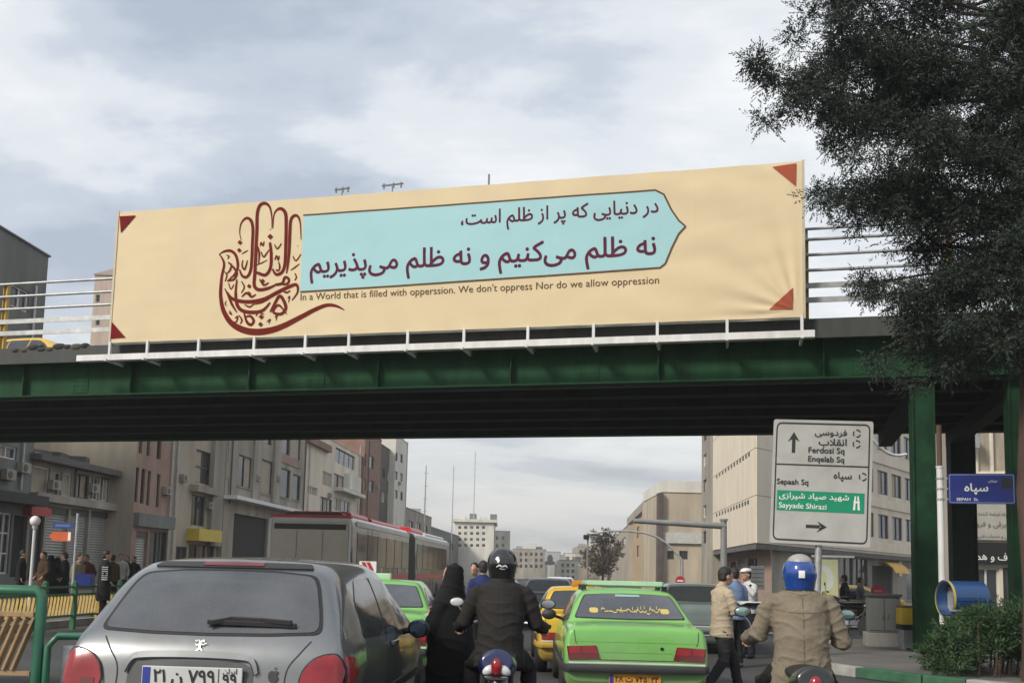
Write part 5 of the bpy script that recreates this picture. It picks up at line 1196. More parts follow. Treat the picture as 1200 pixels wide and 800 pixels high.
def figure(root, J, jacket, trousers, hem=.8, hair=True, vox=.012, shoes=None, jr=1.0, fold=.006, skin=None, hcurl=.6, cuff=True, collar=True, seams=None):
    P = dict(STAND); P.update(J); skin = skin or SKIN
    T = [Vector(t) for t in P['tor']]; H = Vector(P['head']); lk = Matrix.Rotation(P['look'], 3, 'Z')
    hx = T[0]
    mb = MB()
    mb.tube(T + [T[4].lerp(H, .5), H], [(.155, .115), (.135, .1), (.15, .105), (.1, .07), (.058, .06), (.055, .058), (.055, .06)], 16, side=(1, 0, 0))
    mb.ell(H + Vector((0, 0, .02)), (.077, .095, .108), 16, 12, rot=lk); mb.ell(H + lk @ Vector((0, .03, -.05)), (.056, .062, .068), 12, 8, rot=lk)
    mb.ell(H + lk @ Vector((0, .098, -.012)), (.013, .02, .026), 8, 6, rot=lk); mb.ell(H + lk @ Vector((0, .082, .022)), (.05, .018, .014), 8, 6, rot=lk)
    mb.ell(H + lk @ Vector((0, .088, -.066)), (.026, .014, .012), 8, 6, rot=lk)
    for s in (-1, 1): mb.ell(H + lk @ Vector((s * .08, -.005, -.005)), (.011, .022, .034), 8, 6, rot=lk)
    for i in (0, 1):
        s, e, w = Vector(P['sh'][i]), Vector(P['el'][i]), Vector(P['wr'][i])
        mb.tube([s.lerp(T[3], .5) + Vector((0, 0, -.05)), s.lerp(T[3], .1) + Vector((0, 0, -.045)), s.lerp(e, .5), e, e.lerp(w, .4), w], [.04, .04, .042, .036, .036, .026], 10)
        d = (w - e).normalized(); hand(mb, w, P.get('hd', (d, d))[i], P.get('hn', ((0, 0, -1), (0, 0, -1)))[i] if 'hn' in P else Vector((0, 1, -.2)), hcurl, 1.0, 1 if i else -1)
        k, a = Vector(P['kn'][i]), Vector(P['an'][i]); h = T[0] + Vector((-.09 if i == 0 else .09, 0, -.04))
        mb.tube([h, h.lerp(k, .5), k, k.lerp(a, .35), a], [.085, .075, .055, .055, .038], 10)
        mb.ell(a + Vector((0, .06, -.045)), (.042, .11, .035), 10, 6)
    link('body', blob(mb, max(vox * .75, .008), 3), skin, root, 'all')
    mb = MB(); j = jr
    lowp = Vector((T[0].x, T[0].y, hem)) if hem < T[0].z else T[0]
    path = ([lowp] if hem < T[0].z else []) + T[:4] + [T[4] + Vector((0, 0, -.015))]
    rr = ([(.195 * j, .15 * j)] if hem < T[0].z else []) + [(.185 * j, .142 * j), (.17 * j, .13 * j), (.185 * j, .138 * j), (.175 * j, .108 * j), (.085, .08)]
    mb.tube(path, rr, 18, side=(1, 0, 0))
    for i in (0, 1):
        s, e, w = Vector(P['sh'][i]), Vector(P['el'][i]), Vector(P['wr'][i]); w2 = w - (w - e).normalized() * .02
        dn = Vector((0, 0, -.03)); mb.tube([s.lerp(T[3], .5) + dn, s.lerp(T[3], .2) + dn, s + dn * .8, s.lerp(e, .25), s.lerp(e, .6), e, e.lerp(w2, .5), w2], [.06 * j, .062 * j, .064 * j, .068 * j, .066 * j, .06 * j, .054 * j, .045 * j], 12)
        mb.tube([T[4] + Vector((0, 0, -.02)), T[4].lerp(s, .5) + Vector((0, 0, -.015)), s + Vector((0, 0, -.015))], [.05, .045, .045], 10)
    if collar: mb.tube([T[4] + Vector((0, -.005, -.03)), T[4] + Vector((0, 0, .035))], [(.078, .075), (.07, .07)], 14, side=(1, 0, 0))
    jm = blob(mb, vox, 9, fold, 9, root.location.x); jo = link('jacket', jm, jacket, root, 'all')
    if seams:                                                 # sewn lines laid on the back of the jacket
        bv = BVHTree.FromPolygons([v.co for v in jm.vertices], [tuple(p_.vertices) for p_ in jm.polygons])
        def onj(a, b, h=0.0):
            q_, n_, i_, t_ = bv.ray_cast(Vector((a, -3, b)), Vector((0, 1, 0)))
            if q_ is None: q_ = bv.find_nearest(Vector((a, -.15, b)))[0]
            return q_ + Vector((0, -.0025, 0))
        zt0 = T[4].z - .03
        for pts in ([(0, zt0), (0.004, zt0 - .25), (0, max(hem, zt0 - .58))], [(-.2, zt0 - .12), (-.1, zt0 - .135), (0, zt0 - .14), (.1, zt0 - .135), (.2, zt0 - .12)], [(-.075, zt0 + .005), (0, zt0 - .012), (.075, zt0 + .005)]):
            sm = MB(); stroke(pts, [.005] * len(pts), onj, sm); sm.obj('seam', seams, jo)
    if trousers:
        mb = MB(); mb.tube([T[0] + Vector((0, 0, -.06)), T[0], T[0].lerp(T[1], .6)], [(.16, .12), (.165, .125), (.15, .115)], 14, side=(1, 0, 0))
        for i in (0, 1):
            k, a = Vector(P['kn'][i]), Vector(P['an'][i]); h = T[0] + Vector((-.085 if i == 0 else .085, 0, -.03))
            mb.tube([h, h.lerp(k, .5), k, k.lerp(a, .5), a + Vector((0, 0, .0))], [.1, .092, .075, .068, .062], 12)
        link('trousers', blob(mb, vox, 4, fold, 8, 3.3), trousers, root, 'all')
        for i in (0, 1):
            a = Vector(P['an'][i]); mb = MB(); mb.ell(a + Vector((0, .05, -.04)), (.052, .14, .05), 12, 8); mb.tube([a + Vector((0, 0, -.03)), a + Vector((0, 0, .02))], .05, 10)
            mb2 = blob(mb, .014, 3); zmin = min(v.co.z for v in mb2.vertices)
            link('shoe', mb2, shoes or BLACK, root, 'all')
    if hair:
        mb = MB(); mb.ell(H + lk @ Vector((0, -.018, .04)), (.085, .098, .1), 16, 12, rot=lk); mb.ell(H + lk @ Vector((0, -.05, -.01)), (.076, .06, .08), 12, 8, rot=lk)
        link('hair', blob(mb, .01, 2, .004, 40), HAIR, root, 'all')
    return H, lk
def eyes(root, H, lk):
    for s in (-1, 1): MB().ell(H + lk @ Vector((s * .03, .088, .008)), (.012, .006, .006), 8, 6).obj('eye', BLACK, root)
    mb = MB(); mb.bar(H + lk @ Vector((-.02, .101, -.066)), H + lk @ Vector((.02, .101, -.066)), .004, .006); mb.obj('mouth', mat('lip', (.25, .1, .08), .5), root)
def helmet(root, H, lk, m, visor):
    mb = MB(); mb.ell(H + lk @ Vector((0, 0, .025)), (.128, .15, .14), 20, 14, rot=lk); mb.tube([H + Vector((0, 0, .02)), H + lk @ Vector((0, .005, -.105))], [(.128, .148), (.105, .125)], 20, side=lk @ Vector((1, 0, 0)))
    o = link('helmet', blob(mb, .012, 4), m, root, 'all')
    mb = MB(); mb.tube([H + lk @ Vector((0, .004, -.128)), H + lk @ Vector((0, .004, -.098))], [(.106, .126), (.112, .13)], 24, side=lk @ Vector((1, 0, 0))); mb.obj('helmet_rim', TRIMB, o, smooth=True)
    mb = MB(); rows = []
    for i in range(9):
        z = -.02 + .1 * i / 8; rows.append([H + lk @ Vector((.131 * math.sin(t) * (1 - .1 * (i / 8) ** 2), .157 * math.cos(t) * (1 - .12 * (i / 8) ** 2), z)) for t in [R(-66 + 132 * j / 16) for j in range(17)]])
    mb.grid(rows); mb.obj('visor', visor, o, smooth='all')
    return o

# ---- motorcycles: heading +y, origin on the ground under the saddle
def motorcycle(name, label, loc, rz, paint, lens2=None, group=None):
    root = thing(name, label, 'motorcycle', loc, rz, group)
    for y, r in ((-.52, .30), (.78, .30)):
        t = MB(); t.lathe([(r * .8, -.045), (r * .95, -.045), (r, -.02), (r, .02), (r * .95, .045), (r * .8, .045)], 24, (0, y, r), Matrix.Rotation(math.pi / 2, 3, 'Y')); o = t.obj('wheel', RUBBER, root, smooth=True)
        t = MB(); t.lathe([(.05, -.05), (.05, .05)], 12, (0, y, r), Matrix.Rotation(math.pi / 2, 3, 'Y'))
        for k in range(10): a = 2 * math.pi * k / 10; t.bar((0, y, r), (0, y + .25 * math.cos(a), r + .25 * math.sin(a)), .012, .012, up=(1, 0, 0))
        t.obj('spokes', STEEL, o)
        f = MB(); f.tube([(0, y + .34 * math.cos(t_), r + .34 * math.sin(t_)) for t_ in [R(20 + 140 * i / 8) for i in range(9)]], [(.075, .012)] * 9, 8, side=(1, 0, 0)); f.obj('mudguard', paint, root, smooth=True)
    mb = MB(); mb.tube([(0, -.3, .5), (0, .1, .42), (0, .45, .5), (0, .58, .85)], .03, 8); mb.tube([(0, .55, .82), (0, .1, .76), (0, -.5, .74)], .028, 8)
    for s in (-1, 1): mb.tube([(s * .07, -.5, .32), (s * .1, -.35, .55), (s * .09, -.4, .74)], .02, 8); mb.tube([(s * .08, .78, .3), (s * .08, .58, .88), (s * .07, .52, 1.0)], .022, 8)
    mb.obj('frame', TRIMB, root, smooth=True)
    mb = MB(); mb.box((0, .12, .42), (.26, .36, .26)); mb.cyl((0, .18, .5), (0, .3, .72), .075); mb.obj('engine', STEEL, root, bev=.03)
    mb = MB(); mb.tube([(.1, .3, .5), (.16, .2, .3), (.17, -.3, .3), (.17, -.75, .36)], [.022, .025, .045, .05], 10); mb.obj('exhaust', CHROME, root, smooth=True)
    mb = MB(); mb.ell((0, .38, .86), (.14, .25, .13), 14, 10); link('tank', blob(mb, .02, 3), paint, root, 'all')
    mb = MB(); mb.tube([(0, -.62, .82), (0, -.3, .83), (0, .0, .81), (0, .2, .84)], [(.11, .04), (.14, .055), (.13, .055), (.08, .04)], 14, side=(1, 0, 0)); link('saddle', blob(mb, .02, 3), BLACK, root, 'all')
    mb = MB(); mb.tube([(0, -.35, .74), (0, -.62, .79), (0, -.80, .83)], [(.13, .08), (.145, .11), (.115, .095)], 16, side=(1, 0, 0)); link('tail_cowl', blob(mb, .018, 3), paint, root, 'all')
    mb = MB(); mb.ell((0, -.825, .80), (.04, .03, .06), 14, 10); t = mb.obj('tail_lamp', TAIL, root, smooth='all')
    for s in (-1, 1): MB().ell((s * .055, -.806, .775), (.05, .03, .032), 12, 8, rot=Matrix.Rotation(s * .6, 3, 'Y')).obj('lens', LENS, t, smooth='all')
    mb = MB(); mb.tube([(0, -.86, .735), (0, -.855, .72)], [(.085, .012), (.085, .012)], 10, side=(1, 0, 0)); mb.obj('chrome_lip', CHROME, root, smooth=True)
    mb = MB(); mb.box((0, -.87, .58), (.24, .012, .16)); mb.obj('number_plate', PLATEW, root, bev=.004)
    mb = MB(); mb.tube([(-.38, .38, 1.02), (-.2, .5, 1.04), (0, .54, 1.02), (.2, .5, 1.04), (.38, .38, 1.02)], .013, 8)
    for s in (-1, 1): mb.tube([(s * .3, .42, 1.03), (s * .33, .44, 1.12), (s * .37, .44, 1.17)], .007, 6)
    h = mb.obj('handlebar', STEEL, root, smooth=True)
    for s in (-1, 1):
        mb = MB(); mb.cyl((s * .3, .42, 1.03), (s * .4, .365, 1.018), .018); mb.obj('grip', RUBBER, h)
        mb = MB(); mb.ell((s * .38, .45, 1.2), (.065, .018, .042), 14, 8); q = mb.obj('mirror', TRIMB, root, smooth='all')
        mb = MB(); mb.ell((s * .38, .438, 1.2), (.056, .01, .035), 14, 8); mb.obj('mirror_glass', lens2 or CHROME, q, smooth='all')
    mb = MB(); mb.ell((0, .68, .92), (.09, .08, .09), 14, 10); l = mb.obj('headlamp', CHROME, root, smooth='all')
    return root
NAVY = mat('navy_paint', (.012, .02, .085), .3, var=.15, coat=.5)
RIDE = dict(head=(0, .07, 1.57), tor=[(0, -.05, .90), (0, -.05, 1.04), (0, 0, 1.24), (0, .03, 1.385), (0, .05, 1.45)], sh=((-.195, .03, 1.375), (.195, .03, 1.375)),
            el=((-.34, .12, 1.13), (.34, .12, 1.13)), wr=((-.37, .34, 1.045), (.37, .34, 1.045)), kn=((-.24, .36, .72), (.24, .36, .72)), an=((-.24, .12, .3), (.24, .12, .3)), hd=((.05, 1, -.15), (-.05, 1, -.15)), hn=((0, 0, -1), (0, 0, -1)))
RZ = YAW - R(1)
p = spot(588, 7.45); motorcycle('motorcycle', 'motorcycle with navy tail and red tail lamp under the rider in black', p, RZ, NAVY, LENS, 'motorcycles being ridden')  # white lens material on the mirrors paints in a bright reflection
r1 = thing('person', 'motorcyclist in a long dark jacket and black helmet, seen from behind', 'person', p, RZ, 'motorcyclists')
JB = cloth('dark_jacket', (.022, .020, .019)); TB = cloth('black_trousers', (.014, .014, .015)); 
H, lk = figure(r1, dict(RIDE, el=((-.29, .04, 1.12), (.29, .04, 1.11)), wr=((-.37, .32, 1.05), (.37, .32, 1.05))), JB, TB, hem=.76, hair=False, vox=.010, jr=1.08, hcurl=1.2, fold=.007, seams=SEAM)
r1.scale = (.96, .96, .955)
HB = mat('helmet_black', (.012, .012, .013), .18, var=.2, coat=.8); he = helmet(r1, H, lk, HB, CARGL)
mb = MB()
for pts, w in (([(-.05, .04), (-.03, .02), (-.035, .0)], [.02, .025, .008]), ([(-.045, -.035), (-.02, -.02), (0, -.03), (.03, -.022), (.045, -.04)], [.006, .014, .01, .014, .006]), ([(-.02, -.045), (.0, -.05), (.03, -.05)], [.004, .008, .004])):
    stroke(pts, w, lambda a, b, h: H + Vector((a, -.1535 * math.sqrt(max(.1, 1 - (a / .132) ** 2 - ((b) / .145) ** 2)) - .004, .03 + b)), mb)
mb.obj('helmet_decal', LWHITE, he)
RZ2 = YAW - R(11); p = spot(938, 6.75); motorcycle('motorcycle', 'motorcycle under the rider in the khaki jacket', p, RZ2, mat('black_cycle_paint', (.014, .014, .015), .3, coat=.5), mat('mirror_teal_reflection', (.30, .42, .40), .1, .6), 'motorcycles being ridden')  # mirror glass coloured teal, a reflection painted in
r2 = thing('person', 'motorcyclist in a khaki jacket and blue helmet, seen from behind', 'person', p, RZ2, 'motorcyclists')
JK = cloth('khaki_jacket', (.185, .155, .115), .9); 
H, lk = figure(r2, dict(RIDE, head=(0, .06, 1.545), el=((-.30, .05, 1.11), (.29, .03, 1.07)), wr=((-.37, .34, 1.05), (.36, .33, 1.05))), JK, TB, hem=.72, hair=False, vox=.010, jr=1.14, hcurl=1.2, fold=.009, seams=mat('khaki_seam', (.11, .085, .055), .9))
r2.scale = (.96, .96, .955)
HBL = mat('helmet_blue', (.012, .055, .26), .2, var=.2, vs_=5, coat=.7); he = helmet(r2, H, lk, HBL, CARGL)
mb = MB(); mb.ell(H + lk @ Vector((0, -.01, .10)), (.095, .11, .072), 18, 10); mb.obj('helmet_cap', mat('helmet_grey', (.32, .31, .29), .4, var=.2), he, smooth='all')
cur = lambda a, b, h: H + Vector((a, -.1535 * math.sqrt(max(.1, 1 - (a / .132) ** 2 - ((b - .0) / .145) ** 2)) - .005 - h, .02 + b))
mb = MB(); mb.grid([[cur(-.022 + .044 * i / 4, -.03 + .055 * j / 4, 0) for i in range(5)] for j in range(5)]); s = mb.obj('helmet_sticker', LWHITE, he)

# woman in a black chador walking to the left
CH = cloth('chador_black', (.010, .010, .011), .9)
def chador(root, vox=.014):
    mb = MB(); H = Vector((0, .03, 1.5)); mb.tube([(0, 0, .1), (0, 0, .9), (0, .02, 1.3), (0, .02, 1.42), H], [(.12, .1), (.14, .1), (.15, .09), (.06, .06), (.055, .06)], 12, side=(1, 0, 0))
    mb.ell(H + Vector((0, 0, .02)), (.072, .09, .105), 14, 10); mb.ell(H + Vector((0, .03, -.05)), (.052, .058, .062), 12, 8); mb.ell(H + Vector((0, .094, -.01)), (.012, .018, .022), 8, 6)
    for s in (-1, 1): mb.ell((s * .08, .06, .05), (.045, .11, .05), 10, 6); mb.tube([(s * .16, .02, 1.28), (s * .2, .08, 1.05), (s * .06, .2, 1.12)], [.05, .045, .03], 8); hand(mb, (s * .06, .2, 1.12), (-s * .4, .5, .4), (0, 0, 1), .9)
    link('body', blob(mb, max(vox * .75, .009), 3), SKIN, root, 'all')
    mb = MB(); mb.tube([(0, 0, .04), (0, .0, .3), (0, .0, .8), (0, .03, 1.1), (0, .02, 1.26), (0, .01, 1.36), (0, 0, 1.43), (0, -.01, 1.52), (0, -.01, 1.6), (0, 0, 1.64)], [(.31, .29), (.29, .27), (.26, .24), (.26, .21), (.225, .165), (.165, .135), (.125, .115), (.106, .108), (.082, .088), (.03, .03)], 22, side=(1, 0, 0))
    for s in (-1, 1): mb.tube([(s * .17, .0, 1.28), (s * .24, .06, 1.04), (s * .08, .19, 1.1)], [.09, .1, .07], 12)
    link('chador', blob(mb, vox, 8, .010, 5, 1.7), CH, root, 'all')
    return H
p = spot(531, 8.3); w1 = thing('person', 'woman in a black chador standing between the green taxi and the motorcyclist', 'person', p, R(62))
w1.scale = (.84, .84, .93); H = chador(w1, .012)
eyes(w1, H, Matrix.Identity(3))
mb = MB(); mb.box((.22, .02, .8), (.12, .3, .26)); mb.obj('handbag', TRIMB, w1, bev=.03)
mb = MB(); mb.tube([(.21, .15, .93), (.2, .12, 1.2), (.2, -.08, 1.2), (.21, -.11, .93)], .012, 8); mb.obj('bag_strap', TRIMB, w1)

# man in beige jacket with an open book
p = spot(846, 11.9); m1 = thing('person', 'man in a beige jacket crossing with an open book in his hands', 'person', p, R(-72)); m1.scale = (.93, .93, .92)
JBG = cloth('beige_jacket', (.40, .33, .24)); TN = cloth('charcoal_trousers', (.022, .022, .026))
H, lk = figure(m1, dict(head=(0, .06, 1.60), look=0, el=((-.24, .06, 1.13), (.24, .06, 1.13)), wr=((-.1, .27, 1.14), (.12, .27, 1.14)), hd=((.3, .8, .2), (-.3, .8, .2)), hn=((0, 0, 1), (0, 0, 1)), kn=((-.1, .22, .5), (.1, -.02, .47)), an=((-.1, .30, .09), (.1, -.28, .12))), JBG, TN, hem=.78, vox=.012, hcurl=.5, fold=.008)
eyes(m1, H, lk)
bk = thing('book', 'open dark covered book held by the man in the beige jacket', 'book', m1.matrix_basis @ Vector((0, 0, 0)), R(-72))
bk.location = p + Matrix.Rotation(R(-72), 3, 'Z') @ Vector((.02, .36, 1.13)); 
for s in (-1, 1):
    mb = MB(); mb.box((s * .085, 0, 0), (.17, .24, .012), rot=Matrix.Rotation(-s * .25, 3, 'Y')); mb.obj('cover', BLACK, bk, bev=.003)
    mb = MB(); mb.box((s * .083, 0, .014), (.155, .225, .014), rot=Matrix.Rotation(-s * .25, 3, 'Y')); mb.obj('pages', LWHITE, bk, bev=.003)
# traffic officer
p = spot(876, 17.5); o1 = thing('person', 'officer in white shirt and white cap raising a hand to his face', 'person', p, R(125)); o1.scale = (.95,) * 3
WS = cloth('white_shirt', (.55, .55, .55)); TK = cloth('navy_trousers', (.014, .016, .025))
H, lk = figure(o1, dict(head=(0, .04, 1.60), el=((-.28, .12, 1.22), (.25, .02, 1.14)), wr=((-.1, .22, 1.45), (.2, .2, 1.0)), hd=((.3, .3, .8), (0, 1, 0)), hn=((0, 1, 0), (0, 0, -1))), WS, TK, hem=.86, vox=.016)
mb = MB(); mb.ell(H + Vector((0, -.01, .09)), (.105, .12, .05), 16, 8); mb.ell(H + Vector((0, .1, .065)), (.075, .07, .012), 12, 6); link('cap', blob(mb, .012, 2), LWHITE, o1, 'all')
mb = MB(); mb.tube([(0, 0, .955), (0, 0, 1.0)], [(.192, .15), (.19, .147)], 20, side=(1, 0, 0)); mb.obj('belt', NAVY, o1)
mb = MB(); mb.tube([(-.17, .08, 1.42), (0, .15, 1.2), (.17, .08, 1.0)], .02, 6); mb.obj('shoulder_strap', BLACK, o1)

# pedestrians: a few figures, copied in other clothes
PJ, PT = cloth('ped_jacket', (.05, .05, .055)), cloth('ped_trousers', (.03, .03, .035))
def proto(kind, label, loc, rz, group):
    r = thing('person', label, 'person', loc, rz, group)
    if kind == 'stand': figure(r, {}, PJ, PT, hem=.82, vox=.02, fold=.006)
    elif kind == 'walk': figure(r, dict(el=((-.25, -.1, 1.14), (.25, .08, 1.14)), wr=((-.25, -.02, .92), (.25, .24, .95)), kn=((-.1, .2, .5), (.1, -.05, .47)), an=((-.1, .28, .09), (.1, -.3, .12))), PJ, PT, hem=.8, vox=.02, fold=.006)
    elif kind == 'coat': figure(r, dict(wr=((-.2, .14, .95), (.2, .14, .95))), PJ, PT, hem=.5, vox=.02, jr=1.1, fold=.008)
    else: chador(r, .022)
    return r
cols = {'black': (.012, .012, .013), 'brown': (.08, .045, .025), 'tan': (.22, .175, .12), 'grey': (.1, .1, .105), 'blue': (.022, .03, .11), 'white': (.42, .42, .4), 'maroon': (.09, .02, .022), 'plaid': (.16, .22, .36), 'olive': (.09, .09, .05)}
GP = 'pedestrians on the pavements'
SPEC = [('stand', 24, 22.6, 'black', 'black', -70, 'pedestrian all in black in front of the framed shop door at the far left'),
        ('coat', 50, 23.4, 'brown', 'black', 150, 'pedestrian in a brown coat beside the globe lamp'),
        ('chador', 58, 24.2, None, None, 30, 'veiled woman in black, first of the pair before the pale shutters'),
        ('chador', 66, 24.6, None, None, -20, 'veiled woman in black, second of the pair before the pale shutters'),
        ('walk', 75, 23.8, 'black', 'black', 95, 'pedestrian in black under the red arrow sign'),
        ('stand', 91, 22.0, 'tan', 'grey', -100, 'pedestrian in a pale tan jacket and cap behind the fence'),
        ('walk', 100, 24.5, 'maroon', 'black', 180, 'pedestrian in maroon by the blue crate'),
        ('coat', 122, 18.6, 'black', 'black', -60, 'pedestrian in a black coat with white striped sleeve beside the hatchback'),
        ('stand', 131, 25.0, 'brown', 'black', -10, 'pedestrian in brown at the end of the shutters'),
        ('walk', 140, 27.0, 'white', 'black', 200, 'pedestrian in a white top just above the hatchback'),
        ('stand', 148, 28.0, 'black', 'black', 180, 'pedestrian in black before the grey shutter, nearest to the hatchback roof'),
        ('walk', 156, 30.0, 'black', 'grey', 160, 'pedestrian in black and grey before the grey shutter of the pink building'),
        ('stand', 566, 15.2, 'blue', 'black', 10, 'pedestrian in a blue jacket behind the woman in the chador'),
        ('walk', 556, 17.5, 'grey', 'black', 170, 'pedestrian in grey walking towards the camera beside the bus front'),
        ('stand', 861, 15.6, 'plaid', 'black', 30, 'pedestrian in a blue plaid shirt behind the man with the book'),
        ('stand', 990, 26.0, 'black', 'black', 60, 'bystander in black behind the parked motorcycles'),
        ('walk', 1008, 29.0, 'grey', 'black', -100, 'bystander in grey at the corner shop beside the cabinet')]
PRO = {}
for kind, px, D, jc, tcol, face, lab in SPEC:
    zg = .14 if px < 200 else (.15 if False else 0)
    D = D * 1.16 if px < 200 else D; loc = spot(px, D, zg); rz = R(face)
    if kind not in PRO: o = PRO[kind] = proto(kind, lab, loc, rz, GP); first = True
    else: o = copy_tree(PRO[kind]); tag(o, lab); o.location = loc; o.rotation_euler = (0, 0, rz)
    sw = {}
    if jc: sw['ped_jacket'] = cloth('cloth_' + jc, cols[jc]); sw['ped_trousers'] = cloth('cloth_' + tcol, cols[tcol])
    for ch in o.children:
        for s_ in ch.material_slots:
            if s_.material and s_.material.name in ('ped_jacket', 'ped_trousers') or (s_.material and s_.material.name.startswith('cloth_') and jc):
                if jc and ch.name.split('.')[0] in ('jacket', 'trousers'): s_.link = 'OBJECT'; s_.material = sw['ped_jacket' if ch.name.startswith('jacket') else 'ped_trousers']
    o.scale = (.93, .93, random.Random(px).uniform(.89, .96))
    if 'striped' in lab:
        for k in range(7): MB().box((.262, -.01, 1.32 - k * .05), (.05, .13, .02), rot=Matrix.Rotation(.1, 3, 'Y')).obj('sleeve_stripe', LWHITE, o)
# ------------------------------------------------------------------ street furniture
def plate_sign(root, w, h, r, z0, m, t=.04, y=0, name='panel', x0=0):
    mb = MB(); P = rpoly([(x0, z0), (x0 + w, z0), (x0 + w, z0 + h), (x0, z0 + h)], r); mb.prism(P, lambda a, b, d: (a, d, b), y - t, y); return mb.obj(name, m, root)
def local(root, rz, D_y=0):                       # photograph pixel -> (x, z) on the thing's own face plane
    n = Vector((math.sin(rz), -math.cos(rz), 0)); u = Vector((math.cos(rz), math.sin(rz), 0)); o = root.location
    def f(px, py): q = onp(px, py, o, n); return (q - o).dot(u), q.z
    return f
# large direction sign, leaning a little
p = spot(954, 16.6, .15); sa = YAW + R(-13)
ds = thing('direction_sign', 'large white direction sign with green band hanging before the overpass', 'sign', p, sa); f = local(ds, sa)
ds.rotation_euler = (0, R(2.2), sa)
c = f(954, 565); w = 112 * 16.6 / F; h = 147 * 16.6 / F; x0, z0 = c[0] - w / 2, c[1] - h / 2 - p.z
SIGNW = mat('sign_face', (.42, .42, .41), .5, var=.12, vs_=2, dirt=(.34, .34, .325)); SGREEN = mat('sign_green', (.0, .25, .13), .45, var=.1)
o = plate_sign(ds, w, h, .045, z0, SIGNW, .05, 0, 'panel', x0)
S = lambda a, b, hh=0.0: (x0 + a * w, -.053 - hh, z0 + b * h)          # sign coordinates 0..1
mb = MB(); bo = rpoly([(.035, .03), (.965, .03), (.965, .97), (.035, .97)], .05); bo.append(bo[0])
for a, b in zip(bo, bo[1:]): stroke([a, b], [.014, .014], S, mb)
stroke([(.035, .635), (.965, .635)], [.012, .012], S, mb, .001)
stroke([(.21, .73), (.21, .86)], [.035, .035], S, mb, .001); mb.add([S(.21, .90, .002), S(.15, .82, .002), S(.21, .85, .002), S(.27, .82, .002)], [(0, 1, 2), (0, 2, 3)])
stroke([(.36, .145), (.50, .145)], [.026, .026], S, mb, .001); mb.add([S(.57, .145, .002), S(.47, .19, .002), S(.51, .145, .002), S(.47, .10, .002)], [(0, 1, 2), (0, 2, 3)])
mb.obj('border_and_arrows', LBLACK, o)
wr = lambda s, a, b, z_, sy=1.0, bold=.012, m=LBLACK, pa=o: write(s, lambda q, r_, hh: (q, -.060 - hh, r_), x0 + a * w, x0 + b * w, z0 + z_ * h, sy, bold).obj('lettering', m, pa)
wr('فردوسی', .42, .74, .88, .9, .015); wr('انقلاب', .46, .74, .80, .9, .015); wr('Ferdosi Sq', .36, .72, .735, 1, .02); wr('Enqelab Sq', .36, .72, .665, 1, .02)
wr('سپاه', .62, .80, .535, 1, .015); wr('Sepaah Sq', .05, .37, .475, 1, .02)
for cz in (.90, .815, .555):                                             # roundabout marks
    cx = .84 if cz > .6 else .91; mb = MB()
    for k in range(3):
        t0 = k * 2.1 + .4; stroke([(cx + .035 * math.cos(t0 + q), cz + .028 * math.sin(t0 + q)) for q in (0, .5, 1.0, 1.4)], [.012] * 4, S, mb, .001)
    mb.obj('roundabout_mark', LBLACK, o)
mb = MB(); mb.bx((x0 + .06 * w, -.0575, z0 + .265 * h), (x0 + .93 * w, -.0535, z0 + .425 * h)); gb = mb.obj('green_band', SGREEN, o)
wr('شهید صیاد شیرازی', .08, .78, .365, .9, .012, LWHITE, gb); wr('Sayyade Shirazi', .08, .56, .285, 1, .012, LWHITE, gb); mb = MB()
for k in (-1, 1): mb.add([(x0 + (.855 + k * .035) * w, -.06, z0 + .29 * h), (x0 + (.855 + k * .012) * w, -.06, z0 + .29 * h), (x0 + (.855 + k * .006) * w, -.06, z0 + .40 * h), (x0 + (.855 + k * .02) * w, -.06, z0 + .40 * h)], [(0, 1, 2, 3)])
mb.bx((x0 + .825 * w, -.0605, z0 + .345 * h), (x0 + .885 * w, -.0595, z0 + .36 * h)); mb.obj('motorway_mark', LWHITE, gb)
mb = MB(); cx = x0 + w / 2; mb.cyl((cx, .05, -.0), (cx, .05, z0 + h * .9), .06); mb.obj('post', GALV, ds, smooth=True)
for zz_ in (.2, .8): MB().bx((x0 + .1 * w, .001, z0 + zz_ * h - .03), (x0 + .9 * w, .04, z0 + zz_ * h + .03)).obj('bracket', GALV, ds)

# blue street name sign on a white pole
p = spot(1104, 16.2, .15); sa = YAW - R(12)
ns = thing('street_name_sign', 'blue street name plate on a white pole beside the dark column', 'sign', p, sa); f = local(ns, sa)
zt_ = f(1103, 548)[1] - p.z; mb = MB(); mb.tube([(0, 0, 0), (0, 0, zt_)], .055, 14); mb.cyl((0, 0, zt_), (0, 0, zt_ + .03), .065); pole = mb.obj('pole', WHITEP, ns, smooth=True)
mb = MB(); mb.tube([(0, 0, zt_ + .03), (0, 0, zt_ + .75)], .045, 10); mb.obj('pole_top', mat('rust_brown', (.12, .07, .05), .8), ns, smooth=True)
a, b = f(1111, 590), f(1188, 555); wx, hz_ = b[0] - a[0], .52
o = plate_sign(ns, wx, hz_, .03, a[1] - p.z, BLUEP, .03, -.02, 'plate', a[0]); zb_ = a[1] - p.z
T = lambda q, r_, hh: (q, -.053 - hh, r_)
for s, a_, b_, z__, bo in (('سپاه', .24, .60, .42, .02), ('SEPAH  St.', .12, .45, .10, .012), ('خیابان', .60, .74, .72, .012)): write(s, T, a[0] + wx * a_, a[0] + wx * b_, zb_ + hz_ * z__, .9, bo).obj('lettering', LWHITE, o)
mb = MB(); fr = rpoly([(a[0] + .02, zb_ + .02), (a[0] + wx - .02, zb_ + .02), (a[0] + wx - .02, zb_ + hz_ - .02), (a[0] + .02, zb_ + hz_ - .02)], .02); fr.append(fr[0])
for q, r_ in zip(fr, fr[1:]): stroke([q, r_], [.012, .012], lambda u, v, hh: (u, -.052, v), mb)
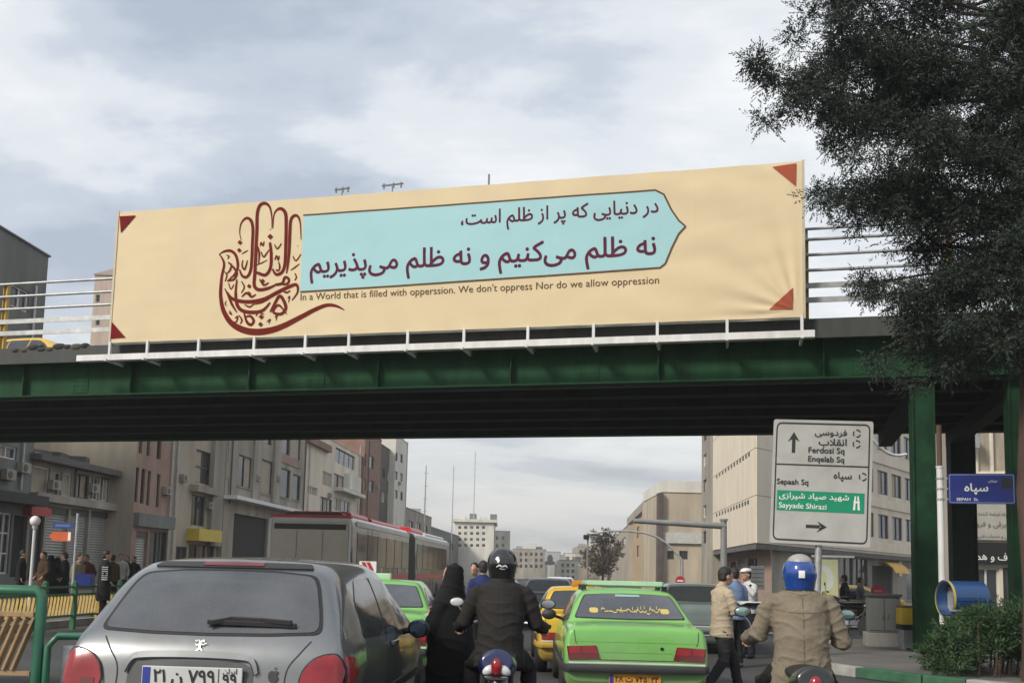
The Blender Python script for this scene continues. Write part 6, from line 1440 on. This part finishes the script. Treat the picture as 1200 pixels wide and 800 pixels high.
mb.obj('plate_border', mat('pale_blue_line', (.25, .3, .5), .5), o)
mb = MB(); mb.bx((a[0] + wx * .8, -.056, zb_ + hz_ * .5), (a[0] + wx * .96, -.053, zb_ + hz_ * .86)); mb.obj('sticker', LBLACK, o)
for zz_ in (zb_ + .08, zb_ + hz_ - .08, zb_ + hz_ * .5): mb = MB(); mb.cyl((0, 0, zz_ - .015), (0, 0, zz_ + .015), .068); mb.bx((.05, -.03, zz_ - .015), (a[0] + .06, -.018, zz_ + .015)); mb.obj('clamp', GALV, ns)

# payphone under a blue barrel hood, on its own post
p = spot(1126, 15.9, .15); sa = YAW + R(7)
ph = thing('payphone', 'payphone under a blue ribbed barrel hood beside the white sign pole', 'payphone', p, sa); f = local(ph, sa)
a, b = f(1108, 722), f(1149, 681); L_, Rr = b[0] - a[0], (b[1] - a[1]) / 2; zc = (a[1] + b[1]) / 2 - p.z
mb = MB(); nseg = 28; rows = []
for k in range(nseg + 1):
    t = R(-35 + 290 * k / nseg); rr = Rr
    rows.append([(a[0], -math.cos(t) * rr * .9, zc + math.sin(t) * rr), (b[0], -math.cos(t) * rr * .9, zc + math.sin(t) * rr)])
inner = [[(x, y * .93, zc + (z - zc) * .93) for x, y, z in r_] for r_ in rows]
mb.grid(rows); mb.grid(inner)
for e in (0, 1): mb.grid([[r_[e] for r_ in rows], [r_[e] for r_ in inner]])
hd_ = mb.obj('hood', mat('hood_blue', (.012, .06, .19), .35, var=.2, coat=.3), ph)
for k in range(3, nseg + 1, 7):
    q = rows[k]; MB().bar(Vector(q[0]) * 1 + Vector((.01, 0, 0)), Vector(q[1]) - Vector((.01, 0, 0)), .012, .012).obj('rib', mat('hood_rib', (.01, .045, .15), .4), hd_)
mb = MB(); mb.grid([[(a[0] - .015, y * 1.04, zc + (z - zc) * 1.04) for x, y, z in [r_[0] for r_ in rows]], [(a[0] + .03, y * 1.04, zc + (z - zc) * 1.04) for x, y, z in [r_[0] for r_ in rows]]]); mb.obj('hood_edge', mat('edge_yellow', (.45, .36, .08), .5), hd_)
mb = MB(); mb.bx(((a[0] + b[0]) / 2 - .14, .0, zc - .22), ((a[0] + b[0]) / 2 + .14, Rr * .8, zc + .2)); ps = mb.obj('telephone', GALV, ph, bev=.02)
mb = MB(); mb.tube([((a[0] + b[0]) / 2 - .09, -.02, zc - .12), ((a[0] + b[0]) / 2 - .1, -.05, zc), ((a[0] + b[0]) / 2 - .09, -.02, zc + .12)], .025, 8); mb.obj('handset', BLACK, ps)
mb = MB(); mb.cyl(((a[0] + b[0]) / 2, Rr * .5, 0), ((a[0] + b[0]) / 2, Rr * .5, zc - .2), .05); mb.obj('post', GALV, ph, smooth=True)

# grey utility cabinet
p = spot(1036, 19.2, .15); ca_ = YAW - R(14); cb = thing('utility_cabinet', 'dented grey steel utility cabinet on a plinth at the overpass column', 'cabinet', p, ca_); f = local(cb, ca_)
a, b = f(1019, 760), f(1056, 699); wz = b[1] - p.z; hw = (b[0] - a[0]) / 2
mb = MB(); mb.bx((-hw, -.0, .28), (hw, .45, wz)); body = mb.obj('body', mat('cabinet_grey', (.13, .135, .13), .55, var=.3, vs_=3, bump=.15, streak=True), cb, bev=.015)
mb = MB(); mb.bx((-hw - .06, -.06, 0), (hw + .06, .5, .28)); mb.obj('plinth', CONC, cb, bev=.02)
for s in (-1, 1):
    mb = MB(); mb.bx((s * hw * .5 - hw * .46, -.018, .33), (s * hw * .5 + hw * .46, -.001, wz - .06)); d_ = mb.obj('door', MATS['cabinet_grey'], cb, bev=.004)
    mb = MB(); mb.bx((s * .05 - .012, -.035, wz * .55), (s * .05 + .012, -.019, wz * .55 + .1)); mb.obj('handle', STEEL, d_)
mb = MB(); mb.bx((-hw - .03, -.04, wz), (hw + .03, .49, wz + .05)); mb.obj('lid', mat('cabinet_lid', (.05, .05, .05), .6), cb)
# red round sign and yellow litter bin next to it
p = spot(1028, 24, .0); rs_ = thing('round_sign', 'small round red sign on a post left of the yellow awning', 'sign', p, YAW); f = local(rs_, YAW); c = f(1028, 692)
mb = MB(); mb.cyl((0, .03, 0), (0, .03, c[1]), .03); mb.obj('post', GALV, rs_)
mb = MB(); mb.lathe([(.17, 0), (.17, .02)], 24, (0, 0, c[1]), Matrix.Rotation(math.pi / 2, 3, 'X')); d_ = mb.obj('disc', mat('sign_red', (.38, .02, .04), .5, var=.15), rs_)
mb = MB(); mb.box((0, -.025, c[1]), (.2, .006, .05)); mb.obj('bar', mat('sign_pink', (.5, .2, .22), .5), d_)
p = spot(1061, 18.6, .15); lb = thing('litter_bin', 'small yellow topped litter bin between the cabinet and the green column', 'bin', p, YAW); f = local(lb, YAW); a, b = f(1053, 735), f(1070, 712); hw = (b[0] - a[0]) / 2
mb = MB(); mb.bx((-hw, -.14, b[1] - p.z - .32), (hw, .14, b[1] - p.z)); mb.obj('bin_top', mat('bin_yellow', (.6, .42, .04), .5, var=.2), lb, bev=.02)
mb = MB(); mb.bx((-hw * .8, -.12, .0), (hw * .8, .12, b[1] - p.z - .42)); mb.obj('bin_body', GALV, lb, bev=.015)
mb = MB(); mb.bx((-hw * 1.05, -.15, b[1] - p.z - .41), (hw * 1.05, .15, b[1] - p.z - .33)); mb.obj('bin_band', BLACK, lb, bev=.01)
mb = MB(); mb.bx((-hw * .9, -.13, b[1] - p.z + .001), (hw * .9, .13, b[1] - p.z + .05)); mb.obj('bin_lid', mat('bin_lid_brown', (.2, .13, .08), .6), lb, bev=.01)

# lit advertising stand behind the khaki rider, notice board
p = spot(969, 22, 0); ad = thing('advertising_stand', 'tall pale green and yellow poster stand behind the blue helmet', 'poster stand', p, YAW); f = local(ad, YAW); a, b = f(957, 712), f(983, 653)
mb = MB(); mb.bx((a[0], .0, a[1]), (b[0], .12, b[1])); bd_ = mb.obj('case', GALV, ad, bev=.01)
mb = MB(); mb.bx((a[0] + .03, -.012, a[1] + .03), (b[0] - .03, -.002, b[1] - .05)); po = mb.obj('poster', mat('poster_pale', (.5, .58, .46), .4, var=.2, vs_=6, dirt=(.58, .55, .2)), ad)
W_, Hh = b[0] - a[0], b[1] - a[1]; Q = lambda u, v, hh=0: (a[0] + u * W_, -.014 - hh, a[1] + v * Hh)
mb = MB(); stroke([Q(.3, .8)[::2], Q(.55, .7)[::2], Q(.62, .5)[::2], Q(.5, .35)[::2]], [.12, .16, .14, .06], lambda u, v, hh: (u, -.015, v), mb); mb.obj('poster_print', mat('poster_white', (.65, .68, .66), .5), po)
mb = MB(); stroke([Q(.1, .18)[::2], Q(.4, .22)[::2], Q(.9, .16)[::2]], [.14, .2, .12], lambda u, v, hh: (u, -.0155, v), mb); mb.obj('poster_print', mat('poster_yellow', (.6, .55, .1), .5), po)
mb = MB(); mb.bx((a[0] - .06, -.05, b[1]), (b[0] + .35, .16, b[1] + .05)); mb.obj('top_rail', WHITEP, ad)
for q in (.2, .8): MB().bx((a[0] + q * W_ - .03, .03, 0), (a[0] + q * W_ + .03, .09, a[1])).obj('leg', GALV, ad)
p = spot(887, 30, 0); nb_ = thing('notice_board', 'white notice board with faint lines behind the officer', 'notice board', p, YAW); f = local(nb_, YAW); a, b = f(879, 690), f(896, 663)
mb = MB(); mb.bx((a[0], 0, a[1]), (b[0], .05, b[1])); nbp = mb.obj('board', WHITEP, nb_, bev=.01)
for k in range(5): MB().bx((a[0] + .05, -.008, a[1] + .1 + k * .13), (b[0] - .05, -.003, a[1] + .13 + k * .13)).obj('printed_line', mat('faint_grey', (.3, .3, .3), .6), nbp)
mb = MB(); mb.cyl((0, .03, 0), (0, .03, a[1]), .035); mb.obj('post', GALV, nb_)

# parked motorcycles by the corner
src = [o for o in bpy.data.objects if o.get('category') == 'motorcycle'][1]
for px, D, a_, lab in ((992, 21.5, 70, 'parked black motorcycle, nearer of the two left of the cabinet'), (1003, 24.5, 110, 'parked dark motorcycle, further of the two left of the cabinet')):
    o = copy_tree(src); o.location = spot(px, D, .15 if D < 23 else .0); o.rotation_euler = (0, R(6), R(a_)); tag(o, lab, 'motorcycle', 'parked motorcycles')

# traffic gantry, lamp with curved arm, no entry sign
GAL2 = mat('pole_grey', (.24, .24, .235), .5, .2, var=.2)
p = spot(848, 44, 0); ga = thing('traffic_gantry', 'grey cantilever gantry pole reaching over the street in front of the tan wall', 'gantry', p, YAW); f = local(ga, YAW)
h_ = f(848, 616)[1]; e = f(742, 610); 
mb = MB(); mb.tube([(0, 0, 0), (0, 0, h_ + .25)], [.17, .15], 14); mb.obj('post', GAL2, ga, smooth=True)
mb = MB(); mb.tube([(.1, 0, h_), (e[0], 0, e[1])], [.16, .11], 12); mb.obj('arm', GAL2, ga, smooth=True)
mb = MB(); mb.cyl((0, 0, h_ + .25), (0, 0, h_ + .33), .2); mb.bx((-.25, -.25, 0), (.25, .25, .06)); mb.obj('flange', GAL2, ga)
p = spot(799, 56, 0); sl = thing('street_lamp', 'street lamp with long curved arm right of the tree', 'street lamp', p, YAW); f = local(sl, YAW)
pts = [f(x, y) for x, y in ((799, 656), (793, 648), (782, 637), (770, 629), (755, 624), (735, 622), (715, 622), (700, 624))]
mb = MB(); mb.tube([(0, 0, 0)] + [(a_, 0, b_) for a_, b_ in pts], [.11, .1] + [.06] * 7, 10); mb.obj('pole', GALV, sl, smooth=True)
a = f(696, 625); mb = MB(); mb.ell((a[0], 0, a[1]), (.38, .16, .1), 12, 8); mb.obj('lamp_head', GALV, sl, smooth='all')
p = spot(688, 60, 0); ts = thing('signal_mast', 'mast with signal and camera heads left of the street tree', 'signal', p, YAW); f = local(ts, YAW); tz = f(688, 624)[1]
mb = MB(); mb.cyl((0, 0, 0), (0, 0, tz), .06); mb.bar((0, 0, tz - .2), (f(715, 628)[0], 0, tz - .25), .05, .05); mb.obj('pole', GAL2, ts)
for px, py in ((687, 629), (703, 624)):
    a = f(px, py); mb = MB(); mb.box((a[0], 0, a[1]), (.35, .4, .3)); mb.obj('camera_head', BLACK if px < 690 else WHITEP, ts, bev=.05)
p = spot(797, 40, 0); ne = thing('no_entry_sign', 'round red no entry sign above the nearer green taxi', 'sign', p, YAW); f = local(ne, YAW); a = f(797, 680)
mb = MB(); mb.cyl((0, .03, 0), (0, .03, a[1] + .2), .03); mb.obj('post', GALV, ne)
mb = MB(); mb.lathe([(.2, 0), (.2, .02)], 22, (0, 0, a[1]), Matrix.Rotation(math.pi / 2, 3, 'X')); d_ = mb.obj('disc', MATS['sign_red'], ne); mb = MB(); mb.box((0, -.024, a[1]), (.26, .005, .06)); mb.obj('bar', LWHITE, d_)

# chevron board between the bus and the green taxi
p = spot(430, 19.5, 0); ch = thing('chevron_sign', 'white board with red chevron beside the bus', 'sign', p, YAW); f = local(ch, YAW); a, b = f(420.5, 677), f(441.5, 657.5)
o = plate_sign(ch, b[0] - a[0], b[1] - a[1], .02, a[1], LWHITE, .03, 0, 'board', a[0])
mb = MB(); W_, Hh = b[0] - a[0], b[1] - a[1]
for s0 in (.12, .40): mb.add([(a[0] + W_ * q, -.034, a[1] + Hh * r_) for q, r_ in ((s0, .95), (s0 + .22, .95), (s0 + .46, .5), (s0 + .22, .05), (s0, .05), (s0 + .24, .5))], [(0, 1, 2, 5), (5, 2, 3, 4)])
mb.obj('chevron', REDP, o)
mb = MB(); mb.cyl(((a[0] + b[0]) / 2, .03, 0), ((a[0] + b[0]) / 2, .03, b[1]), .04); mb.obj('post', GALV, ch)

# left pavement: globe lamp, finger posts, fence, slatted barrier
p = spot(36, 22.8, .14); gl = thing('globe_lamp', 'white globe lamp on a thin post at the far left shops', 'street lamp', p, YAW); f = local(gl, YAW); c = f(37, 610)
mb = MB(); mb.tube([(0, 0, 0), (0, 0, c[1] - .3)], .035, 10); mb.obj('post', WHITEP, gl); mb = MB(); mb.ell((0, 0, c[1] - p.z), (.12, .12, .13), 16, 10); mb.obj('globe', mat('globe_white', (.8, .72, .68), .3), gl, smooth='all')
mb = MB(); mb.cyl((0, 0, c[1] - .33), (0, 0, c[1] - .24), .06); mb.obj('collar', GALV, gl)
p = spot(85, 21.8, .14); fs_ = thing('finger_post', 'post with a small blue plate above a red arrow board', 'sign', p, YAW); f = local(fs_, YAW)
a, b = f(62, 619), f(87, 612); mb = MB(); mb.bx((a[0], -.02, a[1] - p.z), (b[0], 0, b[1] - p.z)); o = mb.obj('blue_plate', mat('plate_navy', (.02, .045, .15), .5), fs_)
mb = MB(); mb.bx((a[0] + .06, -.024, a[1] - p.z + .05), (b[0] - .08, -.0205, b[1] - p.z - .05)); mb.obj('plate_print', mat('plate_blue_print', (.08, .14, .35), .5), o)
q = [(x_, z__ - p.z) for x_, z__ in (f(58, 628), f(63, 622.5), f(84, 623), f(84, 634), f(63, 633.5))]; mb = MB(); mb.prism(q, lambda u, v, d_: (u, d_, v), -.025, 0); o = mb.obj('arrow_board', ORANGEP, fs_)
a, b = f(80, 633), f(84, 623.5); mb = MB(); mb.bx((a[0], -.03, a[1] - p.z), (b[0] - .005, -.026, b[1] - p.z)); mb.obj('board_end', LWHITE, o)
mb = MB(); mb.cyl((0, .03, 0), (0, .03, f(85, 608)[1]), .03); mb.obj('post', GALV, fs_)
# fence along the bus lane
XFn = -10.9
ys = [onx(px, 700, XFn).y for px in (-70, -10, 52, 87, 116, 140, 160)]
fn_ = thing('pedestrian_fence', 'green fence with yellow slatted panels along the left pavement', 'fence', (XFn, ys[0], 0), A90)
FG = mat('fence_green', (.035, .13, .055), .5, var=.35, vs_=4); FY = mat('fence_yellow', (.46, .31, .07), .6, var=.3, vs_=6)
for y in ys: mb = MB(); mb.bx((y - ys[0] - .05, -.05, .0), (y - ys[0] + .05, .05, .98)); mb.lathe([(.06, .98), (.06, 1.02), (.02, 1.06)], 8, (y - ys[0], 0, 0)); mb.obj('post', FG if int(y * 10) % 3 else FY, fn_)
for a, b in zip(ys, ys[1:]):
    a, b = a - ys[0] + .055, b - ys[0] - .055
    for z in (.92, .76, .30): mb = MB(); mb.bx((a, -.02, z - .02), (b, .02, z + .02)); mb.obj('rail', FG, fn_)
    n = max(3, int((b - a) / .13))
    for k in range(n):
        u = a + (b - a) * (k + .5) / n; mb = MB(); mb.bar((u - .04, .0, .33), (u + .04, .0, .73), .015, .05, up=(0, 1, 0)); mb.obj('slat', FY, fn_)
# barrier with wooden slats at the very left
p = spot(-40, 11.2, 0); br = thing('slatted_barrier', 'green steel barrier with tan wooden slats at the left edge', 'barrier', p, YAW); f = local(br, YAW)
u1 = f(46, 740)[0]; zt_ = f(20, 691)[1]; u0 = f(-110, 700)[0]; G2 = mat('barrier_green', (.02, .13, .07), .4, var=.25, coat=.2); WD = mat('wood_slat', (.36, .235, .115), .65, var=.35, vs_=5, bump=.2, streak=True)
mb = MB(); mb.tube([(u0, 0, 0), (u0, 0, zt_ - .1), (u0 + .1, 0, zt_), (u1 - .06, 0, zt_), (u1, 0, zt_ - .06), (u1, 0, 0)], .06, 12); mb.obj('hoop', G2, br, smooth=True)
zs_ = f(20, 719)[1]; mb = MB(); mb.bx((u0 + .07, -.03, zs_ - .03), (u1 - .07, .03, zs_ + .03)); mb.obj('top_slat', WD, br, bev=.008)
n = 14
for k in range(n):
    u = u0 + .2 + (u1 - u0 - .3) * k / (n - 1); mb = MB(); mb.bar((u - .18, 0, .18), (u + .04, 0, zs_ - .035), .03, .10, up=(0, 1, 0)); mb.obj('slat', WD, br, bev=.006)
mb = MB(); mb.bx((u0 + .07, -.025, .12), (u1 - .07, .025, .17)); mb.obj('bottom_slat', WD, br)
a, b = f(54, 745), f(84, 741)
mb = MB(); mb.tube([(u1 + .1, .02, 0), (u1 + .1, .02, a[1] - .12), (u1 + .2, .05, a[1]), (u1 + 1.0, .3, a[1]), (u1 + 1.1, .33, a[1] - .1), (u1 + 1.1, .33, 0)], .045, 10); mb.obj('low_hoop', G2, br, smooth=True)
mb = MB(); mb.bx((u1 + .22, .12, 0), (u1 + .36, .3, a[1] - .12)); mb.obj('bollard_box', GALV, br, bev=.02)
# crate on the pavement and a blue bin by the fence
p = spot(100, 23.2, .14); cr_ = thing('blue_crate', 'blue plastic crate on a stand behind the fence', 'crate', p, .3); f = local(cr_, .3); zt_ = f(100, 672)[1] - p.z
mb = MB(); w_ = .17; mb.bx((-w_, -.18, zt_ - .32), (w_, .18, zt_ - .28)); 
for s in (-1, 1): mb.bx((s * w_ - .015, -.18, zt_ - .28), (s * w_ + .015, .18, zt_)); mb.bx((-w_ + .016, s * .18 - .012, zt_ - .28), (w_ - .016, s * .18 + .012, zt_))
mb.obj('crate', BLUEP, cr_); mb = MB(); mb.bx((-.2, -.14, 0), (.2, .14, zt_ - .321)); mb.obj('stand', DARKC, cr_)
# far hoardings at the end of the street
for px0, px1, py0, py1, D, lab in ((637, 657, 646, 661, 180, 'framed portrait hoarding on posts far down the street'), (660, 682, 648, 663, 210, 'pale hoarding far down the street, right of the portrait one')):
    p = spot((px0 + px1) / 2, D); hb = thing('hoarding', lab, 'hoarding', p, YAW); f = local(hb, YAW); a, b = f(px0, py1), f(px1, py0)
    mb = MB(); mb.bx((a[0], 0, a[1]), (b[0], .3, b[1])); mb.obj('frame', GAL2, hb); mb = MB(); mb.bx((a[0] + .15, -.05, a[1] + .15), (b[0] - .15, -.01, b[1] - .15)); o = mb.obj('face', mat('hoarding_pale', (.4, .41, .42), .6), hb)
    if 'portrait' in lab: mb = MB(); mb.ell(((a[0] + b[0]) / 2 - .4, -.06, a[1] + (b[1] - a[1]) * .45), (.55, .04, .8), 12, 8); mb.ell(((a[0] + b[0]) / 2 - .4, -.06, a[1] + .35), (1.0, .03, .45), 12, 8); mb.obj('printed_figure', mat('hoarding_dark', (.06, .06, .065), .6), o)
    for s in (a[0] + .5, b[0] - .5): MB().cyl((s, .15, 0), (s, .15, a[1]), .12).obj('post', GAL2, hb)

# ------------------------------------------------------------------ trees
rng = np.random.default_rng(7)
def foliage(centres, radii, per, blen, bwid, nb=7, droop=.2, squash=.8, spray=None):
    """sprays of thin leaf blades round clump centres -> mesh; every spray a small fan of blades"""
    C = np.repeat(np.array(centres), per, 0); Rr = np.repeat(np.array(radii), per); n = len(C)
    d = rng.normal(size=(n, 3)); d /= np.linalg.norm(d, axis=1)[:, None]; rad = Rr * np.minimum(1.5, np.abs(rng.normal(size=n)) * .5 + .12)
    d[:, 2] *= squash
    base = C + d * rad[:, None]
    axis = d + rng.normal(size=(n, 3)) * .45; axis[:, 2] -= droop; axis /= np.linalg.norm(axis, axis=1)[:, None]
    alen = spray or blen * .9
    V = []
    side = np.cross(axis, rng.normal(size=(n, 3))); side /= np.linalg.norm(side, axis=1)[:, None]
    for k in range(nb):
        t = k / (nb - 1); ang = (-1 if k % 2 else 1) * (.95 - .55 * t) + rng.normal(size=n) * .12
        if k == nb - 1: ang = rng.normal(size=n) * .1
        o = base + axis * (alen * t)
        dr = axis * np.cos(ang)[:, None] + side * np.sin(ang)[:, None]; dr += rng.normal(size=(n, 3)) * .18; dr /= np.linalg.norm(dr, axis=1)[:, None]
        w = np.cross(dr, rng.normal(size=(n, 3))); w /= np.linalg.norm(w, axis=1)[:, None]
        l = blen * rng.uniform(.5, 1.0, n) * (1 - .4 * t)
        tip = o + dr * l[:, None]; mid = o + dr * (l * .45)[:, None]; ww = w * (bwid * rng.uniform(.7, 1.2, n))[:, None]
        V.append(np.stack([o, mid + ww, tip, mid - ww], 1))
    V = np.concatenate(V, 0).reshape(-1, 3); m = len(V) // 4
    me = bpy.data.meshes.new('foliage'); me.vertices.add(len(V)); me.vertices.foreach_set('co', V.astype(np.float32).ravel())
    me.loops.add(m * 4); me.loops.foreach_set('vertex_index', np.arange(m * 4, dtype=np.int32)); me.polygons.add(m)
    me.polygons.foreach_set('loop_start', np.arange(0, m * 4, 4, dtype=np.int32)); me.update(calc_edges=True); return me
def leafmat(name, c1, c2, sc=1.2):
    m = mat(name, c1, .6, var=.1, vs_=sc, dirt=c2, spec=.3); b = m.node_tree.nodes['Principled BSDF']; b.inputs['Subsurface Weight'].default_value = 0
    return m
CONIF = leafmat('conifer_leaf', (.038, .054, .04), (.010, .015, .012), 2.0); HEDGE = leafmat('hedge_leaf', (.04, .085, .03), (.018, .04, .016), 3); BROWNL = leafmat('brown_leaf', (.10, .07, .045), (.05, .05, .03), 1.2)
BARK = mat('bark', (.075, .045, .034), .9, var=.4, vs_=6, bump=.8, bs=25, streak=True)
TP = spot(1211, 13.0, .15); tree = thing('conifer_tree', 'tall dark feathery conifer overhanging the right side of the picture', 'tree', TP)
loc = lambda px, py, D: dep(px, py, D) - TP
mb = MB(); trunk = [(0, 0, -.02), (.02, 0, 1.2), (-.03, .02, 2.6), (.05, .0, 4.2), (.1, .05, 6.5), (.1, 0, 9), (.15, .05, 12.5)]
mb.tube(trunk, [.19, .15, .14, .13, .11, .085, .03], 14); 
tips = [(872, 80, 12.4), (912, 120, 12.8), (930, 60, 13.2), (925, 100, 11.8), (960, 40, 12.0), (965, 160, 13.4), (962, 212, 12.6), (978, 238, 12.2), (1005, 250, 13.0), (1050, 262, 12.5), (985, 120, 13.8), (1010, 60, 12.2), (1010, 180, 12.0), (1040, 120, 13.6), (1060, 200, 13.2), (1090, 160, 12.0),
        (985, -10, 12.8), (1030, -40, 12.2), (1090, 20, 13.6), (1130, 90, 12.4), (1150, 180, 13.4), (1110, 250, 12.6), (1160, 280, 12.2), (1090, 290, 13.2), (1025, 345, 12.9), (1050, 330, 12.4), (1062, 380, 12.8), (1030, 410, 12.6), (1050, 440, 13.1), (1090, 390, 12.3), (1120, 350, 13.0), (1160, 370, 12.4), (1185, 330, 13.2), (1190, 200, 12.2), (1185, 80, 13.6),
        (1180, 20, 12.2), (1120, -30, 13), (1075, 60, 12.9), (1010, 335, 13.2), (1100, 430, 12.9), (975, 80, 12.9), (1000, 20, 13.4), (1030, 80, 12.4), (1060, 140, 12.3), (1040, 220, 12.9), (1085, 110, 13.4), (1080, 220, 12.4), (1130, 150, 12.1), (1125, 30, 12.3), (1150, 120, 13.5), (1140, 230, 12.9), (1175, 150, 12.3), (1170, 240, 12.7), (1195, 270, 12.1), (1130, 300, 12.3), (1145, 335, 12.6), (1180, 380, 12.9), (1110, 320, 12.1), (1140, 410, 12.5), (1075, 340, 12.8), (1195, 120, 12.3), (1195, 30, 12.8), (1200, -10, 12.2), (1205, 70, 12.1), (1192, 100, 11.9), (1208, 160, 12.2), (1198, 215, 12.0), (1206, 260, 12.3), (1196, 310, 12.0), (1207, 345, 12.2), (1190, 375, 12.1), (1212, 10, 12.0), (1165, 410, 12.2), (1120, 440, 12.6), (950, 15, 12.6), (940, 90, 13.3), (1000, 215, 12.4)]
cl, rd = [], []
for px, py, D in tips:
    e = loc(px, py, D); zt_ = max(2.6, e.z - .25 * math.hypot(e.x, e.y) + (.5 if py > 300 else 0)); zt_ = min(zt_, 11.5)
    s = Vector((.05, 0, zt_ + .25)); m1_ = s.lerp(e, .4) + Vector((0, 0, .12)); m2_ = s.lerp(e, .75) + Vector((0, 0, .1))
    wob = Vector(rng.normal(size=3) * .16); m1_ += wob; m2_ += Vector(rng.normal(size=3) * .1) - wob * .4
    mb.tube([s, s.lerp(m1_, .5) + Vector((0, 0, .08)), m1_, m1_.lerp(m2_, .5) + Vector((0, 0, .05)), m2_, e], [.04, .032, .025, .018, .012, .004], 7)
    ln = (e - s).length; big = 1.0
    for t in np.linspace(.42, 1.0, max(3, int(ln / .34))):
        q = (s.lerp(m1_, t / .4) if t < .4 else m1_.lerp(m2_, (t - .4) / .35) if t < .75 else m2_.lerp(e, (t - .75) / .25)) + Vector(rng.normal(size=3) * .12); cl.append(tuple(q)); rd.append(.4 * (1.15 - .58 * t) * rng.uniform(.85, 1.15) * (1 if py < 300 or t > .6 else .8))
NIN = len(cl)
for k in range(34):                                                       # the parts of the crown outside the picture
    a = rng.uniform(-.5 * math.pi, .55 * math.pi); z1 = rng.uniform(4.5, 11); ln = rng.uniform(1.6, 3.3) * (1 - .05 * max(0, z1 - 6))
    s = Vector((.05, 0, z1)); e = s + Vector((math.cos(a) * ln, math.sin(a) * ln, rng.uniform(-.2, .6))); mb.tube([s, s.lerp(e, .5) + Vector((0, 0, .1)), e], [.045, .025, .008], 6)
    for t in np.linspace(.3, 1, int(ln / .35)): cl.append(tuple(s.lerp(e, t) + Vector(rng.normal(size=3) * .15))); rd.append(.42 * (1.15 - .5 * t))
for k in range(26):
    z1 = rng.uniform(10.5, 13.6); a = rng.uniform(0, 6.28); q = rng.uniform(.1, 1.2) * (14 - z1) / 3; cl.append((q * math.cos(a), q * math.sin(a), z1)); rd.append(.45)
mb.obj('trunk', BARK, tree, smooth=True)
link('crown', foliage(cl, rd, [78] * NIN + [34] * (len(cl) - NIN), .085, .0092, 9, .3, .8, .15), CONIF, tree)
# low conifer hedge on the island
HP = spot(1140, 13.9, .15); hg = thing('hedge_shrub', 'bushy green conifer shrub on the island at the lower right corner', 'shrub', HP)
cl, rd, mb = [], [], MB()
for k in range(95):
    px = rng.uniform(1088, 1260); D = rng.uniform(13.4, 15.2); tz = np.interp(px, [1085, 1110, 1150, 1200, 1260], [.42, .78, .95, 1.12, 1.2]) * rng.uniform(.35, 1.0)
    q = spot(px, D, .15) - HP; cl.append((q.x, q.y, tz - .12)); rd.append(rng.uniform(.16, .26))
    if k % 3 == 0: mb.tube([(q.x * .9, q.y * .9, 0), (q.x, q.y, tz * .5), (q.x, q.y, tz)], [.02, .014, .005], 6)
mb.obj('stems', BARK, hg)['kind'] = 'stuff'; link('foliage', foliage(cl, rd, 52, .13, .011, 7, -.35), HEDGE, hg)
# street tree far ahead, nearly bare and brown
def roundtree(name, label, px, D, ptop, wpx, m, n, per, bl_, bw, seed, group=None):
    p = spot(px, D); t = thing(name, label, 'tree', p, 0, group); top = dep(px, ptop, D).z; w = wpx * D / F / 2; rr = random.Random(seed); mb = MB(); cl, rd = [], []
    mb.tube([(0, 0, 0), (.05, 0, top * .3), (0, .05, top * .62)], [.16, .12, .07], 8)
    for k in range(n):
        a = rr.uniform(0, 6.28); z = rr.uniform(.3, .97); q = w * math.sin(math.pi * min(1, (z - .15) / .85)) ** .6 * rr.uniform(.25, 1); e = (q * math.cos(a), q * math.sin(a), top * z)
        mb.tube([(0, 0, top * max(.25, z - .3)), (e[0] * .5, e[1] * .5, top * (z - .1)), e], [.06, .04, .012], 5); cl.append(e); rd.append(w * rr.uniform(.16, .3))
    mb.obj('trunk', BARK, t); link('crown', foliage(cl, rd, per, bl_, bw, 6, 0), m, t); return t
roundtree('street_tree', 'brown leaved street tree standing where the right side recedes', 706, 105, 622, 52, BROWNL, 60, 13, .45, .075, 3)
roundtree('street_tree', 'small dark street tree far off beside the bus front', 592, 130, 655, 26, leafmat('far_leaf', (.05, .06, .035), (.03, .035, .02)), 26, 24, .4, .08, 5)
# overhead wires near the shop house
for k, (a, b, c, d) in enumerate(((1110, 470, 1230, 452), (1110, 478, 1230, 474), (1020, 512, 1062, 532))):
    p, q = dep(a, b, 30), dep(c, d, 30.5); n = 9
    mb = MB(); mb.tube([(p.lerp(q, i / n) - p - Vector((0, 0, .25 * math.sin(math.pi * i / n)))) for i in range(n + 1)], .018 if k < 2 else .05, 6)
    o = mb.obj('overhead_wire' if k < 2 else 'lamp_arm', BLACK if k < 2 else WHITEP); o.location = p
    tag(o, ('upper black wire slung past the shop house', 'lower black wire slung past the shop house', 'thin white lamp arm in front of the corner building windows')[k], 'wire' if k < 2 else 'lamp arm')

# ------------------------------------------------------------------ air
hzb = MB(); hzb.bx((-260, -60, -1), (260, 460, 42)); hzo = hzb.obj('haze', None); hzo.data.materials.clear()
hm_ = bpy.data.materials.new('haze'); hm_.use_nodes = True; t = hm_.node_tree; t.nodes.clear(); o_ = t.nodes.new('ShaderNodeOutputMaterial'); v_ = t.nodes.new('ShaderNodeVolumePrincipled')
v_.inputs['Color'].default_value = (.9, .92, .95, 1); v_.inputs['Density'].default_value = .0007; v_.inputs['Anisotropy'].default_value = 0
t.links.new(v_.outputs[0], o_.inputs['Volume']); hzo.data.materials.append(hm_); tag(hzo, 'thin grey city haze filling the street', 'haze', kind='stuff')
